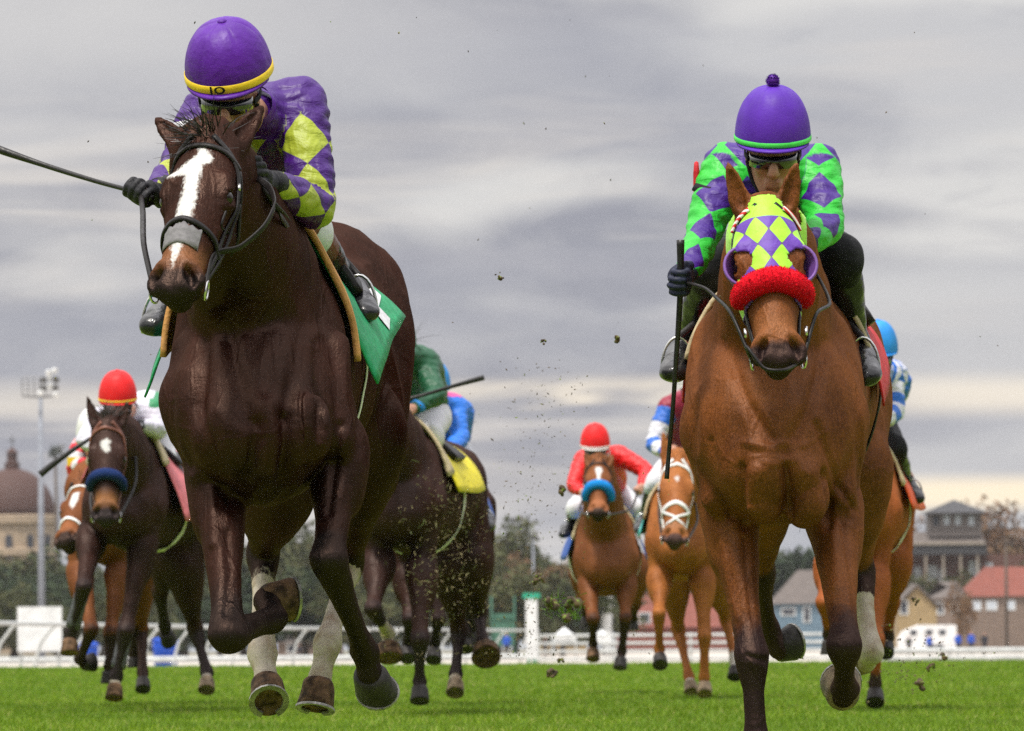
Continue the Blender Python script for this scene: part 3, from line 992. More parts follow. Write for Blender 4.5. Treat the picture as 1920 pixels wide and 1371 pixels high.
    strands('forelock', [jitter(hp(0, -.02, -.055), .016) for _ in range(n)], [Vector(fd) + Vector(RNG.normal(0, .42, 3)) for _ in range(n)],
            RNG.uniform(.06, .15, n) * sp.get('forelen', 1.0), .006 * sp.get('forelen', 1.0), sp['hairmat'], root, sag=.25, wave=.9)
    return H

def poly_sd(p, poly):
    """signed distance (positive inside) of points to polygon"""
    poly = np.asarray(poly, float)
    n = len(poly); d = np.full(len(p), 1e9); ins = np.zeros(len(p), bool)
    for i in range(n):
        a, b = poly[i], poly[(i + 1) % n]
        e = b - a; w_ = p - a
        t = np.clip((w_ @ e) / (e @ e), 0, 1)
        d = np.minimum(d, np.hypot(*(w_ - t[:, None] * e).T))
        c = ((a[1] > p[:, 1]) != (b[1] > p[:, 1]))
        xi = (b[0] - a[0]) * (p[:, 1] - a[1]) / (b[1] - a[1] + 1e-12) + a[0]
        ins ^= c & (p[:, 0] < xi)
    return np.where(ins, d, -d)

def strap(H, name, hpts, width, mat, parent=None, thick=.005, off=.003, label=None):
    """hpts in head coordinates"""
    V, F = ribbon([H.hp(*p) for p in hpts], width * H.hs, thick, H.bvh, off, 7)
    o = mesh_obj(name, V, F, mat, parent or H.root)
    return o

def bridle(H, mat, w=.017, browband=True, noseband=True, nose_t=.40, nose_mat=None, nose_w=.024, ring=True, brow_mat=None, figure8=None, cheek_mat=None):
    br = None
    L = []
    def add(pts, w_, m, nm):
        V, F = ribbon([H.hp(*p) for p in pts], w_ * H.hs, .005, H.bvh, .003, 7)
        return V, F, m, nm
    # crown and cheek straps as the bridle itself
    MBb = MB()
    for s in (-1, 1):
        V, F = ribbon([H.hp(*p) for p in ((s * .03, -.01, .0), (s * .075, .05, -.05), (s * .098, .12, -.085), (s * .10, .20, -.105), (s * .088, .32, -.11), (s * .07, .44, -.10), (s * .062, .53, -.088))], w * H.hs, .005, H.bvh, .003, 7)
        MBb.add(V, F)
        V, F = ribbon([H.hp(*p) for p in ((s * .098, .08, -.08), (s * .085, .2, -.18), (s * .05, .26, -.26))], w * .9 * H.hs, .005, H.bvh, .003, 6)
        MBb.add(V, F)
    br = MBb.build('bridle', cheek_mat or mat, H.root, True)
    if browband:
        V, F = ribbon([H.hp(*p) for p in ((-.10, .075, -.08), (-.075, .045, -.02), (-.035, .035, .02), (0, .033, .03), (.035, .035, .02), (.075, .045, -.02), (.10, .075, -.08))], w * H.hs, .006, H.bvh, .003, 7)
        mesh_obj('browband', V, F, brow_mat or mat, br)
    if noseband:
        t = nose_t
        V, F = ribbon([H.hp(*p) for p in ((-.02, t + .05, -.17), (-.07, t + .03, -.11), (-.07, t + .01, -.06), (-.035, t - .005, .01), (0, t - .012, .02), (.035, t - .005, .01), (.07, t + .01, -.06), (.07, t + .03, -.11), (.02, t + .05, -.17))], nose_w * H.hs, .007, H.bvh, .003, 8)
        mesh_obj('noseband', V, F, nose_mat or mat, br)
    if figure8:
        V, F = ribbon([H.hp(*p) for p in ((-.08, .33, -.09), (-.045, .40, -.02), (0, .445, .01), (.045, .50, -.04), (.05, .54, -.09))], .018 * H.hs, .006, H.bvh, .003, 8)
        mesh_obj('nose_strap', V, F, figure8, br)
        V, F = ribbon([H.hp(*p) for p in ((.08, .33, -.09), (.045, .40, -.02), (0, .445, .01), (-.045, .50, -.04), (-.05, .54, -.09))], .018 * H.hs, .006, H.bvh, .006, 8)
        mesh_obj('nose_strap', V, F, figure8, br)
    if ring:
        for s in (-1, 1):
            mb = MB()
            c = H.hp(s * .066, .545, -.088)
            pts = [c + (H.HT * math.cos(a) + (H.HN * .8 + H.HX * s * .2) * math.sin(a)) * .030 * H.hs + H.HX * s * .008 for a in np.linspace(0, 2 * PI, 17)]
            mb.tube(pts, .0038, 6, False)
            mb.build('bit_ring', M['metal'], br, True)
    H.bridle = br
    return br

def tubepart(name, pts, r, mat, parent, n=6, step=.02):
    q, _ = catmull([Vector(p) for p in pts], [[0]] * len(pts), step)
    mb = MB(); mb.tube([Vector(p) for p in q], r, n)
    return mb.build(name, mat, parent, True)

def flatstrap(name, pts, w, mat, parent, hint=(0, -1, .2), thick=.004):
    V, F = ribbon([Vector(p) for p in pts], w, thick, None, hint=hint, n_sub=8)
    return mesh_obj(name, V, F, mat, parent)

def fleece(H, mat, t=.36, r=.033, parent=None, xr=.078, drop=.03):
    """fluffy noseband roll"""
    pts = [H.hp(*p) for p in ((-xr, t + drop, -.10), (-xr * .98, t + drop * .6, -.05), (-xr * .62, t + .002, .012), (0, t - .006, .028), (xr * .62, t + .002, .012), (xr * .98, t + drop * .6, -.05), (xr, t + drop, -.10))]
    q, _ = catmull(pts, [[0]] * len(pts), .012)
    mb = MB()
    n = 14
    rr = [r * H.hs * (.62 + .38 * math.sin(PI * min(1, max(0, (i + 1) / (len(q) + 1)))) ** .5) for i in range(len(q))]
    mb.tube([Vector(p) for p in q], rr, n)
    V = np.array(mb.v); nn = vnoise(V, 60) * .004
    o = mb.build('shadow_roll', mat, parent or H.root, True)
    # pile
    cnt = int(5200 if H.hs * 0 + H.big else 0)
    if cnt:
        roots, dirs = [], []
        for _ in range(cnt):
            i = RNG.integers(0, len(q) - 1); a = RNG.uniform(0, 2 * PI)
            p = Vector(q[i]).lerp(Vector(q[i + 1]), RNG.uniform()); t_ = (Vector(q[i + 1]) - Vector(q[i])).normalized()
            u = t_.orthogonal().normalized(); w_ = t_.cross(u)
            d = u * math.cos(a) + w_ * math.sin(a)
            roots.append(p + d * rr[i] * .95); dirs.append(d + Vector(RNG.normal(0, .35, 3)))
        strands('fleece_pile', roots, dirs, RNG.uniform(.005, .010, cnt), .0020, mat, o, sag=.1, wave=.5, seg=2, wind=(0, 0, 0))
    return o

def axis_at(torso, y):
    ys = [t[0].y for t in torso]
    return Vector((np.interp(y, ys, [t[0].x for t in torso]), y, np.interp(y, ys, [t[0].z for t in torso])))

def drape(H, torso, name, y0, y1, th0, th1, mat, off=.012, thick=.006, flare=0.0, nu=18, nv=34, parent=None, edge=None, ripple=.006, attrs=None, slant=0.0):
    """cloth laid over the back between two distances, from angle th0 to th1 (0 = spine, + = viewer's right)"""
    G = []
    for i in range(nv + 1):
        th = th0 + (th1 - th0) * i / nv
        row = []
        for j in range(nu + 1):
            f = j / nu
            yy0, yy1 = y0, y1
            if edge: yy0, yy1 = edge(th, y0, y1)
            y = yy0 + (yy1 - yy0) * f
            c = axis_at(torso, y)
            th_ = th * (1 - slant * f)
            d = Vector((math.sin(th_), 0, math.cos(th_)))
            hit = H.bvh.ray_cast(c + d * 1.2, -d, 1.2)
            p = hit[0] if hit[0] is not None else c + d * .28
            a = abs(th) / 1.6
            o_ = off + flare * max(0, a - .45) ** 1.5 + ripple * (math.sin(y * 23 + th * 5) + math.sin(y * 41 - th * 9) * .5) * min(1, a)
            row.append(p + d * o_)
        G.append(row)
    # keep the sheet from following dips too closely
    for _ in range(6):
        G2 = [[p.copy() for p in r] for r in G]
        for i in range(1, nv):
            for j in range(1, nu):
                avg = (G[i - 1][j] + G[i + 1][j] + G[i][j - 1] + G[i][j + 1]) / 4
                G2[i][j] = G[i][j].lerp(avg, .5)
        for i in range(1, nv):
            for j in (0, nu): G2[i][j] = G[i][j].lerp((G[i - 1][j] + G[i + 1][j]) / 2, .6)
        for j in range(1, nu):
            for i in (0, nv): G2[i][j] = G[i][j].lerp((G[i][j - 1] + G[i][j + 1]) / 2, .6)
        G = G2
    V = []; F = []
    W = nu + 1
    flat = [p for r in G for p in r]
    nrm = []
    for i in range(nv + 1):
        for j in range(nu + 1):
            a = G[min(i + 1, nv)][j] - G[max(i - 1, 0)][j]; b = G[i][min(j + 1, nu)] - G[i][max(j - 1, 0)]
            n_ = a.cross(b).normalized()
            c = axis_at(torso, G[i][j].y)
            if n_.dot(G[i][j] - c) < 0: n_ = -n_
            nrm.append(n_)
    V = [p + n_ * thick for p, n_ in zip(flat, nrm)] + [p - n_ * .002 for p, n_ in zip(flat, nrm)]
    K = len(flat)
    for i in range(nv):
        for j in range(nu):
            a, b, c, d = i * W + j, i * W + j + 1, (i + 1) * W + j + 1, (i + 1) * W + j
            F.append((a, b, c, d)); F.append((a + K, d + K, c + K, b + K))
    rim = [j for j in range(nu)] 
    for j in range(nu):
        F.append((j, j + K, j + 1 + K, j + 1)); a = nv * W + j; F.append((a + 1, a + 1 + K, a + K, a))
    for i in range(nv):
        a, b = i * W, (i + 1) * W; F.append((b, b + K, a + K, a))
        a, b = i * W + nu, (i + 1) * W + nu; F.append((a, a + K, b + K, b))
    o = mesh_obj(name, V, F, mat, parent or H.root)
    o['grid'] = 1
    del o['grid']
    H.lastgrid = G
    return o

def wrap(H, torso, name, y, w, th0, th1, mat, off=.008, parent=None, lean=0.0):
    """girth-like strap round the barrel"""
    pts = []
    for i in range(25):
        th = th0 + (th1 - th0) * i / 24
        yy = y + lean * (1 - math.cos(th))
        c = axis_at(torso, yy); d = Vector((math.sin(th), 0, math.cos(th)))
        hit = H.bvh.ray_cast(c + d * 1.2, -d, 1.2)
        p = hit[0] if hit[0] is not None else c + d * .28
        pts.append(p)
    V, F = ribbon(pts, w, .006, H.bvh, off, 2)
    return mesh_obj(name, V, F, mat, parent or H.root)

def template_torso(x0, D0, dx, lift, s=1.0, dz=0.0):
    T = [(-.07, 1.10, .17, .14), (.12, 1.18, .235, .26), (.5, 1.23, .25, .335), (.9, 1.21, .27, .32), (1.35, 1.23, .285, .305), (1.75, 1.28, .275, .30), (2.1, 1.30, .26, .28), (2.33, 1.26, .19, .20)]
    return [(Vector((x0 + dx * y, D0 + y, z * s + lift + dz * y)), a * s, b * s) for y, z, a, b in T]

# ---------------------------------------------------------------- riders
def silk_attrs(B, V, torso_w=.17):
    at, arc, tg, ang, _ = B.own(V)
    r = np.where(tg == 1, torso_w, .052)
    return arc, ang * r, tg, ang

def hand_chains(B, Wr, G, axis, tag=0, s=1.0, thumb=1):
    """gloved fist: wrist Wr, fist centre G, held thing runs along axis"""
    f = (G - Wr); f = f.normalized()
    a = Vector(axis); a = (a - f * a.dot(f)).normalized()
    n = f.cross(a) * thumb
    K = G - f * .012 * s - n * .018 * s
    B.seg(Wr, Wr.lerp(K, .5), (.030 * s, .024 * s), (.036 * s, .020 * s), S=a, k=.012, tag=tag)
    B.seg(Wr.lerp(K, .4), K + f * .015 * s, (.036 * s, .020 * s), (.042 * s, .016 * s), S=a, k=.012, tag=tag)
    ln = (.92, 1.05, 1.0, .82)
    for i in range(4):
        o = K + a * ((i - 1.5) * .0205 * s) + f * .012 * s
        l = ln[i] * s
        pts = [o, o + f * .024 * l + n * .006 * l, o + f * .030 * l + n * .030 * l, o + f * .012 * l + n * .048 * l, o - f * .010 * l + n * .042 * l]
        B.chain(pts, [.0108 * s, .0106 * s, .0100 * s, .0094 * s, .0085 * s], k=.003, step=.02, tag=tag)
    o = K + a * (.040 * s) - f * .035 * s
    pts = [o, o + f * .022 * s + n * .020 * s, o + f * .034 * s + n * .042 * s - a * .012 * s, o + f * .036 * s + n * .052 * s - a * .030 * s]
    B.chain(pts, [.0150 * s, .0130 * s, .0115 * s, .0100 * s], k=.008, step=.02, tag=tag)

def build_rider(sp):
    R = Horse()
    J = sp['J']
    vox = sp.get('vox', .006)
    X = Vector((1, 0, 0)); Y = Vector((0, 1, 0)); Z = Vector((0, 0, 1))
    hip = (J['hipL'] + J['hipR']) / 2
    root = empty('person', (hip.x, hip.y, 0), sp['label'], 'person', sp.get('group'))
    R.root = root
    hc = J['head']; fd = Vector(sp.get('facedir', (0, -1, -.25))).normalized()
    up = Vector(sp.get('headup', (0, 0, 1))); up = (up - fd * up.dot(fd)).normalized()
    sx_ = fd.cross(up).normalized()
    if sx_.x < 0: sx_ = -sx_
    hs = sp.get('headscale', 1.0)
    def hp(x, y, z): return hc + (sx_ * x + fd * y + up * z) * hs
    R.hp = hp
    # ---- the body under the clothes: one skin
    B = Body(vox * sp.get('skinvox', 1.0))
    B.ball(hp(0, -.012, .035), (.074 * hs, .095 * hs, .085 * hs), S=sx_, T=fd, k=.02)
    B.ball(hp(0, .022, -.035), (.058 * hs, .062 * hs, .075 * hs), S=sx_, T=fd, k=.03)
    B.ball(hp(0, .052, -.092), (.030 * hs, .026 * hs, .022 * hs), S=sx_, T=fd, k=.03)        # chin
    for s in (-1, 1):
        B.seg(hp(s * .052, -.005, -.04), hp(s * .026, .045, -.085), .020 * hs, .016 * hs, k=.02)    # jaw
        B.ball(hp(s * .040, .062, -.012), (.020 * hs, .018 * hs, .016 * hs), S=sx_, T=fd, k=.02)     # cheekbone
        B.ball(hp(s * .031, .086, .018), (.015 * hs, .012 * hs, .009 * hs), S=sx_, T=fd, k=.008, op='sub')
        B.ball(hp(s * .031, .076, .018), (.0125 * hs,) * 3, S=sx_, T=fd, k=.003)
        B.seg(hp(s * .012, .086, .036), hp(s * .048, .072, .038), .010 * hs, .009 * hs, k=.01)       # brow
        B.ball(hp(s * .078, -.012, .0), (.010 * hs, .020 * hs, .032 * hs), S=sx_, T=fd, k=.01)       # ear
    B.chain([hp(0, .082, .030), hp(0, .100, .0), hp(0, .108, -.020)], [.009 * hs, .011 * hs, .015 * hs], k=.012, step=.02)
    for s in (-1, 1): B.ball(hp(s * .013, .094, -.024), .009 * hs, k=.008)
    B.seg(hp(-.020, .082, -.053), hp(.020, .082, -.053), .0085 * hs, .0085 * hs, k=.006)
    B.seg(hp(-.018, .080, -.067), hp(.018, .080, -.067), .0095 * hs, .0095 * hs, k=.006)
    B.seg(hp(-.024, .093, -.060), hp(.024, .093, -.060), .003 * hs, .003 * hs, k=.004, op='sub')
    B.seg(hp(0, -.03, -.03), J['neck'], .055, .058, k=.03)
    tor = [J['neck'], J['chest'], J['waist'], hip]
    tr = [(.056, .052), (.150, .095), (.125, .095), (.150, .115)]
    B.chain(tor, tr, k=.03, step=.06)
    B.seg(J['shL'], J['shR'], .055, .055, k=.06)
    for s in 'LR':
        B.chain([J['sh' + s], J['sh' + s].lerp(J['el' + s], .5), J['el' + s]], [.047, .042, .035], k=.03, step=.05)
        B.chain([J['el' + s], J['el' + s].lerp(J['wr' + s], .35), J['wr' + s]], [.035, .035, .024], k=.02, step=.05)
        hand_chains(B, J['wr' + s], J['ha' + s], J['ax' + s], s=.92)
        B.chain([J['hip' + s], J['hip' + s].lerp(J['kn' + s], .5), J['kn' + s]], [.080, .070, .050], k=.04, step=.06)
        B.chain([J['kn' + s], J['kn' + s].lerp(J['an' + s], .35), J['an' + s]], [.048, .050, .034], k=.02, step=.05)
        B.seg(J['an' + s], J['an' + s].lerp(J['to' + s], .75), .030, .018, k=.02)
    V, Q = B.mesh(smooth=1)
    q_ = V - A(hc)
    lx, ly, lz = q_ @ A(sx_) / hs, q_ @ A(fd) / hs, q_ @ A(up) / hs
    lip = np.clip(1.6 - np.hypot(lx / .026, (lz + .060) / .011), 0, 1) * (ly > .05)
    lip = np.maximum(lip, .45 * np.clip(1.5 - np.hypot((np.abs(lx) - .045) / .022, (lz + .015) / .02), 0, 1) * (ly > .03))
    mesh_obj('body', V, Q, sp.get('skin', M['skin']), root, attrs=dict(lip=lip))
    # ---- jersey
    B = Body(vox)
    Sx = (-1, 0, 0)
    jc = sp.get('bulk', 1.0)
    tor2 = [J['neck'] + Z * .0, J['chest'], J['waist'], J['waist'].lerp(hip, .55)]
    tr2 = [(.078, .074), (.172 * jc, .118 * jc), (.145 * jc, .112 * jc), (.150 * jc, .12 * jc)]
    B.chain(tor2, tr2, S=Sx, k=.035, step=.05, at=[0] * 4, tag=1)
    B.seg(J['shL'], J['shR'], .072, .072, S=(0, 0, 1), k=.06, tag=1, at=(0, .0), bt=(0, .0))
    for s, tg in (('L', 2), ('R', 3)):
        e = J['el' + s]
        a0, w0 = J['sh' + s], J['wr' + s]
        sl = sp.get('sleeve', 1.0)
        B.chain([a0, a0.lerp(e, .35), a0.lerp(e, .75), e, e.lerp(w0, .45), e.lerp(w0, .96)],
                [.070 * sl, .066 * sl, .060 * sl, .053 * sl, .047 * sl, .034 * sl], S=Sx, k=.025, step=.04, at=[0] * 6, tag=tg)
    V, Q = B.mesh(smooth=1, clip=[(J['neck'] + (J['neck'] - J['chest']).normalized() * .075, (J['neck'] - J['chest']).normalized(), .16)])
    N = vnormals(V, Q)
    # folds: long creases that run round the limbs
    at, arc, tg, ang, _ = B.own(V)
    rip = vnoise(V * np.array([1.0, 1.0, 1.0]), 7.0, 5.) * .010 + vnoise(np.stack([V[:, 0] * 1.0, V[:, 1], V[:, 2] * 2.2], 1), 17.0, 9.) * .007
    fold = np.sin(arc * 95 + ang * 1.3 + vnoise(V, 8.0) * 4) * .0009 * (tg >= 2)
    V = V + N * (rip + fold)[:, None]
    rr = np.where(tg == 1, .17, .062)
    pu = arc.copy(); pv = ang * rr
    for s_, t_ in (('L', 2), ('R', 3)):
        a_, e_, w_ = A(J['sh' + s_]), A(J['el' + s_]), A(J['wr' + s_])
        m = np.nonzero(tg == t_)[0]
        q = V[m]
        d1 = (e_ - a_); l1 = np.linalg.norm(d1); d1 = d1 / l1
        d2 = (w_ - e_); l2 = np.linalg.norm(d2); d2 = d2 / l2
        t1 = (q - a_) @ d1; t2 = (q - e_) @ d2
        r1 = np.linalg.norm(q - a_ - np.clip(t1, 0, l1)[:, None] * d1, axis=1); r2 = np.linalg.norm(q - e_ - np.clip(t2, 0, l2)[:, None] * d2, axis=1)
        up_ = r1 < r2
        out = []
        for dd, oo in ((d1, a_), (d2, e_)):
            sx3 = np.cross(dd, np.array([0, -1., 0])); sx3 /= np.linalg.norm(sx3) + 1e-9
            fr3 = np.cross(sx3, dd); qq = q - oo
            out.append(np.arctan2(qq @ sx3, np.abs(qq @ fr3) * 0 + (-(qq @ fr3) if fr3[1] > 0 else qq @ fr3)))
        pu[m] = np.where(up_, t1, l1 + t2)
        pv[m] = np.where(up_, out[0], out[1]) * .062
    if sp.get('planar'):                         # body panels of the silk run with the cloth, seen from the front
        m = tg == 1
        pu[m] = V[m, 2]; pv[m] = V[m, 0] + .03
    msk = np.ones(len(V)); msk2 = np.zeros(len(V))
    if sp.get('msk'): msk, msk2 = sp['msk'](V, arc, ang, tg, J)
    mesh_obj('jersey', V, Q, sp['silk'], root, attrs=dict(pu=pu, pv=pv, msk=msk, msk2=msk2))
    # collar
    ax_n = (J['neck'] - J['chest']).normalized()
    mb = MB(); mb.tube([J['neck'] + ax_n * .045, J['neck'] + ax_n * .068, J['neck'] + ax_n * .088], [.071, .068, .064], 20, False)
    mb.build('collar', sp.get('collarmat', M['white_cloth']), root, True)
    # ---- breeches
    B = Body(vox)
    B.seg(J['waist'].lerp(hip, .35), hip, (.135, .105), (.158, .125), k=.04)
    for s in 'LR':
        k_ = J['kn' + s]
        B.chain([J['hip' + s], J['hip' + s].lerp(k_, .5), k_, k_.lerp(J['an' + s], .22)], [.094, .076, .060, .056], k=.04, step=.05)
    V, Q = B.mesh(smooth=1)
    N = vnormals(V, Q)
    V = V + N * (vnoise(V, 14.0, 2.) * .006)[:, None]
    mesh_obj('breeches', V, Q, sp['breeches'], root)
    # ---- boots
    for s in 'LR':
        B = Body(vox)
        k_, an, to = J['kn' + s], J['an' + s], J['to' + s]
        B.chain([k_.lerp(an, .12), k_.lerp(an, .4), k_.lerp(an, .8), an], [.060, .058, .042, .042], k=.015, step=.05)
        ft = (to - an)
        B.chain([an - ft.normalized() * .03, an.lerp(to, .45), to], [(.040, .042), (.043, .038), (.040, .028)], k=.03, step=.04)
        B.seg(an - ft.normalized() * .03 - Z * .012, an - ft.normalized() * .03 - Z * .035, .03, .028, k=.015)
        V, Q = B.mesh(smooth=1)
        N = vnormals(V, Q); V = V + N * (vnoise(V, 22.0, 4.) * .004)[:, None]
        bo = mesh_obj('boot', V, Q, sp.get('bootmat', M['boot']), root)
        if sp.get('boot_top'):
            mb = MB(); a = k_.lerp(an, -.12); b = k_.lerp(an, .34)
            mb.tube([a, a.lerp(b, .5), b], [.068, .070, .0635], 18)
            mb.build('boot_top', sp['boot_top'], bo, True)
        # stirrup iron and leather
        c = an.lerp(to, .55) - Z * .034
        lat = Vector((1, 0, 0))
        mb = MB()
        pts = [c + lat * (math.cos(a) * .055) + Z * (math.sin(a) * .11 + .012) for a in np.linspace(-.15, PI + .15, 15)] 
        pts = [c - lat * .055 - Z * .004] + pts[::-1] + [c + lat * .055 - Z * .004, c - lat * .055 - Z * .004]
        mb.tube(pts, .005, 6, False)
        st = mb.build('stirrup', sp.get('stirrupmat', M['metal']), root, True)
        top = c + Z * .12
        lt = J['stirtop' + s] if ('stirtop' + s) in J else Vector((hip.x + (top.x - hip.x) * .62, top.y + .10, top.z + .12))
        flatstrap('stirrup_leather', [top, top.lerp(lt, .5), lt], .022, M['leather_black'], st)
    # ---- gloves
    if sp.get('gloves'):
        for s in 'LR':
            B = Body(min(vox, sp.get('glovevox', .005)))
            hand_chains(B, J['wr' + s], J['ha' + s], J['ax' + s], s=1.06)
            V, Q = B.mesh()
            g = mesh_obj('glove', V, Q, sp['gloves'], root)
            mb = MB(); d = (J['ha' + s] - J['wr' + s]).normalized()
            mb.tube([J['wr' + s] - d * .03, J['wr' + s] - d * .005, J['wr' + s] + d * .012], [.038, .036, .034], 14)
            mb.build('cuff', sp['gloves'], g, True)
    # ---- cap, goggles, strap
    cr = sp.get('capr', .122); ch_ = sp.get('caph', 1.42)
    if sp.get('cap'):
        cu = Vector(sp.get('capup', up)).normalized()
        cf = (fd - cu * fd.dot(cu)).normalized(); cs = cf.cross(cu)
        if cs.x < 0: cs = -cs
        cc = hp(0, -.01, sp.get('capz', .062))
        def cp(x, y, z): return cc + cs * x + cf * y + cu * z
        V = []; F = []
        nu, nv = 96, 24
        h_ = lambda a: math.sin(a)
        for j in range(nv + 1):
            a = j / nv * PI / 2 * 1.0
            for i in range(nu):
                b = 2 * PI * i / nu
                seam = 1 - .014 * abs(math.cos(3 * b)) ** 160 * math.cos(a) ** .3 + .009 * noise.noise((math.cos(b) * 2.6, math.sin(b) * 2.6, a * 2.5 + cr * 50)) + .004 * noise.noise((b * 5, a * 1.2, 3.0)) * (1 - h_(a))
                r = math.cos(a) ** .78 if a < PI / 2 - 1e-6 else 0.0
                h = math.sin(a) ** 1.0
                V.append(cp(cr * .955 * math.cos(b) * r * seam, cr * 1.10 * math.sin(b) * r * seam - .008, cr * ch_ * h * seam))
        for j in range(nv):
            for i in range(nu):
                F.append((j * nu + i, j * nu + (i + 1) % nu, (j + 1) * nu + (i + 1) % nu, (j + 1) * nu + i))
        # skirt under the band
        b0 = len(V)
        for z, k in ((0, .995), (-.006, .985), (-.013, .965)):
            for i in range(nu):
                b = 2 * PI * i / nu
                V.append(cp(cr * .955 * math.cos(b) * k, cr * 1.10 * math.sin(b) * k - .008, z))
        for j in range(2):
            for i in range(nu):
                F.append((b0 + (j + 1) * nu + i, b0 + (j + 1) * nu + (i + 1) % nu, b0 + j * nu + (i + 1) % nu, b0 + j * nu + i))
        cap = mesh_obj('helmet_cap', V, F, sp['cap'], root)
        # band
        V = []; F = []
        zb, hb = sp.get('bandz', .004), sp.get('bandh', .020)
        for z, k in ((zb - hb / 2, 1.012), (zb - hb / 2 + .003, 1.024), (zb + hb / 2 - .003, 1.02), (zb + hb / 2, 1.0)):
            for i in range(nu):
                b = 2 * PI * i / nu
                V.append(cp(cr * .955 * math.cos(b) * k, cr * 1.10 * math.sin(b) * k - .008, z))
        for j in range(3):
            for i in range(nu):
                F.append((j * nu + i, j * nu + (i + 1) % nu, (j + 1) * nu + (i + 1) % nu, (j + 1) * nu + i))
        if sp.get('band'): mesh_obj('cap_band', V, F, sp['band'], cap)
        # peak
        V = []; F = []; n = 20
        for i in range(n + 1):
            b = PI * (.10 + .80 * i / n)
            ex = .024 * math.sin(PI * i / n) ** .6
            V.append(cp(cr * .955 * math.cos(b), cr * 1.10 * math.sin(b) - .008, -.006))
            V.append(cp(cr * .955 * math.cos(b) * (1 + ex * 2), (cr * 1.10 + ex) * math.sin(b) - .008, -.006 - ex * .25))
            V.append(cp(cr * .955 * math.cos(b) * (1 + ex * 2), (cr * 1.10 + ex) * math.sin(b) - .010, -.012 - ex * .25))
            V.append(cp(cr * .94 * math.cos(b), cr * 1.08 * math.sin(b) - .008, -.016))
        for i in range(n):
            a, b = i * 4, i * 4 + 4
            for k in range(4): F.append((a + k, b + k, b + (k + 1) % 4, a + (k + 1) % 4))
        mesh_obj('cap_peak', V, F, sp.get('peak', sp['cap']), cap)
        top = cp(0, -.008, cr * ch_)
        mb = MB()
        if sp.get('pom'):
            r = sp['pom']
            mb.lathe(top + cu * (r * .8), [(.0001, -r)] + [(r * math.sin(a) * (1 + .12 * math.sin(9 * a)), -r * math.cos(a)) for a in np.linspace(.25, PI - .25, 9)] + [(.0001, r)], 12)
            pm = mb.build('pompom', sp['pommat'], cap, True)
            n = 500
            rt = [top + cu * (r * .8) + Vector(v) / np.linalg.norm(v) * r * .9 for v in RNG.normal(0, 1, (n, 3))]
            strands('pompom_tufts', rt, [p - (top + cu * r * .8) for p in rt], RNG.uniform(.004, .009, n), .003, sp['pommat'], pm, sag=0, wave=.4, seg=2, wind=(0, 0, 0))
        else:
            mb.lathe(top - cu * .003, [(.014, 0), (.014, .005), (.009, .009), (.0001, .010)], 14, axis=cu)
            mb.build('cap_button', sp['cap'], cap, True)
        R.cp = cp; R.cap = cap
    if sp.get('goggles'):
        mb = MB()
        V = []; F = []
        n = 22
        gz, gh = sp.get('gogz', .016), .021
        for i in range(n + 1):
            a = -1.15 + 2.3 * i / n
            r = .092; x = math.sin(a) * .082; y = math.cos(a) * r + .006
            pinch = 1 - .30 * math.exp(-(a / .13) ** 2)
            for z, o_ in ((gh * pinch * .9, 0), (gh, .005), (-gh * pinch, .005), (-gh * pinch * .95, 0)):
                V.append(hp(x * (1 + o_ * 4), y + o_ * 1.5, gz + z))
        for i in range(n):
            a, b = i * 4, i * 4 + 4
            for k in range(4): F.append((a + k, b + k, b + (k + 1) % 4, a + (k + 1) % 4))
        F.append((0, 1, 2, 3)); F.append((n * 4 + 3, n * 4 + 2, n * 4 + 1, n * 4))
        gg = mesh_obj('goggles', V, F, M['lens'], root)
        for s in (-1, 1):
            flatstrap('goggle_strap', [hp(s * .078, .045, gz), hp(s * .088, .0, gz + .006), hp(s * .085, -.05, gz + .012)], .02, M['black_cloth'], gg, hint=sx_ * s)
            flatstrap('chin_strap', [hp(s * .082, .0, .0), hp(s * .066, .02, -.06), hp(s * .030, .06, -.112), hp(0, .068, -.120)], .014, M['black_cloth'], R.cap if sp.get('cap') else root, hint=sx_ * s + fd)
    return R

def whip(pts, label, mat=None, r=(.009, .0085, .006, .0045, .010), flap=True, group=None):
    pts = [Vector(p) for p in pts]
    L = len(pts)
    q, rr = catmull(pts, [[a] for a in np.interp(np.linspace(0, 1, L), np.linspace(0, 1, len(r)), r)], .02)
    mb = MB(); mb.tube([Vector(p) for p in q], [float(a[0]) for a in rr], 10)
    o = mesh_obj('riding_whip', mb.v, mb.f, mat or M['whip'], None, Vector(pts[0]))
    tag(o, label, 'whip')
    return o

# ================================================================ GROUND
def sheet(name, x0, x1, y0, y1, z, mat, nx=1, ny=1, kind='structure'):
    V = [(x0 + (x1 - x0) * i / nx, y0 + (y1 - y0) * j / ny, z) for j in range(ny + 1) for i in range(nx + 1)]
    F = [(j * (nx + 1) + i, j * (nx + 1) + i + 1, (j + 1) * (nx + 1) + i + 1, (j + 1) * (nx + 1) + i) for j in range(ny) for i in range(nx)]
    o = mesh_obj(name, V, F, mat, None, Vector((0, 0, 0)), smooth=False)
    return tag(o, kind=kind)

m_, nt, b_ = new_mat('turf')
v_ = nt.obj()
n_ = nt.noise(v_, .35, 4, .6); n2_ = nt.noise(v_, 9, 4, .6)
c_ = nt.mix(nt.remap(n_, .35, .65), (.10, .17, .008), (.17, .26, .012))
c_ = nt.mix(nt.math('MULTIPLY', nt.remap(n2_, .35, .7), .5), c_, (.16, .26, .02))
nt.put(b_.inputs['Base Color'], c_); b_.inputs['Roughness'].default_value = .8
bump(nt, b_, nt.noise(v_, 40, 4), .8, .03)
M['turf'] = m_
EDGE = 126.0
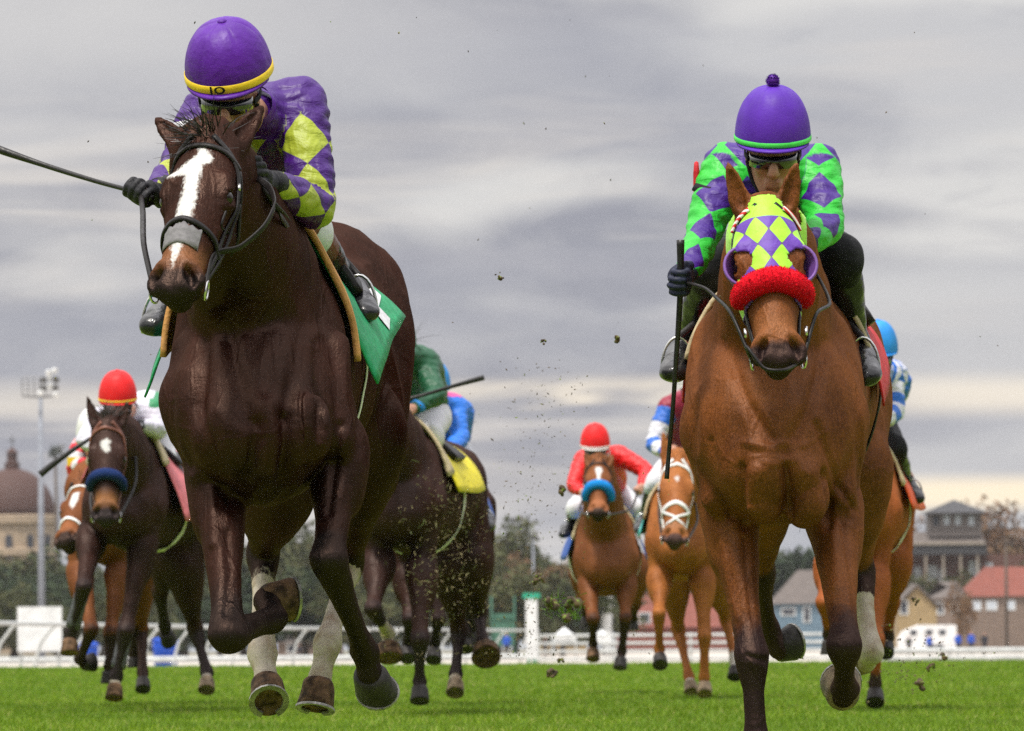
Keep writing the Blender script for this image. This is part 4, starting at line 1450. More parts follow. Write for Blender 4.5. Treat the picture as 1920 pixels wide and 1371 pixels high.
# turf course, a shallow bank down, then the low infield
V_ = [(-60, -5, 0), (60, -5, 0), (60, EDGE, 0), (-60, EDGE, 0), (60, EDGE + 3, -.5), (-60, EDGE + 3, -.5)]
tag(mesh_obj('turf_course', V_, [(0, 1, 2, 3), (3, 2, 4, 5)], M['turf'], None, Vector((0, 0, 0)), smooth=False), kind='structure')
m_, nt, b_ = new_mat('infield')
v_ = nt.obj()
c_ = nt.mix(nt.remap(nt.noise(v_, .02, 4), .4, .6), (.42, .38, .33), (.52, .48, .43))
c_ = nt.mix(nt.math('MULTIPLY', nt.remap(nt.noise(v_, .4, 4), .45, .7), .5), c_, (.30, .27, .24))
nt.put(b_.inputs['Base Color'], c_); b_.inputs['Roughness'].default_value = .9
M['infield'] = m_
m_, nt, b_ = new_mat('far_ground')
v_ = nt.obj()
nt.put(b_.inputs['Base Color'], nt.mix(nt.remap(nt.noise(v_, .02, 4), .4, .6), (.11, .12, .07), (.22, .19, .15))); b_.inputs['Roughness'].default_value = .9
M['far_ground'] = m_
sheet('ground', -600, 600, -140, 1100, -.53, M['far_ground'])
sheet('dirt_track', -400, 400, EDGE + 2.5, 640, -.505, M['infield'])

# turf blades: dense tufts, larger with distance
def grass():
    n_ = 380000
    # density falls off with distance
    u = RNG.uniform(0, 1, n_)
    y0, y1 = 28.0, 122.0
    y = y0 * (y1 / y0) ** (u ** 1.15)
    half = y * (1010 / FPX) + .4
    x = RNG.uniform(-1, 1, n_) * half
    patch = np.sin(x * 2.1 + np.sin(y * .7) * 2) * np.sin(y * .9 + x) * .25 + 1
    h = RNG.uniform(.028, .062, n_) * (1 + (y - 30) / 160) * patch
    wd = .0042 * (y / 28) ** 1.15 * RNG.uniform(.8, 1.5, n_)
    ang = RNG.uniform(0, PI, n_); lean = RNG.normal(0, .42, (n_, 2))
    dx = np.cos(ang) * wd / 2; dy = np.sin(ang) * wd / 2
    lx = lean[:, 0] * h; ly = lean[:, 1] * h
    V = np.zeros((n_, 5, 3))
    V[:, 0] = np.stack([x - dx, y - dy, np.full(n_, -.004)], 1)
    V[:, 1] = np.stack([x + dx, y + dy, np.full(n_, -.004)], 1)
    V[:, 2] = np.stack([x + dx * .8 + lx * .35, y + dy * .8 + ly * .35, h * .6], 1)
    V[:, 3] = np.stack([x - dx * .8 + lx * .35, y - dy * .8 + ly * .35, h * .6], 1)
    V[:, 4] = np.stack([x + lx, y + ly, h], 1)
    me = bpy.data.meshes.new('turf_grass')
    me.vertices.add(n_ * 5); me.vertices.foreach_set('co', V.astype(np.float32).ravel())
    b = (np.arange(n_) * 5)[:, None]
    loops = np.concatenate([b + 0, b + 1, b + 2, b + 3, b + 3, b + 2, b + 4], 1).astype(np.int32).ravel()
    me.loops.add(n_ * 7); me.loops.foreach_set('vertex_index', loops)
    me.polygons.add(n_ * 2)
    st = np.stack([np.arange(n_) * 7, np.arange(n_) * 7 + 4], 1).astype(np.int32).ravel()
    me.polygons.foreach_set('loop_start', st)
    me.polygons.foreach_set('loop_total', np.tile([4, 3], n_).astype(np.int32))
    me.update(calc_edges=True)
    t = np.tile([0, 0, .6, .6, 1.0], n_); r = np.repeat(RNG.uniform(0, 1, n_), 5)
    a = me.attributes.new('tip', 'FLOAT', 'POINT'); a.data.foreach_set('value', t.astype(np.float32))
    a = me.attributes.new('rnd', 'FLOAT', 'POINT'); a.data.foreach_set('value', r.astype(np.float32))
    m_, nt, b_ = new_mat('grass_blade')
    c = nt.mix(nt.attr('rnd'), (.080, .175, .006), (.275, .40, .020))
    c = nt.mix(nt.math('MULTIPLY', nt.remap(nt.noise(nt.mapping(nt.obj(), scale=(1, .45, 1)), 1.6, 4, .6), .60, .70), .8), c, (.20, .19, .07))
    c = nt.mix(nt.remap(nt.attr('rnd'), .93, .97), c, (.50, .46, .16))
    c = nt.mix(nt.remap(nt.noise(nt.obj(), .5, 3), .38, .62, 0, .6), c, (.10, .19, .01))
    nt.put(b_.inputs['Base Color'], c); b_.inputs['Roughness'].default_value = .55
    b_.inputs['Specular IOR Level'].default_value = .25
    tr = nt.n('ShaderNodeBsdfTranslucent'); nt.put(tr.inputs[0], c)
    mx = nt.n('ShaderNodeMixShader'); mx.inputs[0].default_value = .3
    nt.put(mx.inputs[1], b_.outputs[0]); nt.put(mx.inputs[2], tr.outputs[0])
    out = [n for n in nt.t.nodes if n.type == 'OUTPUT_MATERIAL'][0]; nt.put(out.inputs[0], mx.outputs[0])
    me.materials.append(m_)
    o = bpy.data.objects.new('turf_grass', me); COL.objects.link(o)
    tag(o, 'short bright green turf grass covering the race course', 'grass', kind='stuff')
grass()

# ================================================================ FAR SIDE
def col(name, c, rough=.7, var=.12, scale=2.0): 
    if name not in M: M[name] = plain(name, c, rough, var, scale, .3, bs=0)
    return M[name]
for n_, c_ in dict(stone=(.40, .31, .22), stone_pale=(.34, .29, .24), dome_copper=(.072, .034, .026), pole_grey=(.24, .26, .30), rail_white=(.50, .52, .51),
                   sign_white=(.70, .72, .72), roof_grey=(.125, .105, .095), roof_dark=(.055, .055, .06), roof_red=(.20, .060, .042), wall_blue=(.13, .20, .26), wall_grey=(.17, .145, .135),
                   wall_cream=(.34, .25, .13), wall_brick=(.13, .062, .048), wall_tan=(.20, .15, .12), window_pale=(.55, .60, .66), window_dark=(.05, .055, .07), shirt_blue=(.02, .08, .45),
                   dark_cloth=(.03, .03, .04), trailer_white=(.80, .80, .80), post_green=(.03, .35, .22), bin_blue=(.015, .08, .50), bark=(.09, .07, .055), tyre=(.02, .02, .02), orange=(.7, .28, .03)).items():
    col(n_, c_)

# ---- running rail, one post at a time, along a line that recedes to the right
def rail_pt(px, z=None, py=None):
    s = np.interp(px, [-60, 0, 520, 900, 1010], [81, 79, 57, 45, 42])
    D = FPX / s
    return P(px, 1207, D)
R0, R1_ = rail_pt(-70), rail_pt(1010)
rl = empty('running_rail', (R0.x, R0.y, -.5), 'white running rail on curved posts along the left edge of the turf', 'rail')
RZ = lambda p, z: Vector((p.x, p.y, z))
pts = [rail_pt(px) for px in range(-70, 1011, 40)]
# smooth straight run in plan
mb = MB(); mb.tube([RZ(p, 1.02) for p in pts], .055, 8); mb.build('top_rail', M['rail_white'], rl, True)
tot = [0]
for a, b in zip(pts, pts[1:]): tot.append(tot[-1] + (b - a).length)
k = 0; s_ = 0.0
while s_ < tot[-1]:
    x = np.interp(s_, tot, [p.x for p in pts]); y = np.interp(s_, tot, [p.y for p in pts])
    mb = MB()
    mb.tube([Vector((x - .55, y, -.52)), Vector((x - .52, y, .05)), Vector((x - .38, y, .55)), Vector((x - .12, y, .90)), Vector((x, y, 1.0))], [.045, .045, .042, .04, .04], 7)
    mb.build('post', M['rail_white'], rl, True)
    s_ += 6.2 + .02 * s_
# low white boarding behind the rail
def barrier(name, x0, x1, y, z0, z1, slats, mat, label, cat, post=3.0, y1=None):
    r = empty(name, ((x0 + x1) / 2, y, z0), label, cat)
    y1 = y if y1 is None else y1
    n = max(2, int(abs(x1 - x0) / post))
    for i in range(n + 1):
        f = i / n
        mb = MB(); mb.box((x0 + (x1 - x0) * f, y + (y1 - y) * f + .06, (z0 + z1) / 2), (.09, .09, z1 - z0)); mb.build('post', mat, r)
    for j in range(slats):
        z = z0 + (z1 - z0) * (j + .75) / slats
        mb = MB(); mb.tube([(x0, y, z), (x1, y1, z)], .05 if slats > 2 else .12, 6); mb.build('bar', mat, r)
    return r
def X_(px, D): return P(px, 1200, D).x
barrier('boarding', X_(-60, 235), X_(1000, 235), 235, -.5, .10, 1, M['rail_white'], 'low white boarding on the ground behind the curved running rail', 'barrier', 5)
barrier('crowd_barrier', X_(1010, 200), X_(1580, 200), 200, -.5, .75, 5, M['rail_white'], 'white barrier of several parallel pipes beyond the chestnut and bay horses', 'barrier', 2.4)
barrier('far_fence', X_(1560, 250), X_(2000, 250), 250, -.5, .12, 2, M['rail_white'], 'low white fence at the far right in front of the trailer', 'fence', 4)

# ---- floodlight masts
def mast(px, top, D, label, wide, r0, lampside=1):
    x = X_(px, D); zt = P(px, top, D).z
    r = empty('floodlight_mast', (x, D, -.5), label, 'floodlight')
    mb = MB(); mb.tube([(x, D, -.5), (x, D, zt * .5), (x, D, zt)], [r0, r0 * .8, r0 * .5], 12); mb.build('pole', M['pole_grey'], r, True)
    fr = MB()
    for k in (0, 1, 2, 3):
        fr.tube([(x - wide * .9, D, zt + k * wide * .30), (x + wide * .25, D, zt + k * wide * .30)], .022 * wide, 5)
    for k in range(5):
        xx = x - wide * .9 + wide * 1.15 * k / 4
        fr.tube([(xx, D, zt), (xx, D, zt + wide * .9)], .022 * wide, 5)
    fr.tube([(x - wide * .9, D, zt), (x, D - wide * .5, zt - wide * .1), (x + wide * .9, D, zt)], .05 * wide, 5)
    fr.build('frame', M['dark_metal'], r)
    rg = random.Random(int(px))
    for i in range(4):
        for j in range(3):
            if rg.random() < .12: continue
            c = Vector((x + wide * (.12 + .34 * j + rg.uniform(-.06, .06)), D - .3 - rg.random() * .6, zt + wide * (.05 + .36 * i + rg.uniform(-.08, .08))))
            mb = MB(); ax = Vector((.8 - rg.random() * .8, -.55, -.35))
            mb.lathe(c, [(.05 * wide, -.2 * wide), (.12 * wide, -.12 * wide), (.17 * wide, .05 * wide), (.14 * wide, .06 * wide)], 10, axis=ax)
            mb.build('lamp', M['sign_white'] if rg.random() < .55 else M['dark_metal'], r, True)
    return r
mast(78, 742, 345, 'tall grey floodlight mast with a bank of lamps beside the domed building', 1.12, .21)
mast(1001, 1010, 520, 'distant floodlight mast rising above the trees near the middle', .55, .16, -1)
mast(112, 850, 640, 'smaller blurred floodlight mast just behind the beaded-bridle horse', .7, .2)

# ---- domed church
D = 900; s = FPX / D
cx = X_(24, D)
zz = lambda py, px=24: P(px, py, D).z
ch = empty('domed_church', (cx, D, -.5), 'tan stone church with a dark dome topped by a cross at the far left', 'church')
rd = 82 / s
mb = MB(); mb.lathe((cx, D, 0), [(rd * 1.04, -.5), (rd * 1.04, zz(1045)), (rd * 1.12, zz(1042)), (rd * 1.12, zz(1030)), (rd, zz(1028)), (rd, zz(985)), (rd * 1.08, zz(982)), (rd * 1.08, zz(968)), (rd * .98, zz(966))], 32)
mb.build('drum', M['stone'], ch, False)
zb, zt = zz(966), zz(878)
mb = MB(); mb.lathe((cx, D, 0), [(rd * .99 * math.cos(a), zb + (zt - zb) * math.sin(a)) for a in np.linspace(0, PI / 2 - .12, 12)], 32)
mb.build('dome', M['dome_copper'], ch, True)
mb = MB(); mb.lathe((cx, D, 0), [(1.1, zt - .4), (1.1, zz(868)), (.75, zz(866)), (.75, zz(850)), (.95, zz(849)), (.0001, zz(838))], 12); mb.build('lantern', M['dome_copper'], ch)
mb = MB(); mb.box((cx, D, zz(829)), (.16, .16, 1.8)); mb.box((cx, D - .003, zz(826)), (.9, .14, .16)); mb.build('cross', M['dark_metal'], ch)
mb = MB()
for k in range(14):
    a = PI * k / 13 + PI
    x, y = cx + math.cos(a) * rd * 1.05, D + math.sin(a) * rd * 1.05
for k in range(7):
    a = -PI / 2 + (k - 3) * .48
    c = Vector((cx + math.cos(a) * rd * 1.045, D + math.sin(a) * rd * 1.045, 0)); R_z = a + PI / 2
    mb = MB(); z0, z1 = zz(1050), zz(1010)
    mb.box((c.x, c.y, (z0 + z1) / 2), (.95, .12, z1 - z0), R_z)
    mb.tube([(c.x, c.y - .02, z1), (c.x + .001, c.y + .1, z1)], .475, 14)
    mb.build('window', M['window_dark'], ch)

# ---- houses on the right
def gable_house(name, px0, px1, D, base, eave, ridge, wall, roof, label, wins=(), front=True, depth=7, cat='house'):
    x0, x1 = X_(px0, D), X_(px1, D); cx = (x0 + x1) / 2
    z = lambda py: P((px0 + px1) / 2, py, D).z
    r = empty(name, (cx, D, -.5), label, cat)
    ze, zr = z(eave), z(ridge)
    mb = MB(); mb.box((cx, D + depth / 2, (ze - .5) / 2), (x1 - x0, depth, ze + .5))
    o = .35
    if front:
        mb.prism([(x0, ze), (x1, ze), (cx, zr)], D, D + depth)
    mb.build('wall', wall, r)
    mb = MB()
    if front:
        for a, b in (((x0 - o, ze - o * .3), (cx, zr + .02)), ((x1 + o, ze - o * .3), (cx, zr + .02))):
            poly = [a, b, (b[0], b[1] + .25), (a[0], a[1] + .25)]
            mb.prism(poly if a[0] < b[0] else poly[::-1], D - o, D + depth + o)
    else:
        V = [(x0 - o, D - o, ze), (x1 + o, D - o, ze), (x1 + o, D + depth + o, ze), (x0 - o, D + depth + o, ze),
             (x0 + depth * .35, D + depth / 2, zr), (x1 - depth * .35, D + depth / 2, zr)]
        mb.add(V, [(0, 1, 5, 4), (1, 2, 5), (2, 3, 4, 5), (3, 0, 4), (3, 2, 1, 0)])
    mb.build('roof', roof, r)
    for (wx0, wy0, wx1, wy1, wm) in wins:
        a = Vector((X_(wx0, D), 0, z(wy1))); b = Vector((X_(wx1, D), 0, z(wy0)))
        c = (a + b) / 2
        mb = MB(); mb.box((c.x, D - .02, c.z), (b.x - a.x + .25, .12, b.z - a.z + .25)); w_ = mb.build('window', M['sign_white'], r)
        mb = MB(); mb.box((c.x, D - .05, c.z), (b.x - a.x, .12, b.z - a.z)); mb.build('pane', M[wm], w_)
    return r
gable_house('gable_house', 1683, 1757, 560, 1232, 1140, 1100, M['wall_cream'], M['roof_grey'], 'cream gabled house with a tall dark window behind the white trailer', [(1690, 1128, 1701, 1150, 'window_dark')])
gable_house('side_house', 1752, 1812, 590, 1232, 1122, 1090, M['wall_tan'], M['roof_grey'], 'tan house wing with a grey roof next to the cream gabled house', [(1760, 1130, 1768, 1150, 'window_dark'), (1785, 1132, 1795, 1148, 'window_dark')], front=False)
gable_house('red_roof_house', 1806, 2010, 610, 1232, 1118, 1062, M['wall_tan'], M['roof_red'], 'long tan house under a red roof at the far right edge', [(1826, 1128, 1838, 1142, 'window_pale'), (1852, 1128, 1868, 1142, 'window_pale'), (1890, 1128, 1902, 1142, 'window_pale')], front=False)
gable_house('blue_house', 1452, 1580, 600, 1232, 1132, 1068, M['wall_blue'], M['roof_grey'], 'blue house with a broad grey roof seen between the bay horse legs', [(1467, 1142, 1490, 1152, 'window_dark'), (1508, 1140, 1518, 1165, 'window_dark')], front=False)
gable_house('red_house', 1158, 1420, 620, 1232, 1176, 1112, M['roof_red'], M['roof_red'], 'low red roofed house with a white framed dormer behind the chestnut horse', [(1200, 1150, 1218, 1166, 'window_dark')], front=False)
gable_house('yellow_house', 1012, 1100, 580, 1232, 1188, 1150, M['wall_cream'], M['roof_grey'], 'small yellow house beyond the rail left of the red cap rider horse', [(1030, 1192, 1040, 1206, 'window_dark')])
gable_house('store_shed', 520, 640, 520, 1232, 1205, 1178, M['wall_tan'], M['roof_grey'], 'low brown shed under the trees behind the white rail', [(540, 1210, 552, 1222, 'window_dark')], front=False)
# stand with a pyramid-roofed tower
D = 760
r = empty('tower_building', (X_(1790, D), D, -.5), 'brick building with a grey pyramid roofed tower on the right', 'building')
zf = lambda py: P(1790, py, D).z
xf = lambda px: X_(px, D)
def bx(name, mat, x0, x1, y0, y1, z0, z1, par=r):
    mb = MB(); mb.box(((x0 + x1) / 2, (y0 + y1) / 2, (z0 + z1) / 2), (x1 - x0, y1 - y0, z1 - z0)); return mb.build(name, mat, par)
bx('brick_wall', M['wall_brick'], xf(1700), xf(1925), D, D + 14, -.5, zf(1040))
bx('veranda_roof', M['roof_dark'], xf(1690), xf(1850), D - 2.5, D + 12, zf(1040), zf(1022))
bx('parapet', M['stone_pale'], xf(1692), xf(1846), D - 2.7, D - 2.4, zf(1022), zf(1017))
mb = MB(); a, b = xf(1694), xf(1848)
mb.add([(a, D - 2, zf(1018)), (b, D - 2, zf(1018)), (b, D + 11, zf(1018)), (a, D + 11, zf(1018)), (xf(1722), D + 3, zf(996)), (xf(1846), D + 3, zf(996))], [(0, 1, 5, 4), (1, 2, 5), (2, 3, 4, 5), (3, 0, 4), (3, 2, 1, 0)]); mb.build('upper_roof', M['roof_grey'], r)
bx('tower_wall', M['wall_grey'], xf(1744), xf(1842), D - .5, D + 6, zf(1006), zf(962))
mb = MB(); a, b, z0 = xf(1734), xf(1854), zf(962)
mb.add([(a, D - 1.5, z0), (b, D - 1.5, z0), (b, D + 7, z0), (a, D + 7, z0), ((a + b) / 2, D + 2.7, zf(936))], [(0, 1, 4), (1, 2, 4), (2, 3, 4), (3, 0, 4), (3, 2, 1, 0)]); mb.build('tower_roof', M['roof_dark'], r)
for (a, b, c, d) in ((1742, 1060, 1758, 1090), (1762, 1066, 1774, 1090), (1818, 1052, 1838, 1084), (1850, 1056, 1862, 1076), (1716, 1062, 1728, 1084)):
    w_ = bx('window', M['window_pale'], xf(a), xf(c), D - .06, D + .05, zf(d), zf(b))
    mb = MB(); mb.box(((xf(a) + xf(c)) / 2, D - .07, (zf(b) + zf(d)) / 2), (.1, .08, zf(b) - zf(d))); mb.build('mullion', M['wall_brick'], w_)
for (a, b, c, d) in ((1752, 968, 1762, 986), (1772, 966, 1782, 984), (1793, 966, 1803, 984), (1818, 968, 1828, 986)):
    bx('window', M['window_pale'] if a != 1752 else M['window_dark'], xf(a), xf(c), D - .56, D - .45, zf(d), zf(b))
for a in (1705, 1735, 1768, 1800, 1832):
    bx('column', M['stone_pale'], xf(a) - .12, xf(a) + .12, D - 2.4, D - 2.1, -.5, zf(1040))

# ---- smaller far things
def spot(px, D, z=-.5): return Vector((X_(px, D), D, z))
# white trailer
D = 470; c = spot(1738, D)
r = empty('trailer', c, 'white trailer parked behind the low fence on the right', 'trailer')
L = (1792 - 1684) / FPX * D
ht_ = P(1738, 1172, D).z
pr = [(c.x - L / 2, -.1), (c.x + L / 2, -.1), (c.x + L / 2, ht_), (c.x - L * .15, ht_), (c.x - L * .42, ht_ * .72), (c.x - L / 2, ht_ * .35)]
mb = MB(); mb.prism(pr, D - 1.1, D + 1.1); mb.build('shell', M['trailer_white'], r)
for f in (-.25, .02, .25):
    mb = MB(); mb.box((c.x + L * f, D - 1.12, ht_ * .66), (.5, .06, .35)); mb.build('window', M['window_dark'], r)
for f in (.05, .2):
    mb = MB(); mb.tube([(c.x + L * f, D - 1.2, -.15), (c.x + L * f, D - .95, -.15)], .34, 14); mb.build('wheel', M['tyre'], r, True)
# blurred white board and judge's post
def simple_sign(name, px0, px1, py0, py1, D, mat, label, cat, posts=True, edge=None):
    x0, x1 = X_(px0, D), X_(px1, D); z1 = P(px0, py0, D).z; z0 = P(px0, py1, D).z
    r = empty(name, ((x0 + x1) / 2, D, -.5), label, cat)
    mb = MB(); mb.box(((x0 + x1) / 2, D, (z0 + z1) / 2), (x1 - x0, .12, z1 - z0)); mb.build('panel', mat, r)
    for x in (x0 + .1, x1 - .1):
        mb = MB(); mb.box((x, D + .11, (z1 - .5) / 2), (.1, .1, z1 + .5 - .02)); mb.build('post', edge or M['rail_white'], r)
    if edge:
        mb = MB(); mb.box(((x0 + x1) / 2, D, z1 + .09), (x1 - x0 + .2, .2, .18)); mb.build('top_trim', edge, r)
    return r
simple_sign('white_board', 33, 116, 1138, 1222, 190, M['sign_white'], 'large pale board standing behind the rail below the floodlight mast', 'board')
simple_sign('finish_post', 986, 1008, 1122, 1236, 215, M['sign_white'], 'white finish post edged in green near the middle of the course', 'post', edge=M['post_green'])
for px0, px1, py0, py1, D in ((922, 965, 1118, 1180, 420),):
    x0, x1 = X_(px0, D), X_(px1, D)
    r = empty('green_frame', ((x0 + x1) / 2, D, -.5), 'thin green goal-like frame in front of the trees left of the finish post', 'frame')
    z1 = P(px0, py0, D).z
    for x in (x0, x1): 
        mb = MB(); mb.tube([(x, D, -.5), (x, D, z1)], .06, 7); mb.build('upright', col('net_green', (.06, .16, .11)), r, True)
    mb = MB(); mb.tube([(x0, D, z1 * .6), (x1, D, z1 * .6)], .05, 7); mb.build('crossbar', M['net_green'], r, True)
    mb = MB(); mb.box(((x0 + x1) / 2, D + .1, z1 * .38), (x1 - x0, .04, z1 * .6)); mb.build('netting', col('net_green', (.06, .16, .11)), r)
# blue bins
def bin_(px, py0, D, label, w=.75):
    c = spot(px, D); z = P(px, py0, D).z
    r = empty('waste_bin', c, label, 'bin')
    mb = MB(); mb.lathe((c.x, c.y, -.5), [(w * .38, 0), (w * .5, z + .4), (w * .5, z + .42)], 16); mb.build('drum', M['bin_blue'], r, True)
    mb = MB(); mb.lathe((c.x, c.y, z - .06), [(w * .54, 0), (w * .54, .06), (w * .35, .14), (.001, .17)], 16); mb.build('lid', M['bin_blue'], r, True)
bin_(304, 1200, 240, 'blue bin right of the other one behind the rail by the dark horse hock')
bin_(317, 1203, 246, 'second blue bin pressed against its neighbour on the right')
bin_(166, 1208, 236, 'blue bin behind the bent rail post under the grey booted foreleg')

# people far off
def far_person(px, py, D, shirt, label, leg='dark_cloth', turn=0, h=None):
    c = spot(px, D); top = P(px, py, D).z; H_ = top + .5
    k = H_ / 1.75
    B = Body(.035)
    z0 = -.5
    p = lambda x, y, z: c + Vector((x * k, y * k, z * k))
    B.ball(p(0, 0, 1.64), (.075 * k, .09 * k, .11 * k), k=.02, tag=1)
    B.seg(p(0, 0, 1.5), p(0, 0, 1.56), .05 * k, .05 * k, k=.02, tag=1)
    B.chain([p(0, 0, 1.42), p(0, 0, 1.2), p(0, 0, .95)], [(.19 * k, .10 * k), (.16 * k, .11 * k), (.15 * k, .11 * k)], k=.04, step=.1, tag=2)
    for s in (-1, 1):
        B.chain([p(s * .19, 0, 1.42), p(s * .25, .02, 1.15), p(s * .20, -.10, .92)], [.055 * k, .045 * k, .035 * k], k=.03, step=.1, tag=2)
        B.chain([p(s * .08, 0, .92), p(s * .10, -.06 * s * turn, .5), p(s * .10, .08 * s * turn, .06)], [.085 * k, .062 * k, .045 * k], k=.03, step=.12, tag=3)
        B.seg(p(s * .10, .08 * s * turn, .04), p(s * .10, .08 * s * turn - .14, .04), .04 * k, .04 * k, k=.02, tag=3)
    V, Q = B.mesh(smooth=1); tg = B.own(V)[2]
    ft = tg[Q[:, 0]]
    mi = np.where(ft == 1, 0, np.where(ft == 2, 1, 2))
    o = mesh_obj('person', V, Q, None, None, c, mats=[M['skin'], M[shirt], M[leg]], midx=mi)
    tag(o, label, 'person')
FPS = [(1704, 1192, 'dark_cloth', 'person in dark clothes standing alone left of the trailer door'),
       (1742, 1190, 'shirt_blue', 'person in a blue shirt standing in front of the trailer middle'),
       (1796, 1186, 'shirt_blue', 'person in blue leaning beside the trailer, left of the group of three'),
       (1821, 1184, 'shirt_blue', 'person in a bright blue top, middle of the group right of the trailer'),
       (1846, 1186, 'dark_cloth', 'person in dark clothes, rightmost of the group right of the trailer'),
       (513, 1206, 'shirt_blue', 'person in blue behind the rail between the dark horse white feet'),
       (562, 1208, 'dark_cloth', 'person in dark clothes behind the rail beside a curved post'),
       (950, 1186, 'shirt_blue', 'person in a blue cap area behind the rail left of the finish post'),
       (1022, 1196, 'dark_cloth', 'person in dark clothes just right of the finish post')]
for px, py, sh, lb in FPS: far_person(px, py, 400, sh, lb, turn=(px % 3) * .5)

# ---- trees
def tree_mesh(seed, h, w, leafsize, n, bare=False, warm=0.0):
    rg = np.random.default_rng(seed)
    mb = MB()
    th = h * .35
    mb.tube([(0, 0, -.1), (.04 * w, .02, th * .6), (0, 0, th), (.05 * w, 0, h * .7)], [h * .035, h * .028, h * .022, h * .006], 7)
    tips = []
    for i in range(16):
        a = rg.uniform(0, 2 * PI); z0 = rg.uniform(th * .6, h * .65); l = rg.uniform(.35, .55) * w
        e = Vector((math.cos(a) * l, math.sin(a) * l, z0 + rg.uniform(.1, .38) * h))
        mid = Vector((math.cos(a) * l * .45, math.sin(a) * l * .45, z0 + (e.z - z0) * .7))
        mb.tube([(0, 0, z0), mid, e], [h * .014, h * .009, h * .003], 5)
        tips += [e, mid.lerp(e, .5)]
        for _ in range(2):
            e2 = e + Vector(rg.normal(0, .12 * w, 3)); mb.tube([mid, e2], [h * .006, h * .002], 4); tips.append(e2)
    V = []; 
    cl = []
    for t in tips: cl.append((t, rg.uniform(.10, .20) * w))
    for _ in range(10):
        a = rg.uniform(0, 2 * PI); r_ = rg.uniform(0, .45) * w
        cl.append((Vector((math.cos(a) * r_, math.sin(a) * r_, rg.uniform(.25, .95) * h * (1 - .25 * r_ / w))), rg.uniform(.10, .18) * w))
    cen = np.array([c[0] for c in cl]); rad = np.array([c[1] for c in cl])
    k = rg.integers(0, len(cl), n)
    d = rg.normal(0, 1, (n, 3)); d /= np.linalg.norm(d, axis=1)[:, None]
    pos = cen[k] + d * (rad[k] * rg.uniform(.35, 1.05, n) ** .6)[:, None]
    pos[:, 2] = np.maximum(pos[:, 2], .3)
    a1 = rg.normal(0, 1, (n, 3)); a1 /= np.linalg.norm(a1, axis=1)[:, None]
    a2 = np.cross(a1, rg.normal(0, 1, (n, 3))); a2 /= np.linalg.norm(a2, axis=1)[:, None]
    ls = leafsize * rg.uniform(.6, 1.3, n)[:, None]
    Q4 = np.stack([pos - a1 * ls, pos - a2 * ls * .6, pos + a1 * ls, pos + a2 * ls * .6], 1)
    return mb, Q4.reshape(-1, 3), np.arange(n * 4).reshape(-1, 4), np.repeat(rg.uniform(0, 1, len(cl))[k], 4)
def leaf_mat(name, a, b_col, c_col):
    m_, nt, b_ = new_mat(name)
    c = nt.mix(nt.attr('clump'), a, b_col)
    c = nt.mix(nt.remap(nt.noise(nt.obj(), 2.0, 3), .5, .7), c, c_col)
    nt.put(b_.inputs['Base Color'], c); b_.inputs['Roughness'].default_value = .7; b_.inputs['Specular IOR Level'].default_value = .15
    return m_
LM = [leaf_mat('leaf_olive', (.040, .055, .022), (.090, .100, .040), (.12, .095, .04)),
      leaf_mat('leaf_dark', (.022, .040, .020), (.048, .066, .028), (.04, .055, .028)),
      leaf_mat('leaf_autumn', (.16, .085, .045), (.22, .13, .07), (.12, .10, .05))]
TR = []
kinds = [(1, 8, 7, .24, 7000, 0), (2, 9, 8, .26, 8000, 0), (3, 7, 8, .24, 7000, 1), (4, 10, 8, .25, 7000, 1), (5, 8, 7, .18, 3500, 2), (6, 7.5, 7.5, .24, 7000, 0)]
for i, (sd, h, w_, ls, n, lm) in enumerate(kinds):
    mbt, V_, F_, cl_ = tree_mesh(sd, h, w_, ls, n)
    TR.append([mbt, V_, F_, cl_, lm, h, None])
def place_tree(ti, px, top, D, label, group, rz=0.0, wide=1.0):
    mbt, V_, F_, cl_, lm, h, made = TR[ti]
    z = P(px, top, D).z + .5; k = z / (h * 1.08)
    loc = spot(px, D)
    if made is None:
        r = empty('tree', (0, 0, 0), label, 'tree', group)
        t = mbt.build('trunk', M['bark'], r, True, origin=Vector((0, 0, 0)))
        f = mesh_obj('crown', V_, F_, LM[lm], r, Vector((0, 0, 0)), smooth=False, attrs=dict(clump=cl_))
        TR[ti][6] = r
    else:
        r = made.copy(); COL.objects.link(r)
        for c_ in made.children:
            q = c_.copy(); COL.objects.link(q); q.parent = r
    r['label'] = label
    if group: r['group'] = group
    r.location = loc; r.scale = (k * wide, k * wide, k); r.rotation_euler = (0, 0, rz)
rt = random.Random(3)
# left wood below the dome
LG = 'trees below the domed church'; LGl = 'dark green tree in the row below the church dome at the left'
for px in range(-40, 420, 38):
    place_tree(rt.choice([2, 3, 0]), px + rt.uniform(-8, 8), 1058 + rt.uniform(-10, 16), rt.uniform(520, 640), LGl, LG, rt.uniform(0, 6), 1.15)
for px in range(-30, 420, 55):
    place_tree(rt.choice([2, 0, 5]), px + rt.uniform(-8, 8), 1110 + rt.uniform(-10, 16), rt.uniform(430, 480), LGl, LG, rt.uniform(0, 6), 1.25)
MG = 'trees beyond the rail in the middle'; MGl = 'olive green tree in the row beyond the rail between the horses'
for px in range(455, 900, 40):
    place_tree(rt.choice([0, 1, 5, 2]), px + rt.uniform(-8, 8), 1022 + rt.uniform(-14, 20), rt.uniform(520, 640), MGl, MG, rt.uniform(0, 6), 1.15)
for px in range(455, 1160, 60):
    place_tree(rt.choice([0, 5, 2]), px + rt.uniform(-8, 8), 1095 + rt.uniform(-14, 20), rt.uniform(440, 500), MGl, MG, rt.uniform(0, 6), 1.3)
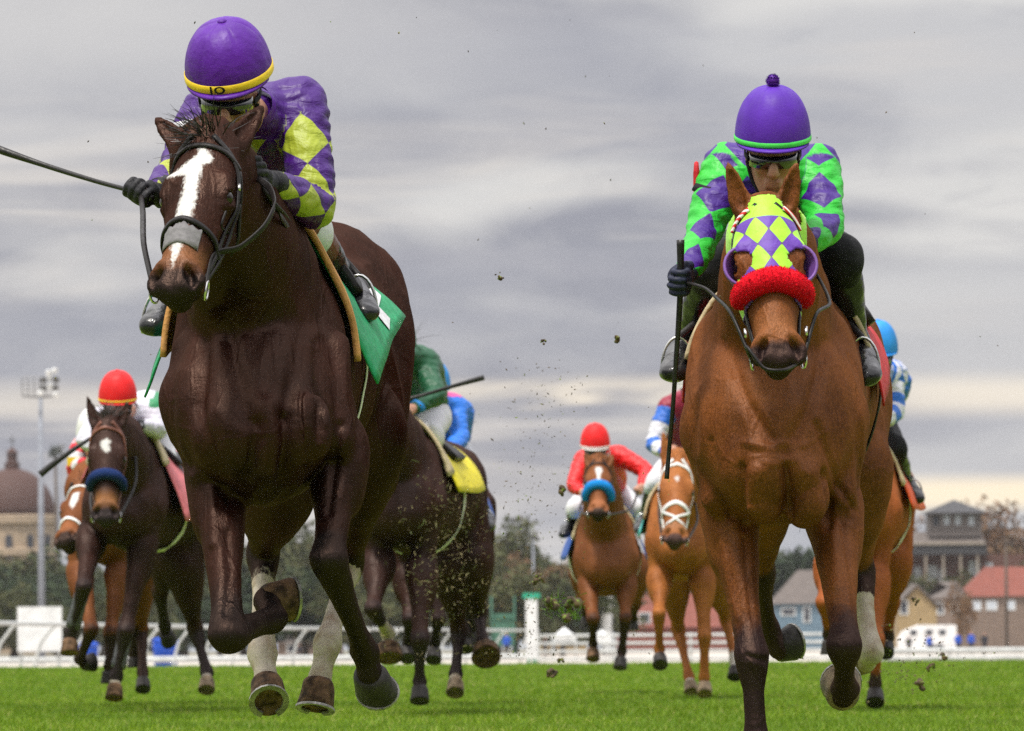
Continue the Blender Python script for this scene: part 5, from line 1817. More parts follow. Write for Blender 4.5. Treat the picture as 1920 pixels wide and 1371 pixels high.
for px, top in ((905, 1040), (935, 1022), (965, 1018), (995, 1050), (1068, 1052)):
    place_tree(rt.choice([0, 1, 3]), px, top, rt.uniform(540, 600), MGl, MG, rt.uniform(0, 6))
place_tree(4, 1035, 1050, 530, 'sparse reddish brown tree right of the finish post', None, 0, 1.15)
for px, top, lb in ((1450, 1000, 'dark tree towering behind the blue house, left one of two'), (1490, 1012, 'dark tree directly behind the ridge of the blue house roof')):
    place_tree(3, px, top, 690, lb, None, px, 1.3)
for px, top, lb in ((1868, 972, 'reddish bare-looking tree touching the right side of the tower'), (1905, 975, 'rust coloured tree at the far right behind the red roof'), (1932, 968, 'rust coloured tree cut off by the right edge of the view')):
    place_tree(4, px, top, 800, lb, None, px, 1.1)
for px, top in ((1130, 1075), (1200, 1085), (1270, 1080), (1340, 1070), (1400, 1050)):
    place_tree(rt.choice([0, 1]), px, top, 720, 'green tree in the row behind the red roofed house', 'trees behind the red house', px)
for px, top in ((1700, 1085), (1822, 1088), (1875, 1092), (1930, 1078)):
    place_tree(rt.choice([0, 5]), px, top, 690, 'dull green tree crowding the foot of the tower building', 'trees round the tower building', px)
place_tree(4, 1800, 1100, 500, 'thin leafless brown tree standing between trailer and group of people', None, 1, .5)
# dead palm-like tuft by the mast
c = spot(105, 700); zt = P(105, 845, 700).z
r = empty('palm_tree', c, 'dark blurred palm tree with a small ragged crown at the left', 'palm tree')
mb = MB(); mb.tube([c, (c.x + .2, c.y, zt * .5), (c.x, c.y, zt)], [.25, .2, .16], 8); mb.build('trunk', M['bark'], r, True)
n = 160
dd = [Vector((RNG.normal(0, 1), RNG.normal(0, 1), RNG.normal(.1, .5))) for _ in range(n)]
strands('crown', [Vector((c.x, c.y, zt))] * n, dd, RNG.uniform(.7, 1.3, n), .16, LM[1], r, sag=.6, wave=.3, seg=4, wind=(0, 0, 0)) if 'strands' in globals() else None
# utility pole
c = spot(1888, 560); r = empty('utility_pole', c, 'dark utility pole in front of the red roofed house', 'pole')
mb = MB(); mb.tube([c, (c.x, c.y, P(1888, 1010, 560).z)], [.16, .12], 8); mb.build('shaft', M['bark'], r, True)
mb = MB(); mb.box((c.x, c.y - .15, P(1888, 1016, 560).z), (2.0, .12, .14)); mb.build('crossarm', M['bark'], r)
# grey-white tower post behind the middle horses
c = spot(1138, 470); r = empty('white_column', c, 'broad white column behind the legs of the bay with the blue noseband', 'column')
mb = MB(); mb.lathe((c.x, c.y, -.5), [(.45, 0), (.42, .4), (.40, P(1138, 1090, 470).z), (.5, P(1138, 1090, 470).z + .1), (.5, P(1138, 1090, 470).z + .3)], 16); mb.build('shaft', M['sign_white'], r, True)

# white marquee tents beyond the fence
for px, D, wpx, top, lb in ((1058, 330, 44, 1176, 'small white marquee tent left of the blue noseband bay forelegs'), (1128, 345, 36, 1180, 'small white marquee tent between the bay and chestnut horses legs'), (612, 340, 40, 1184, 'white marquee tent behind the rail right of the dark horse white feet')):
    c = spot(px, D); w_ = wpx / FPX * D / 2; zt = P(px, top, D).z; ze = zt * .62
    r = empty('marquee_tent', c, lb, 'tent')
    mb = MB(); V = [(c.x - w_, D - w_, ze), (c.x + w_, D - w_, ze), (c.x + w_, D + w_, ze), (c.x - w_, D + w_, ze), (c.x, D, zt)]
    mb.add(V + [(v[0], v[1], ze - .22) for v in V[:4]], [(0, 1, 4), (1, 2, 4), (2, 3, 4), (3, 0, 4), (0, 5, 6, 1), (1, 6, 7, 2), (2, 7, 8, 3), (3, 8, 5, 0)]); mb.build('roof', M['sign_white'], r)
    for a in (-1, 1):
        for b in (-1, 1):
            mb = MB(); mb.tube([(c.x + a * w_ * .96, D + b * w_ * .96, -.5), (c.x + a * w_ * .96, D + b * w_ * .96, ze - .02)], .04, 6); mb.build('pole', M['rail_white'], r, True)

# ================================================================ LEADING HORSE (dark, viewer's left)
def T3(lst): return [(P(px, py, D), a, b) for D, px, py, a, b in lst]
torso1 = T3([(17.92, 482, 812, .185, .17), (18.15, 482, 750, .245, .30), (18.6, 500, 700, .245, .385), (19.1, 516, 688, .258, .365),
             (19.6, 548, 680, .268, .335), (20.1, 582, 655, .26, .33), (20.5, 612, 605, .25, .325), (20.78, 620, 620, .20, .25)])
# lowest foreleg bends, the other reaches forward
f1L = [P(408, 880, 18.15), P(428, 1190, 17.72), P(512, 1158, 18.02), P(500, 1128, 18.12), P(549, 1127, 18.16)]
f1R = [P(632, 850, 18.2), P(617, 1050, 17.95), P(684, 1222, 18.3), P(695, 1268, 18.33), P(709, 1304, 18.42)]
h1L = [P(520, 900, 19.95), P(494, 1040, 20.2), P(492, 1228, 19.9), P(500, 1283, 19.82), P(507, 1340, 19.72)]
h1R = [P(684, 820, 20.0), P(652, 1055, 20.5), P(614, 1208, 20.1), P(597, 1283, 20.05), P(589, 1345, 20.02)]
hf1 = head_frame(P(380, 256, 17.52), P(322, 512, 17.22), yaw=-.30, size=.545)
def ex1(B):
    # gaskin width of the far hind and folded knee
    B.seg(P(715, 640, 20.35), P(708, 860, 20.2), (.10, .16), (.075, .12), k=.05)
def lobes1(B):
    Y3 = (0, 1, 0)
    B.ball(P(584, 806, 17.86), (.062, .060, .098), S=(1, 0, 0), T=Y3, k=.010)
    B.ball(P(512, 828, 17.84), (.050, .055, .082), S=(1, 0, 0), T=Y3, k=.010)
    B.ball(P(452, 838, 17.88), (.052, .055, .085), S=(1, 0, 0), T=Y3, k=.012)
    B.seg(P(628, 660, 18.16), P(632, 820, 18.06), (.045, .06), (.050, .07), k=.020)
    B.seg(P(352, 660, 18.18), P(372, 830, 18.06), (.045, .06), (.050, .07), k=.020)
def mud1(V, hx, ht, hn, dark, white, tanw, mud, tg, at):
    tanw += np.where(tg == 0, 0, 0)
blaze = [(-.004,.045),(.012,.040),(.030,.062),(.046,.085),(.040,.105),(.024,.12),(.022,.17),(.026,.24),(.024,.33),(.018,.352),(-.024,.352),(-.024,.29),(-.020,.20),(-.026,.155),(-.050,.150),(-.088,.145),(-.096,.128),(-.060,.118),(-.020,.095),(-.002,.075)]
snip = [(-.022, .425), (.018, .425), (.008, .475), (-.002, .52), (-.010, .475)]
sp1 = dict(D=18, wide=1.13, vox=.0085, torso=torso1,
           neck=[(P(500, 660, 18.5), .15, .33), (P(478, 560, 18.25), .155, .27), (P(440, 440, 17.95), .120, .20), (P(402, 338, 17.70), .088, .130), (P(390, 288, 17.62), .072, .088)],
           fore=[f1L, f1R], hind=[h1L, h1R], headf=hf1, coat=M['coat_dark'], hairmat=M['hair_black'],
           label='nearly black racehorse with a white blaze and grey nose tape leading on the left',
           socks={2: (.42,), 3: (.36,)}, mud=1.0, dark_from=.2, muzzle_dark=.50, tan=1.0,
           face=[('blaze', blaze), ('snip', snip)],
           ears={-1: P(292, 222, 17.72), 1: P(492, 200, 17.76)}, earS={-1: Vector((.6, .1, .8)), 1: Vector((-.6, .1, .9))},
           hoofmats=[M['hoof_mud'], M['hoof'], M['hoof_mud'], M['hoof_mud']], hoofw={0: .052, 1: .054, 2: .056, 3: .056},
           relief=[([(541, 790), (538, 850), (530, 905)], 17.95, 0.022, -0.027), ([(486, 800), (478, 860), (462, 920)], 17.95, 0.019, -0.020),
                   ([(600, 640), (606, 740), (600, 810), (575, 880)], 18.0, 0.022, -0.024), ([(380, 640), (372, 760), (395, 860), (440, 935)], 18.0, 0.024, -0.024),
                   ([(505, 770), (515, 830), (505, 880)], 17.95, 0.030, 0.024), ([(572, 760), (580, 820), (566, 870)], 17.95, 0.030, 0.024), ([(345, 700), (340, 800), (365, 890)], 18.0, 0.027, 0.020),
                   ([(640, 800), (628, 880), (618, 960)], 18.1, 0.014, -0.014), ([(430, 1000), (438, 1080), (432, 1150)], 18.0, 0.011, -0.012), ([(400, 920), (404, 1020)], 18.0, 0.014, 0.010),
                   ([(420, 600), (450, 700), (470, 790)], 18.0, 0.027, -0.020), ([(570, 620), (560, 700), (540, 780)], 18.0, 0.027, -0.020)],
           hoofS={0: (0, 1, .2), 1: (.6, 1, 0)}, extra=[ex1, lobes1], paint=[mud1], manedir=(.35, .9, .3), forelock=230, forelen=1.0, forelockdir=(-.55, -.25, .42), tailx=.0)
H1 = build_horse(sp1); H1.big = True
bridle(H1, M['leather_black'], w=.018, nose_t=.355, nose_w=.020)
# grey tape across the nose
V_, F_ = [], []
nt_ = 14
for j in range(7):
    t = .372 + .060 * j / 6
    for i in range(nt_ + 1):
        x = -.064 + .128 * i / nt_
        rag = .006 * math.sin(i * 2.1) + .004 * math.sin(i * 5.3)
        tt = t + (rag if j in (0,) else 0) + (.012 * (abs(x) / .064) if j == 6 else 0) - (.014 * (1 - abs(x) / .064) if j == 0 else 0)
        loc, nn, _, _ = H1.bvh.find_nearest(H1.hp(x, tt, .03 - 9 * x * x))
        V_.append(loc + nn * .0045)
for j in range(6):
    for i in range(nt_):
        F_.append((j * 15 + i, j * 15 + i + 1, (j + 1) * 15 + i + 1, (j + 1) * 15 + i))
K_ = len(V_)
V_ += [v + (H1.HN * -.004) for v in V_]
F_ += [tuple(i + K_ for i in f)[::-1] for f in F_]
for i in range(nt_):
    F_.append((i + 1, i, i + K_, i + 1 + K_)); a = 6 * 15 + i; F_.append((a, a + 1, a + 1 + K_, a + K_))
mesh_obj('nose_tape', V_, F_, M['tape_grey'], H1.root)
for s in (-1, 1):
    V_, F_ = ribbon([H1.hp(*p) for p in ((s * .10, .18, -.12), (s * .094, .28, -.135), (s * .078, .38, -.13), (s * .065, .50, -.10))], .012, .004, H1.bvh, .006, 7)
    mesh_obj('cheek_piece', V_, F_, M['leather_black'], H1.bridle)
    tubepart('buckle', [H1.hp(s * .100, .13, -.085), H1.hp(s * .102, .150, -.09)], .0055, M['metal'], H1.bridle)
# saddle cloth, pad and girth
def edge1(th, y0, y1):
    a = abs(th)
    return y0 + .10 * max(0, a - .5), y1 + .06 * max(0, a - .6)
drape(H1, torso1, 'saddle_cloth', 18.38, 19.60, -1.72, 1.62, M['cl_green'], off=.020, thick=.005, flare=.15, slant=.26, edge=edge1, ripple=.008)
G1 = H1.lastgrid
def clothpatch(H, G, name, ij, mat, parent=None, off=.010):
    """flat marks laid on the cloth: ij corner list in grid fractions"""
    V = []; F = []
    nv, nu = len(G) - 1, len(G[0]) - 1
    def at(u, v):
        a = min(max(v, 0), 1) * nv; b = min(max(u, 0), 1) * nu
        i, j = min(int(a), nv - 1), min(int(b), nu - 1); fa, fb = a - i, b - j
        return (G[i][j] * (1 - fa) + G[i + 1][j] * fa) * (1 - fb) + (G[i][j + 1] * (1 - fa) + G[i + 1][j + 1] * fa) * fb
    for quad in ij:
        b = len(V); n = 8
        for q in range(n + 1):
            for r in range(n + 1):
                fu, fv = q / n, r / n
                u = (quad[0][0] * (1 - fu) + quad[1][0] * fu) * (1 - fv) + (quad[3][0] * (1 - fu) + quad[2][0] * fu) * fv
                v = (quad[0][1] * (1 - fu) + quad[1][1] * fu) * (1 - fv) + (quad[3][1] * (1 - fu) + quad[2][1] * fu) * fv
                p = at(u, v); c = axis_at(torso1 if H is H1 else H.torso, p.y)
                V.append(p + (p - c).normalized() * off)
        for q in range(n):
            for r in range(n):
                F.append((b + q * (n + 1) + r, b + (q + 1) * (n + 1) + r, b + (q + 1) * (n + 1) + r + 1, b + q * (n + 1) + r + 1))
    return mesh_obj(name, V, F, mat, parent or H.root)
clothpatch(H1, G1, 'cloth_number', [[(.74, .62), (.92, .62), (.90, .88), (.70, .90)], [(.62, .91), (.74, .89), (.76, .95), (.66, .97)]], M['white_cloth'])
drape(H1, torso1, 'saddle_pad', 18.34, 18.46, -1.25, 1.30, M['pad_tan'], off=.026, thick=.016, ripple=.002, nu=8)
drape(H1, torso1, 'saddle', 18.9, 19.35, -.85, .85, M['leather_black'], off=.035, thick=.03, ripple=.0, nu=12, nv=20)
wrap(H1, torso1, 'girth', 19.05, .075, 1.35, 2.9, M['white_tape'], off=.010)
wrap(H1, torso1, 'girth', 18.98, .035, -1.35, -2.9, M['white_tape'], off=.010)

# ---- its rider
J1 = dict(head=P(430, 193, 18.0), neck=P(476, 215, 18.28), chest=P(492, 268, 18.5), waist=P(530, 330, 18.88),
          shL=P(388, 212, 18.42), shR=P(562, 190, 18.38), elL=P(345, 310, 18.35), elR=P(589, 392, 18.20),
          wrL=P(300, 354, 18.08), wrR=P(513, 342, 17.88), haL=P(264, 362, 18.0), haR=P(478, 326, 17.74),
          axL=Vector((.9, .1, -.3)), axR=Vector((.2, -.5, -.9)),
          hipL=P(470, 392, 19.3), hipR=P(548, 392, 19.3), knL=P(400, 440, 18.85), knR=P(570, 428, 18.72),
          anL=P(318, 585, 19.12), anR=P(656, 548, 19.12), toL=P(286, 612, 18.86), toR=P(686, 588, 18.86))
def msk1(V, arc, ang, tg, J):
    m = np.ones(len(V)); z = V[:, 2]
    m[tg == 1] = ((z[tg == 1] < J['chest'].z - .01)) * 1.0
    for s_, t_ in (('L', 2), ('R', 3)):
        q = (V - A(J['sh' + s_])) @ A((J['el' + s_] - J['sh' + s_]).normalized()); m[(tg == t_) & (q < .085)] = 0
    return m, np.zeros(len(V))
R1 = build_rider(dict(J=J1, vox=.006, silk=silk_mat('silk_purple_yellow', (.046, .003, .155), (.33, .39, .028), .150), msk=msk1, planar=True,
                      breeches=M['white_cloth'], gloves=M['glove'], cap=M['cap_purple'], band=M['band_yellow'], bandh=.024, bandz=.006, capr=.133, capz=.086, caph=1.20, collarmat=M['cap_purple'],
                      facedir=(-.10, -1, -.42), capup=(-.12, -.52, 1), headup=(0, -.3, 1), goggles=True, headscale=1.0, boot_top=M['leather_brown'],
                      label='person in purple and yellow diamond silks and purple cap on the dark leading horse'))
# letters on the cap band
def band_text(R, txt, size, cr, zc, mat, name='cap_letters', phi0=PI / 2):
    cu = bpy.data.curves.new('t', 'FONT'); cu.body = txt; cu.size = size; cu.extrude = 0.0; cu.offset = .0010; cu.space_character = 1.15; cu.align_x = 'CENTER'; cu.align_y = 'CENTER'
    cu.resolution_u = 3
    to = bpy.data.objects.new('t', cu); COL.objects.link(to)
    dg = bpy.context.evaluated_depsgraph_get()
    me = to.evaluated_get(dg).to_mesh()
    V = [v.co.copy() for v in me.vertices]; F = [tuple(p.vertices) for p in me.polygons]
    to.evaluated_get(dg).to_mesh_clear()
    bpy.data.objects.remove(to); bpy.data.curves.remove(cu)
    W = []
    for v in V:
        b = phi0 - v.x * 1.25 / cr
        k = 1.034
        W.append(R.cp(cr * .955 * math.cos(b) * k, cr * 1.10 * math.sin(b) * k - .008, zc + v.y * .9))
    mesh_obj(name, W, F, mat, R.cap, smooth=False)
band_text(R1, 'JO', .034, .133, .006, M['leather_black'], phi0=PI / 2 + .12)
# number cloth on the far arm
mb = MB(); c = J1['shL'].lerp(J1['elL'], .55)
mb.tube([c + Vector((-.01, 0, .06)), c, c + Vector((0, 0, -.07))], [.074, .076, .070], 16)
mb.build('arm_number_cloth', M['white_cloth'], R1.root, True)
whip([P(-40, 262, 18.3), P(0, 281, 18.25), P(90, 312, 18.2), P(180, 340, 18.1), P(240, 356, 18.02), P(264, 362, 18.0), P(285, 372, 17.97)],
     'long black whip held out level to the left of the dark leading horse', r=(.012, .012, .008, .007, .007, .009, .010))
# reins
bitL, bitR = H1.hp(-.07, .55, -.088), H1.hp(.07, .55, -.088)
flatstrap('rein', [bitR, P(400, 478, 17.35), P(448, 465, 17.4), P(495, 425, 17.45), P(514, 385, 17.5), P(505, 352, 17.62), P(480, 332, 17.7)], .021, M['leather_black'], H1.bridle, hint=(.5, -.6, -.5))
tubepart('rein', [J1['haR'], P(505, 370, 17.72), P(535, 405, 17.9), P(560, 450, 18.15), P(566, 490, 18.35)], .007, M['leather_black'], H1.bridle)
flatstrap('rein', [J1['haR'], P(520, 395, 17.75), P(548, 440, 18.0), P(556, 468, 18.3)], .02, M['leather_black'], H1.bridle, hint=(-.5, -.8, .2))
tubepart('rein', [bitL, P(270, 460, 17.5), P(268, 400, 17.8), J1['haL']], .0085, M['leather_black'], H1.bridle)
tubepart('rein', [P(430, 325, 17.5), P(428, 380, 17.42), P(415, 425, 17.38), P(440, 440, 17.5), P(425, 400, 17.5)], .004, M['leather_black'], H1.bridle)

# ================================================================ SECOND HORSE (bay, viewer's right)
torso2 = T3([(19.92, 1450, 868, .185, .17), (20.15, 1452, 790, .275, .33), (20.6, 1460, 740, .278, .385), (21.1, 1474, 735, .29, .365),
             (21.6, 1486, 730, .29, .335), (22.1, 1498, 712, .275, .33), (22.5, 1508, 690, .262, .32), (22.78, 1512, 700, .20, .25)])
f2L = [P(1366, 945, 20.2), P(1410, 1232, 19.95), P(1419, 1392, 19.95), P(1424, 1425, 19.9), P(1428, 1464, 19.84)]
f2R = [P(1562, 950, 20.2), P(1583, 1212, 19.75), P(1584, 1292, 19.97), P(1580, 1302, 20.03), P(1577, 1280, 20.10)]
h2L = [P(1425, 900, 22.0), P(1425, 1075, 22.35), P(1440, 1180, 22.6), P(1461, 1214, 22.62), P(1487, 1206, 22.66)]
h2R = [P(1600, 880, 22.0), P(1612, 1075, 22.2), P(1632, 1222, 22.0), P(1622, 1236, 22.06), P(1600, 1232, 22.14)]
hf2 = head_frame(P(1436, 380, 19.5), P(1462, 660, 19.22), yaw=.04, size=.570)
def ex2(B):
    c = torso2[1][0]
    # folds at the base of the neck
    for dx_, dz_, l in ((-.06, .10, .09), (.06, .075, .10)):
        a = c + Vector((dx_, -.30, dz_)); 
        B.seg(P(1450 + dx_ * 500 - 40, 830 + dz_ * 50, 19.86), P(1450 + dx_ * 500 + 40, 836 + dz_ * 50, 19.86), .012, .010, k=.03)
    B.seg(P(1622, 760, 22.3), P(1616, 900, 22.1), (.09, .15), (.075, .12), k=.05)
def lobes2(B):
    Y3 = (0, 1, 0)
    B.ball(P(1510, 932, 19.86), (.072, .060, .100), S=(1, 0, 0), T=Y3, k=.010)
    B.ball(P(1436, 938, 19.86), (.052, .055, .082), S=(1, 0, 0), T=Y3, k=.010)
    B.ball(P(1396, 912, 19.92), (.045, .055, .080), S=(1, 0, 0), T=Y3, k=.010)
    B.seg(P(1572, 760, 20.10), P(1580, 930, 20.06), (.050, .06), (.052, .07), k=.020)
    B.seg(P(1328, 760, 20.10), P(1342, 930, 20.06), (.045, .06), (.050, .07), k=.020)
sp2 = dict(D=20, wide=1.14, vox=.0085, torso=torso2,
           neck=[(P(1455, 700, 20.5), .15, .33), (P(1452, 620, 20.25), .155, .27), (P(1446, 520, 19.95), .118, .20), (P(1440, 458, 19.7), .088, .130), (P(1438, 424, 19.62), .072, .085)],
           fore=[f2L, f2R], hind=[h2L, h2R], headf=hf2, coat=M['coat_bay'], hairmat=M['hair_black'],
           label='bright bay racehorse in a lime and purple hood and red fleece noseband on the right',
           socks={3: (.44,)}, mud=1.0, dark_from=.20, muzzle_dark=.50, tan=.5, face=[],
           ears={-1: P(1364, 305, 19.55), 1: P(1494, 305, 19.55)},
           hoofmats=[M['hoof'], M['hoof_pale'], M['hoof'], M['hoof_pale']], hoofw={1: .060}, hoofS={2: (0, 1, .2)}, extra=[ex2, lobes2],
           relief=[([(1472, 880), (1476, 930), (1472, 985)], 19.95, 0.019, -0.031), ([(1538, 890), (1552, 940), (1553, 985)], 19.95, 0.016, -0.024), ([(1385, 880), (1388, 930), (1400, 985)], 19.95, 0.016, -0.020),
                   ([(1524, 800), (1560, 900), (1602, 954)], 20.05, .012, -.012), ([(1330, 830), (1345, 910), (1372, 970)], 20.05, .012, -.010),
                   ([(1355, 640), (1395, 760), (1440, 830)], 20.0, .02, -.016), ([(1548, 640), (1512, 770), (1470, 850)], 20.0, .02, -.016),
                   ([(1390, 832), (1430, 838), (1470, 832), (1505, 836)], 19.9, 0.010, 0.0054), ([(1400, 848), (1440, 856), (1480, 850)], 19.9, 0.010, -0.0045), ([(1430, 870), (1460, 874), (1490, 868)], 19.9, 0.010, 0.0040),
                   ([(1412, 890), (1412, 950)], 19.95, 0.030, 0.027), ([(1508, 890), (1515, 955)], 19.95, 0.038, 0.031),
                   ([(1395, 1010), (1398, 1080), (1408, 1160)], 20.1, .008, -.009), ([(1350, 1000), (1362, 1080), (1380, 1160)], 20.1, .008, .005), ([(1575, 980), (1592, 1080), (1594, 1150)], 20.1, .008, -.008),
                   ([(1560, 990), (1560, 1100)], 20.1, 0.016, 0.010), ([(1400, 1230), (1440, 1240)], 19.9, 0.011, -0.010)],
           manedir=(.5, .9, -.1), forelock=0, legscale=1.04)
H2 = build_horse(sp2); H2.big = True; H2.torso = torso2
bridle(H2, M['leather_black'], w=.020, noseband=False, browband=False)
fleece(H2, M['fleece_red'], t=.318, r=.040, parent=H2.bridle, xr=.086, drop=-.004)
# blinker hood: shell of the head surface
Vh, Qh = H2.V, H2.Q
tgh = H2.B.own(Vh)[2]
R_ = Vh - A(H2.hp(0, 0, 0))
hx = R_ @ A(H2.HX) / H2.hs; ht = R_ @ A(H2.HT) / H2.hs; hn = R_ @ A(H2.HN) / H2.hs
eyehole = np.hypot((ht - .207) / .043, (hn + .055) / .046)
earhole = np.hypot((np.abs(hx) - .060) / .036, (hn + .085) / .05)
inside = (ht > -.045) & (ht < .335 + .03 * (np.abs(hx) > .06)) & (hn > -.24 - .1 * ht) & (np.abs(hx) < .135) & ~((np.abs(hx) > .055) & (eyehole < 1.0)) & ~((ht < .02) & (earhole < 1.0)) & (tgh != 2)
fq = inside[Qh].all(1)
used = np.unique(Qh[fq]); remap_ = np.full(len(Vh), -1); remap_[used] = np.arange(len(used))
Nh = vnormals(Vh, Qh)
Fh = remap_[Qh[fq]]
Vo = Vh[used] + Nh[used] * (.007 + vnoise(Vh[used], 30) * .002)[:, None]
m_, nt, b_ = new_mat('hood_cloth')
ax_ = nt.attr('hx'); at_ = nt.attr('ht')
u_ = nt.math('DIVIDE', ax_, .072); v_ = nt.math('DIVIDE', nt.math('SUBTRACT', at_, -.004), .112)
s1 = nt.math('SINE', nt.math('MULTIPLY', nt.math('ADD', u_, v_), PI))
s2 = nt.math('SINE', nt.math('MULTIPLY', nt.math('SUBTRACT', u_, v_), PI))
f_ = nt.math('MULTIPLY', nt.remap(nt.math('MULTIPLY', s1, s2), .02, -.02), nt.remap(at_, .052, .056))
lm = nt.remap(nt.math('MULTIPLY', nt.math('ABSOLUTE', s1), nt.math('ABSOLUTE', s2)), .0, .035)
cc = nt.mix(f_, (.33, .74, .012), (.095, .018, .34))
cc = nt.mix(nt.math('MULTIPLY', nt.math('SUBTRACT', 1.0, lm), nt.remap(at_, .052, .056)), cc, (.08, .05, .12))
nt.put(b_.inputs['Base Color'], cc); b_.inputs['Roughness'].default_value = .55; b_.inputs['Sheen Weight'].default_value = .2
bump(nt, b_, nt.noise(nt.obj(), 26, 4, .5, 1.0), .5, .008)
hood = mesh_obj('blinker_hood', Vo, Fh, m_, H2.root, attrs=dict(hx=hx[used], ht=ht[used]))
sm = hood.modifiers.new('thick', 'SOLIDIFY'); sm.thickness = .004; sm.offset = -1
# blinker cups
for s in (-1, 1):
    V_ = []; F_ = []
    n, m = 18, 7
    c0 = H2.hp(s * .080, .212, -.050)
    for j in range(m + 1):
        f = j / m
        for i in range(n + 1):
            a = -1.45 + 3.1 * i / n
            rad = (.050 + .012 * math.sin(f * PI / 2)) * (1 + .12 * math.sin(a))
            V_.append(c0 + (H2.HT * (math.sin(a) * rad * 1.02) + H2.HX * s * (math.cos(a) * rad * (.34 + .56 * f ** .6)) + H2.HN * (-.052 + .070 * f - .012 * math.sin(a))) * H2.hs)
    for j in range(m):
        for i in range(n):
            F_.append((j * (n + 1) + i, j * (n + 1) + i + 1, (j + 1) * (n + 1) + i + 1, (j + 1) * (n + 1) + i))
    cup = mesh_obj('blinker_cup', V_, F_, M['purple_rim'], hood)
    sm = cup.modifiers.new('thick', 'SOLIDIFY'); sm.thickness = .006; sm.offset = 0
    edge = [Vector(v) for v in V_[-(n + 1):]]
    tubepart('cup_edge', edge[::2] + [edge[-1]], .0055, M['cl_pink'] if False else M['purple_rim'], cup)
# striped tabs at the ears
for s in (-1, 1):
    V_, F_ = ribbon([H2.hp(s * .045, .015, -.02), H2.hp(s * .075, .035, -.045), H2.hp(s * .098, .065, -.07)], .020, .006, H2.bvh, .010, 7)
    m_, nt, b_ = new_mat('striped_tape')
    st_ = nt.n('ShaderNodeTexWave', wave_type='BANDS', bands_direction='DIAGONAL'); nt.put(st_.inputs[0], nt.obj()); st_.inputs['Scale'].default_value = 22
    nt.put(b_.inputs['Base Color'], nt.mix(nt.remap(st_.outputs[1], .45, .55), (.6, .02, .02), (.75, .72, .7)))
    mesh_obj('striped_tab', V_, F_, m_, hood)
# cloth
drape(H2, torso2, 'saddle_cloth', 20.66, 21.62, -1.66, 1.70, M['cl_red'], off=.018, thick=.005, flare=.05, slant=.22, edge=edge1, ripple=.007)
drape(H2, torso2, 'saddle_pad', 20.62, 20.78, -1.2, 1.25, M['pad_cream'], off=.024, thick=.014, ripple=.002, nu=8)
drape(H2, torso2, 'saddle', 21.0, 21.45, -.9, .9, M['leather_black'], off=.035, thick=.03, ripple=.0, nu=12, nv=20)
wrap(H2, torso2, 'girth', 21.2, .07, 1.3, 2.9, M['leather_black'], off=.010)
wrap(H2, torso2, 'girth', 21.2, .07, -1.3, -2.9, M['leather_black'], off=.010)
J2 = dict(head=P(1449, 300, 19.85), neck=P(1452, 322, 20.28), chest=P(1454, 362, 20.5), waist=P(1460, 420, 20.95),
          shL=P(1362, 312, 20.42), shR=P(1532, 312, 20.40), elL=P(1322, 425, 20.25), elR=P(1546, 425, 20.2),
          wrL=P(1288, 512, 19.98), wrR=P(1508, 452, 19.95), haL=P(1277, 528, 19.86), haR=P(1478, 462, 19.98),
          axL=Vector((.05, -.1, 1)), axR=Vector((.2, -.4, -.9)),
          hipL=P(1415, 470, 21.3), hipR=P(1505, 470, 21.3), knL=P(1338, 500, 20.75), knR=P(1574, 478, 20.55),
          anL=P(1282, 660, 21.1), anR=P(1606, 652, 20.75), toL=P(1262, 700, 20.6), toR=P(1628, 708, 20.45))
def msk2(V, arc, ang, tg, J):
    m = np.ones(len(V))
    return m, np.zeros(len(V))
R2 = build_rider(dict(J=J2, vox=.0065, silk=silk_mat('silk_green_purple', (.020, .45, .032), (.042, .006, .19), .16, thr=.43), msk=msk2, planar=True,
                      breeches=M['black_cloth'], gloves=M['glove_blue'], cap=M['cap_violet'], band=M['band_green'], bandh=.016, bandz=.004, capr=.127, capz=.068,
                      collarmat=M['black_cloth'], pom=.019, pommat=M['cap_purple'], facedir=(-.02, -1, -.34), skin=M['skin_tan'], capup=(.0, -.30, 1), headup=(0, -.15, 1), goggles=True, caph=1.34,
                      label='person in green silks with purple diamonds and violet pompom cap on the bay horse'))
mb = MB(); c = J2['shL'].lerp(J2['elL'], .45)
flatstrap('arm_band', [c + Vector((-.075, -.03, .02)), c + Vector((-.02, -.078, .0)), c + Vector((.06, -.05, -.015))], .03, M['black_cloth'], R2.root)
mb = MB(); cx = P(1306, 345, 20.36)
mb.lathe(cx + Vector((0, 0, -.075)), [(.0001, 0), (.014, .01), (.018, .06), (.018, .11), (.012, .145), (.0001, .15)], 12, sx=.6)
mb.build('arm_badge', M['cl_red'], R2.root, True)
whip([P(1276, 450, 19.84), P(1276, 500, 19.85), P(1275, 560, 19.87), P(1270, 640, 19.9), P(1262, 760, 19.95), P(1254, 850, 20.0), P(1250, 898, 20.0)],
     'black whip hanging straight down from the gloved hand beside the bay horse', r=(.013, .011, .010, .0085, .0075, .007, .008))
bitL, bitR = H2.hp(-.07, .55, -.088), H2.hp(.07, .55, -.088)
tubepart('rein', [bitR, P(1530, 590, 19.4), P(1555, 570, 19.6), P(1540, 530, 19.8), P(1500, 470, 19.9), J2['haR']], .0062, M['leather_black'], H2.bridle)
tubepart('rein', [bitL, P(1372, 590, 19.4), P(1345, 560, 19.6), P(1320, 540, 19.75), J2['haL']], .0062, M['leather_black'], H2.bridle)
tubepart('ring_strap', [bitL, P(1400, 650, 19.2), P(1432, 690, 19.17), P(1470, 694, 19.17), bitR], .006, M['leather_black'], H2.bridle)
for s in (-1, 1):
    tubepart('buckle', [H2.hp(s * .085, .44, -.06), H2.hp(s * .083, .47, -.065)], .006, M['metal'], H2.bridle)

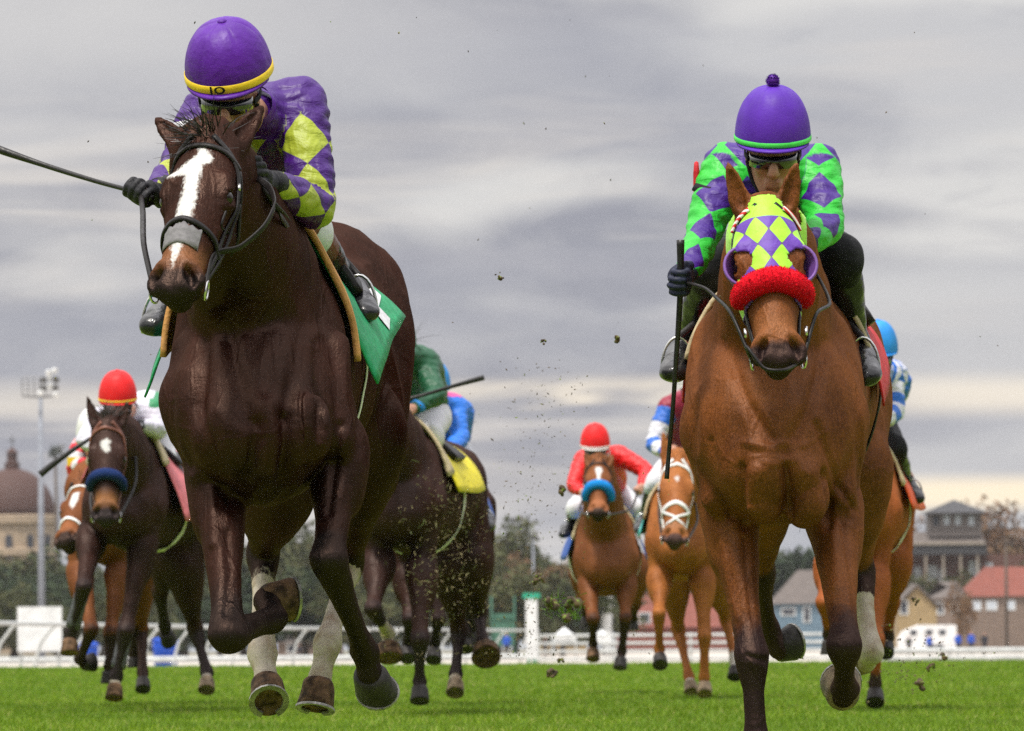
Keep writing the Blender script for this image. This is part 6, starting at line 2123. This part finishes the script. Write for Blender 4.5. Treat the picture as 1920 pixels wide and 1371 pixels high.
# ================================================================ THE FIELD BEHIND
def auto_horse(px, D, dx, lift, poll, muz, fore, hind, coat, hairmat, label, yaw=0.0, vox=.014, s=1.0, dz=0.0, **kw):
    x0 = (px - 960) / FPX * D
    T = template_torso(x0, D, dx, lift, s, dz)
    pl, mz = P(*poll), P(*muz)
    nb = T[2][0] + Vector((0, -.12, .10)); nm = nb.lerp(pl, .45) + Vector((0, 0, .02))
    neck = [(nb, .14, .30), (nm, .115, .20), (nb.lerp(pl, .8) + Vector((0, .03, 0)), .085, .135), (pl + Vector((0, .09, -.06)), .070, .095)]
    f = [[P(*q) for q in l] for l in fore]; h = [[P(*q) for q in l] for l in hind]
    sp = dict(D=D, vox=vox, torso=T, neck=neck, fore=f, hind=h, headf=head_frame(pl, mz, yaw), coat=coat, hairmat=hairmat, label=label, shoes=False, hair=.6)
    sp.update(kw)
    H = build_horse(sp); H.torso = T; H.big = False; H.x0 = x0; H.D = D; H.lift = lift; H.dx = dx
    return H

def auto_rider(H, label, silk, capm, breeches, over={}, vox=.011, dzr=0.0, **kw):
    def L(x, y, z): return Vector((H.x0 + H.dx * y + x, H.D + y, z + H.lift + dzr))
    J = dict(head=L(0, .10, 2.00), neck=L(0, .34, 1.95), chest=L(0, .52, 1.87), waist=L(0, .95, 1.80), shL=L(-.16, .44, 1.94), shR=L(.16, .44, 1.94),
             elL=L(-.25, .28, 1.72), elR=L(.25, .28, 1.72), wrL=L(-.12, .02, 1.60), wrR=L(.12, .02, 1.60), haL=L(-.07, -.05, 1.58), haR=L(.07, -.05, 1.58),
             axL=Vector((-.2, -.3, -.9)), axR=Vector((.2, -.3, -.9)), hipL=L(-.09, 1.22, 1.74), hipR=L(.09, 1.22, 1.74),
             knL=L(-.24, .78, 1.60), knR=L(.24, .78, 1.60), anL=L(-.31, 1.10, 1.26), anR=L(.31, 1.10, 1.26), toL=L(-.35, .88, 1.19), toR=L(.35, .88, 1.19))
    for k, q in over.items(): J[k] = P(*q)
    d = dict(J=J, vox=vox, silk=silk, breeches=breeches, cap=capm, label=label, goggles=True, facedir=(0, -1, -.3), capup=(0, -.2, 1), headup=(0, -.2, 1), capr=.127, capz=.06, gloves=None, glovevox=.008)
    d.update(kw)
    R = build_rider(d); R.J = J
    return R

def simple_tack(H, clothm, padm, y0=.78, y1=1.6, th=1.55, flare=.06, thl=None, padth=1.15):
    T = H.torso; D = H.D
    drape(H, T, 'saddle_cloth', D + y0 - .25, D + y1, -(thl or th), th, clothm, off=.018, thick=.006, flare=flare, nu=10, nv=24)
    drape(H, T, 'saddle_pad', D + y0 - .32, D + y0 - .17, -padth, padth, padm, off=.026, thick=.016, ripple=.001, nu=5, nv=20)
    drape(H, T, 'saddle', D + y0 + .10, D + y0 + .55, -.85, .85, M['leather_black'], off=.034, thick=.03, ripple=0, nu=8, nv=14)
    wrap(H, T, 'girth', D + y0 + .3, .07, 1.3, 2.9, M['white_tape'], off=.01)
    wrap(H, T, 'girth', D + y0 + .3, .07, -1.3, -2.9, M['white_tape'], off=.01)

def rein_pair(H, R, mat=None):
    for s, k in ((-1, 'haL'), (1, 'haR')):
        b = H.hp(s * .07, .55, -.088)
        tubepart('rein', [b, b.lerp(R.J[k], .5) + Vector((s * .06, 0, -.05)), R.J[k]], .009, mat or M['leather_black'], H.bridle)

def msk_body(V, arc, ang, tg, J): return (tg == 1) * 1.0, np.zeros(len(V))
def msk_arm(V, arc, ang, tg, J): return (tg >= 2) * 1.0, np.zeros(len(V))
def msk_all(V, arc, ang, tg, J): return np.ones(len(V)), np.zeros(len(V))
def msk_none(V, arc, ang, tg, J): return np.zeros(len(V)), np.zeros(len(V))

star = [(-.030, .115), (.0, .100), (.028, .118), (.014, .140), (.024, .175), (.0, .19), (-.022, .165), (-.032, .14)]
# ---- dark brown, navy shadow roll, red cap (left)
H3 = auto_horse(224, 39, .12, .16, (200, 792, 38.2), (197, 975, 37.95),
    [[(172, 1010, 39.1), (157, 1100, 38.6), (133, 1188, 38.75), (131, 1203, 38.75), (130, 1232, 38.72)],
     [(268, 1020, 39.1), (236, 1182, 38.9), (218, 1270, 38.95), (215, 1288, 38.93), (214, 1312, 38.9)]],
    [[(318, 1040, 41.0), (300, 1108, 41.3), (309, 1175, 41.7), (311, 1188, 41.75), (318, 1204, 41.8)],
     [(345, 1060, 41.0), (366, 1180, 41.3), (388, 1262, 41.2), (388, 1276, 41.15), (387, 1298, 41.1)]],
    M['coat_brown'], M['hair_black'], 'dark brown racehorse with white star and navy fleece noseband at left', yaw=.0,
    socks={1: (.80,), 3: (.86,)}, face=[('star', star)], tan=1.0, muzzle_dark=.50, ears={-1: P(163, 742, 38.3), 1: P(240, 752, 38.3)},
    hoofmats=[M['hoof_mud'], M['hoof_mud'], M['hoof'], M['hoof_pale']], hair=.8, forelock=220, manedir=(-.2, .6, .8))
for li, (a, b, wd) in ((0, (0.15, .85, .046)), (1, (.12, .80, .046))):
    j = [P(*q) for q in ([(157, 1100, 38.6), (133, 1188, 38.75)] if li == 0 else [(236, 1182, 38.9), (218, 1270, 38.95)])]
    mb = MB(); mb.tube([j[0].lerp(j[1], t) + Vector((0, .014, 0)) for t in np.linspace(a, b, 7)], [wd, wd * 1.02, wd * .95, wd, wd * .97, wd * 1.05, wd], 16)
    mb.build('leg_bandage', M['bandage_grey'], H3.root, True)
bridle(H3, M['leather_brown'], w=.022, noseband=False, ring=True)
fleece(H3, M['fleece_navy'], t=.335, r=.033, parent=H3.bridle, xr=.086)
simple_tack(H3, M['cl_pink'], M['pad_cream'], .52, 1.75, 1.9, .16, 1.2, .8)
R3 = auto_rider(H3, 'person in white silks and a bright red cap on the dark brown horse at left', silk_mat('silk_white', (.60, .59, .68), (.012, .22, .08), .2, mode='mask'), M['cap_red'], M['white_cloth'],
    over=dict(head=(221, 767, 38.9), neck=(243, 772, 39.2), shL=(190, 785, 39.3), shR=(283, 770, 39.25), elL=(160, 825, 39.1), elR=(296, 806, 39.2), wrR=(262, 798, 38.9), haR=(248, 802, 38.8), chest=(250, 790, 39.4), toR=(362, 958, 39.5), anR=(352, 925, 39.8), knR=(306, 852, 39.7), wrL=(190, 845, 38.9), haL=(205, 850, 38.8)),
    msk=lambda V, arc, ang, tg, J: (((tg == 1) & (V[:, 0] > J['neck'].x + .12) & (V[:, 2] > J['chest'].z + .075)) * 1.0, np.zeros(len(V))), gloves=M['glove'], peak=M['cap_red'], band=M['band_yellow'], bandh=.012)
rein_pair(H3, R3)
whip([P(75, 890, 38.6), P(100, 870, 38.6), P(128, 850, 38.6), P(160, 828, 38.6), P(205, 800, 38.7)], 'green handled black whip held out by the red cap rider at left', r=(.022, .020, .016, .012, .010))

# ---- bay with white beaded bridle (far left)
H4 = auto_horse(190, 42.5, .12, .10, (146, 905, 41.7), (116, 1010, 41.15),
    [[(150, 1075, 42.6), (172, 1180, 42.1), (150, 1236, 42.35), (158, 1244, 42.4), (180, 1240, 42.45)],
     [(222, 1075, 42.6), (208, 1185, 42.4), (205, 1250, 42.4), (204, 1262, 42.4), (204, 1282, 42.4)]],
    [[(235, 1080, 44.5), (246, 1165, 44.8), (252, 1225, 44.9), (252, 1236, 44.9), (253, 1252, 44.9)],
     [(258, 1080, 44.5), (265, 1180, 44.9), (268, 1262, 44.7), (268, 1276, 44.65), (268, 1298, 44.6)]],
    M['coat_bay2'], M['hair_black'], 'bay racehorse with white beaded bridle half hidden behind the dark brown one at left', yaw=-.35, tan=.6,
    face=[('strip', [(-.01, .12), (.03, .11), (.035, .2), (.02, .30), (-.01, .24)])], hair=.7)
bridle(H4, M['leather_black'], w=.020, nose_mat=M['white_tape'], brow_mat=M['white_tape'], nose_t=.41, nose_w=.026)
simple_tack(H4, M['cl_blue'], M['white_cloth'])
R4 = auto_rider(H4, 'person in white, red and yellow silks mostly hidden behind the dark brown horse', silk_mat('silk_white_red', (.66, .65, .70), (.62, .012, .03), .09, mode='hoops'), M['cap_white'], M['white_cloth'],
    msk=msk_all, over=dict(head=(176, 830, 42.6), elL=(140, 880, 42.7), shL=(152, 838, 42.8)))
rein_pair(H4, R4)
mb = MB(); c = R4.J['elL']; mb.box(c + Vector((.0, -.075, .05)), (.09, .02, .06)); mb.build('sleeve_patch', M['band_yellow'], R4.root)

# ---- dark horse with yellow cloth, rider in dark green (middle left)
H5 = auto_horse(740, 36, .112, .10, (690, 745, 35.3), (676, 930, 34.95),
    [[(712, 1060, 36.1), (700, 1140, 35.8), (727, 1188, 36.1), (729, 1212, 36.1), (731, 1250, 36.05)],
     [(790, 1070, 36.1), (787, 1198, 35.9), (787, 1278, 36.0), (787, 1292, 35.98), (787, 1316, 35.95)]],
    [[(846, 1060, 38.0), (860, 1180, 38.3), (855, 1266, 38.2), (854, 1280, 38.15), (853, 1302, 38.1)],
     [(884, 1050, 38.0), (898, 1150, 38.5), (906, 1205, 38.3), (910, 1216, 38.25), (914, 1250, 38.15)]],
    M['coat_brown'], M['hair_black'], 'dark brown racehorse with a yellow saddle cloth behind the leading horse', yaw=.0,
    socks={0: (.50,), 2: (.70,)}, mud=1.0, hoofmats=[M['hoof_mud'], M['hoof'], M['hoof_pale'], M['hoof_mud']], hoofw={0: .075, 3: .085})
bridle(H5, M['leather_black'])
simple_tack(H5, M['cl_yellow'], M['pad_cream'], .62, 1.55, 1.5, .12)
R5 = auto_rider(H5, 'person in dark green silks and white breeches behind the leading horse', silk_mat('silk_darkgreen', (.008, .085, .035), (.02, .12, .05), .2, mode='mask'), M['cap_green'], M['white_cloth'],
    over=dict(head=(742, 665, 36.3), neck=(758, 668, 36.6), chest=(772, 690, 36.8), shR=(798, 690, 36.7), shL=(722, 690, 36.7), elR=(815, 742, 36.5), wrR=(778, 765, 36.3), haR=(762, 770, 36.2), waist=(790, 735, 37.2),
              hipR=(815, 780, 37.3), hipL=(765, 780, 37.3), knR=(806, 815, 36.7), anR=(842, 905, 37.0), toR=(858, 918, 36.8)), msk=msk_none, vox=.009)
mb = MB(); d_ = (R5.J['wrR'] - R5.J['elR']).normalized(); mb.tube([R5.J['wrR'] - d_ * .06, R5.J['wrR'] - d_ * .005], [.046, .042], 14); mb.build('wristband', M['cap_blue'], R5.root, True)
whip([P(745, 752, 36.0), P(762, 749, 36.0), P(800, 739, 36.0), P(850, 724, 35.95), P(907, 708, 35.9)], 'black whip pointing right held by the dark green silks rider', r=(.012, .012, .010, .012, .016))
strands('loose_hair', [P(770, 640, 36.0) for _ in range(30)], [Vector((RNG.normal(-.2, .6), .2, RNG.normal(.3, .5))) for _ in range(30)], RNG.uniform(.1, .2, 30), .004, M['hair_black'], H5.root)

# ---- horse hidden behind it, rider in royal blue
H6 = auto_horse(792, 42, .095, .06, (778, 830, 41.2), (772, 990, 40.9),
    [[(762, 1080, 42.1), (768, 1160, 41.9), (765, 1206, 42.1), (764, 1218, 42.1), (764, 1238, 42.05)],
     [(815, 1080, 42.1), (822, 1160, 41.9), (815, 1208, 42.1), (814, 1220, 42.1), (812, 1244, 42.05)]],
    [[(858, 1060, 44.0), (868, 1140, 44.4), (872, 1190, 44.4), (872, 1202, 44.4), (873, 1222, 44.35)],
     [(892, 1050, 44.0), (890, 1130, 44.4), (884, 1180, 44.5), (884, 1190, 44.5), (884, 1208, 44.5)]],
    M['coat_brown'], M['hair_black'], 'dark racehorse of which only the rump and legs show behind the yellow cloth horse', vox=.016)
bridle(H6, M['leather_black'])
simple_tack(H6, M['cl_blue'], M['pad_cream'])
def msk6(V, arc, ang, tg, J): return ((tg == 1) & (V[:, 2] > J['shR'].z + .085)) * 1.0, np.zeros(len(V))
R6 = auto_rider(H6, 'person in royal blue silks with a pink shoulder behind the dark green silks rider', silk_mat('silk_blue', (.015, .16, .66), (.62, .06, .25), .2, mode='mask'), M['cap_blue'], M['white_cloth'],
    msk=msk6, over=dict(head=(812, 742, 42.4), neck=(824, 755, 42.6), chest=(838, 775, 42.8), shR=(854, 768, 42.7), shL=(806, 770, 42.7), elR=(862, 822, 42.5), wrR=(840, 850, 42.2), haR=(830, 852, 42.1), waist=(845, 800, 43.1)))
rein_pair(H6, R6)

# ---- bay with blue shadow roll, rider in red (middle)
blz7 = [(-.020, .09), (.022, .085), (.030, .13), (.016, .18), (.012, .30), (-.008, .30), (-.012, .18), (-.024, .13)]
H7 = auto_horse(1135, 50, .0, -.05, (1122, 862, 49.2), (1122, 958, 48.75),
    [[(1104, 1095, 50.1), (1112, 1160, 49.8), (1112, 1208, 50.1), (1112, 1220, 50.1), (1112, 1246, 50.05)],
     [(1172, 1095, 50.1), (1172, 1158, 49.9), (1166, 1222, 50.05), (1164, 1236, 50.03), (1162, 1258, 50.0)]],
    [[(1098, 1070, 52.2), (1092, 1120, 52.6), (1100, 1150, 53.0), (1100, 1160, 53.0), (1100, 1172, 53.0)],
     [(1190, 1070, 52.2), (1192, 1130, 52.6), (1186, 1160, 53.0), (1186, 1168, 53.0), (1186, 1180, 53.0)]],
    M['coat_bay2'], M['hair_black'], 'bay racehorse with a blue fleece noseband under the rider in red', yaw=.0, face=[('blaze', blz7)], tan=1.0, muzzle_dark=.53,
    ears={-1: P(1095, 848, 49.3), 1: P(1151, 850, 49.3)}, vox=.016, hoofmats=[M['hoof_mud'], M['hoof'], M['hoof'], M['hoof']], socks={})
bridle(H7, M['leather_black'], noseband=False)
fleece(H7, M['fleece_blue'], t=.33, r=.040, parent=H7.bridle, xr=.092)
simple_tack(H7, M['cl_blue'], M['pad_cream'], .7, 1.55, 1.7, .10)
R7 = auto_rider(H7, 'person in plain red silks and red cap with right elbow out wide', silk_mat('silk_red', (.66, .008, .010), (.66, .01, .012), .2, mode='mask'), M['cap_red'], M['white_cloth'],
    msk=msk_none, peak=M['cap_white'], band=M['white_tape'], bandh=.012, over=dict(head=(1116, 850, 50.0), neck=(1128, 852, 50.3), shL=(1092, 862, 50.4), shR=(1158, 852, 50.4), elL=(1076, 912, 50.2), wrL=(1090, 922, 50.0), haL=(1098, 924, 49.8),
    elR=(1212, 884, 50.2), wrR=(1204, 912, 49.8), haR=(1196, 920, 49.7), chest=(1128, 872, 50.5), waist=(1140, 900, 50.9), anL=(1072, 985, 51.0), toL=(1056, 1003, 50.8), anR=(1190, 975, 51.0), toR=(1203, 995, 50.8)))
rein_pair(H7, R7)

# ---- chestnut with white bridle
H8 = auto_horse(1276, 45, .05, .02, (1270, 862, 44.2), (1266, 1012, 43.8),
    [[(1238, 1085, 45.1), (1236, 1150, 44.8), (1236, 1218, 44.95), (1237, 1232, 44.93), (1239, 1258, 44.85)],
     [(1316, 1085, 45.1), (1321, 1194, 44.95), (1321, 1272, 45.0), (1321, 1284, 45.0), (1321, 1306, 44.95)]],
    [[(1262, 1080, 47.0), (1272, 1180, 47.4), (1292, 1270, 47.2), (1294, 1282, 47.15), (1297, 1302, 47.1)],
     [(1340, 1080, 47.0), (1362, 1160, 47.4), (1378, 1242, 47.2), (1378, 1254, 47.15), (1377, 1276, 47.1)]],
    M['coat_chest'], M['hair_chest'], 'orange chestnut racehorse in a white bridle beside the leading bay', yaw=.02, dark_from=2.0, tan=.5, muzzle_dark=.52,
    face=[('spot', [(-.012, .14), (.006, .12), (.014, .15), (.0, .175)])], ears={-1: P(1243, 808, 44.3)}, vox=.015, hoofmats=[M['hoof'], M['hoof_pale'], M['hoof_pale'], M['hoof']], socks={2: (.90,), 1: (.95,), 3: (.6,)}, mud=.4)
bridle(H8, M['white_tape'], w=.024, nose_t=.34, nose_w=.034, figure8=M['white_tape'])
simple_tack(H8, M['cl_teal'], M['pad_cream'], .6, 1.45, 1.6, .12)
R8 = auto_rider(H8, 'person in blue, white and maroon silks half hidden beside the leading bay', silk_mat('silk_blue_white', (.66, .66, .72), (.015, .12, .52), .15, mode='hoops', c3=(.26, .012, .04)), M['cap_white'], M['white_cloth'],
    msk=lambda V, arc, ang, tg, J: (np.ones(len(V)), (tg == 1) * 1.0), over=dict(head=(1300, 735, 45.2), neck=(1300, 745, 45.4), chest=(1288, 770, 45.6), shL=(1252, 765, 45.5), shR=(1320, 770, 45.5), elL=(1226, 832, 45.4), wrL=(1252, 852, 45.0), haL=(1262, 845, 44.9), knL=(1228, 905, 45.9), anL=(1208, 975, 46.1), toL=(1200, 995, 45.9)))
rein_pair(H8, R8)

# ---- red chestnut, striped rider (right edge of the field)
H9 = auto_horse(1602, 37, .10, .05, (1560, 800, 36.3), (1556, 960, 36.0),
    [[(1556, 1060, 37.1), (1545, 1130, 36.8), (1556, 1190, 37.0), (1556, 1205, 37.0), (1556, 1228, 37.0)],
     [(1640, 1080, 37.1), (1643, 1200, 36.9), (1641, 1284, 37.0), (1641, 1298, 37.0), (1641, 1322, 36.95)]],
    [[(1600, 1060, 39.0), (1600, 1150, 39.4), (1606, 1210, 39.4), (1606, 1222, 39.4), (1607, 1240, 39.35)],
     [(1672, 1050, 39.0), (1672, 1130, 39.4), (1664, 1196, 39.5), (1662, 1208, 39.5), (1660, 1226, 39.45)]],
    M['coat_chest2'], M['hair_brown'], 'red chestnut racehorse with an orange cloth behind the bay hindquarters', dark_from=.5, vox=.015, hoofmats=[M['hoof']] * 4)
bridle(H9, M['leather_black'])
simple_tack(H9, M['cl_orange'], M['pad_cream'], .62, 1.45, 1.65, .12)
R9 = auto_rider(H9, 'person in blue and white hooped silks and blue cap at the right', silk_mat('silk_hoops', (.62, .62, .70), (.008, .13, .56), .075, mode='hoops'), M['cap_blue'], M['black_cloth'],
    msk=msk_all, over=dict(head=(1646, 676, 37.2), neck=(1650, 696, 37.4), chest=(1654, 722, 37.6), shR=(1672, 702, 37.5), shL=(1610, 700, 37.5), elR=(1679, 770, 37.4), wrR=(1640, 800, 37.1), haR=(1630, 802, 37.0), knR=(1676, 838, 37.6), anR=(1702, 912, 38.0), toR=(1722, 936, 37.8)), vox=.009)
rein_pair(H9, R9)

# ================================================================ TURF IN THE AIR
m_, nt, b_ = new_mat('clod')
c = nt.mix(nt.remap(nt.noise(nt.obj(), 30, 3), .4, .6), (.045, .030, .018), (.10, .065, .03))
c = nt.mix(nt.remap(nt.noise(nt.obj(), 60, 3), .55, .65), c, (.16, .24, .03))
nt.put(b_.inputs['Base Color'], c); b_.inputs['Roughness'].default_value = .9
M['clod'] = m_
def clod(px, py, D, r, label, grassy=0):
    B = Body(r * .22); c = P(px, py, D)
    for _ in range(7):
        B.ball(c + Vector(RNG.normal(0, r * .5, 3)), r * RNG.uniform(.3, .6), k=r * .2)
    V, Q = B.mesh(); N = vnormals(V, Q); V = V + N * (vnoise(V, 2.2 / r) * r * .25)[:, None]
    o = mesh_obj('turf_clod', V, Q, M['clod'], None, c)
    tag(o, label, 'turf clod')
    if grassy:
        strands('grass_tuft', [c + Vector(RNG.normal(0, r * .7, 3)) for _ in range(grassy)], RNG.normal(0, 1, (grassy, 3)), RNG.uniform(r * .6, r * 1.6, grassy), r * .12, bpy.data.materials['grass_blade'], o, sag=.2)['kind'] = 'stuff'
clod(1032, 1134, 26, .030, 'smaller flying grassy clod, nearer the finish post of the pair', 60)
clod(1070, 1140, 26.2, .036, 'larger flying grassy clod of turf beside the forelegs of the blue noseband bay', 70)
clod(1012, 1080, 27, .020, 'small flat clod of turf in the air above the finish post')
clod(1034, 1263, 28, .024, 'dark clod just above the grass below the finish post')
clod(1051, 1237, 28, .016, 'small dark clod low in the air between finish post and bay horse')
clod(1744, 1252, 27, .018, 'dark clod low over the grass at right below the trailer')
clod(1724, 1282, 26, .021, 'lowest brown clod over the grass right of the bay hind leg')
clod(1768, 1232, 27, .018, 'grassy clod in the air in front of the people by the trailer', 20)
clod(1053, 920, 25, .020, 'dark clod in the sky left of the rider in red')
clod(1020, 640, 23, .010, 'small dark clod high in the sky between the two leading riders')
clod(1155, 635, 23, .014, 'ragged dark clod high in the sky left of the hanging whip')
clod(936, 520, 21, .012, 'single blurred brown clod in the mid sky')
clod(1716, 1125, 27, .014, 'small dark clod in front of the cream gabled house')
def spray():
    V = []; F = []
    def bit(c, r, elong=1.0, n=4):
        b = len(V); a = Vector(RNG.normal(0, 1, 3)).normalized(); u = a.orthogonal().normalized(); w_ = a.cross(u)
        V.extend([c + a * r * elong, c - a * r * elong, c + u * r, c - u * r, c + w_ * r * .7, c - w_ * r * .7])
        for t in ((0, 2, 4), (0, 4, 3), (0, 3, 5), (0, 5, 2), (1, 4, 2), (1, 3, 4), (1, 5, 3), (1, 2, 5)): F.append(tuple(b + i for i in t))
    for _ in range(620):     # column thrown up between the two leaders
        t = RNG.uniform() ** 1.3
        py = 1230 - 560 * t; px = 1000 + (RNG.normal(0, 26 + 20 * t)) + 40 * (t - .5)
        bit(P(px, py, RNG.uniform(22, 30)), RNG.uniform(.0008, .0038) * (1.3 if RNG.uniform() > .9 else 1), RNG.uniform(1, 2.5))
    for _ in range(260): bit(P(RNG.uniform(560, 1260), RNG.uniform(880, 1250), RNG.uniform(22, 34)), RNG.uniform(.0015, .004), RNG.uniform(1, 2))
    for _ in range(60): bit(P(RNG.uniform(100, 1900), RNG.uniform(30, 900), RNG.uniform(19, 26)), RNG.uniform(.0015, .0045), RNG.uniform(1, 2))
    for _ in range(160): bit(P(RNG.normal(1700, 70), RNG.normal(1240, 40), RNG.uniform(24, 30)), RNG.uniform(.0015, .006), RNG.uniform(1, 2))
    o = mesh_obj('flying_dirt', V, F, M['clod'], None, Vector((0, 0, 0)), smooth=False); tag(o, 'fine dark specks of kicked up dirt hanging in the air', 'dirt', kind='stuff')
    V = []; F = []
    m_, nt, b_ = new_mat('straw')
    c = nt.mix(nt.attr('q'), (.30, .24, .11), (.09, .13, .03)); nt.put(b_.inputs['Base Color'], c); b_.inputs['Roughness'].default_value = .7
    q = []
    for _ in range(300):     # clippings thrown against the dark middle horse
        px, py = (RNG.normal(835, 42), RNG.normal(1050, 95)) if RNG.uniform() < .75 else (RNG.uniform(660, 960), RNG.uniform(880, 1290))
        c = P(px, py, RNG.uniform(31, 34.5)); d = Vector(RNG.normal(0, 1, 3)).normalized(); l = RNG.uniform(.005, .034) * (2 if RNG.uniform() > .93 else 1); s_ = d.cross(Vector((0, -1, 0))).normalized() * RNG.uniform(.0008, .0020)
        b = len(V); m = c + d * l * .5 + Vector(RNG.normal(0, l * .12, 3))
        V.extend([c - s_, c + s_, m + s_, m - s_, c + d * l]); F.extend([(b, b + 1, b + 2, b + 3), (b + 3, b + 2, b + 4)]); q += [RNG.uniform()] * 5
    for _ in range(380):
        c = P(RNG.normal(850, 40), RNG.normal(1015, 60), RNG.uniform(31, 34.5)); n0 = len(V)
        r = RNG.uniform(.0012, .0032); u = Vector(RNG.normal(0, 1, 3)).normalized() * r; w_ = u.orthogonal().normalized() * r
        V.extend([c + u, c + w_, c - u, c - w_]); F.append((n0, n0 + 1, n0 + 2, n0 + 3)); q += [0.0] * 4
    o = mesh_obj('flying_clippings', V, F, m_, None, Vector((0, 0, 0)), smooth=False, attrs=dict(q=q)); tag(o, 'pale straw and grass clippings flying in front of the dark middle horse', 'clippings', kind='stuff')
spray()

# ================================================================ AIR
m_ = bpy.data.materials.new('haze'); m_.use_nodes = True
nt = NT(m_.node_tree)
pv_ = nt.n('ShaderNodeVolumePrincipled'); pv_.inputs['Color'].default_value = (.86, .88, .92, 1); pv_.inputs['Density'].default_value = .00009
pv_.inputs['Anisotropy'].default_value = .3
nt.put(nt.n('ShaderNodeOutputMaterial').inputs['Volume'], pv_.outputs[0])
mb = MB(); mb.box((0, 480, 21.5), (1300, 1300, 46.0))
tag(mesh_obj('haze', mb.v, mb.f, m_, None, Vector((0, 0, 0)), smooth=False), kind='stuff')
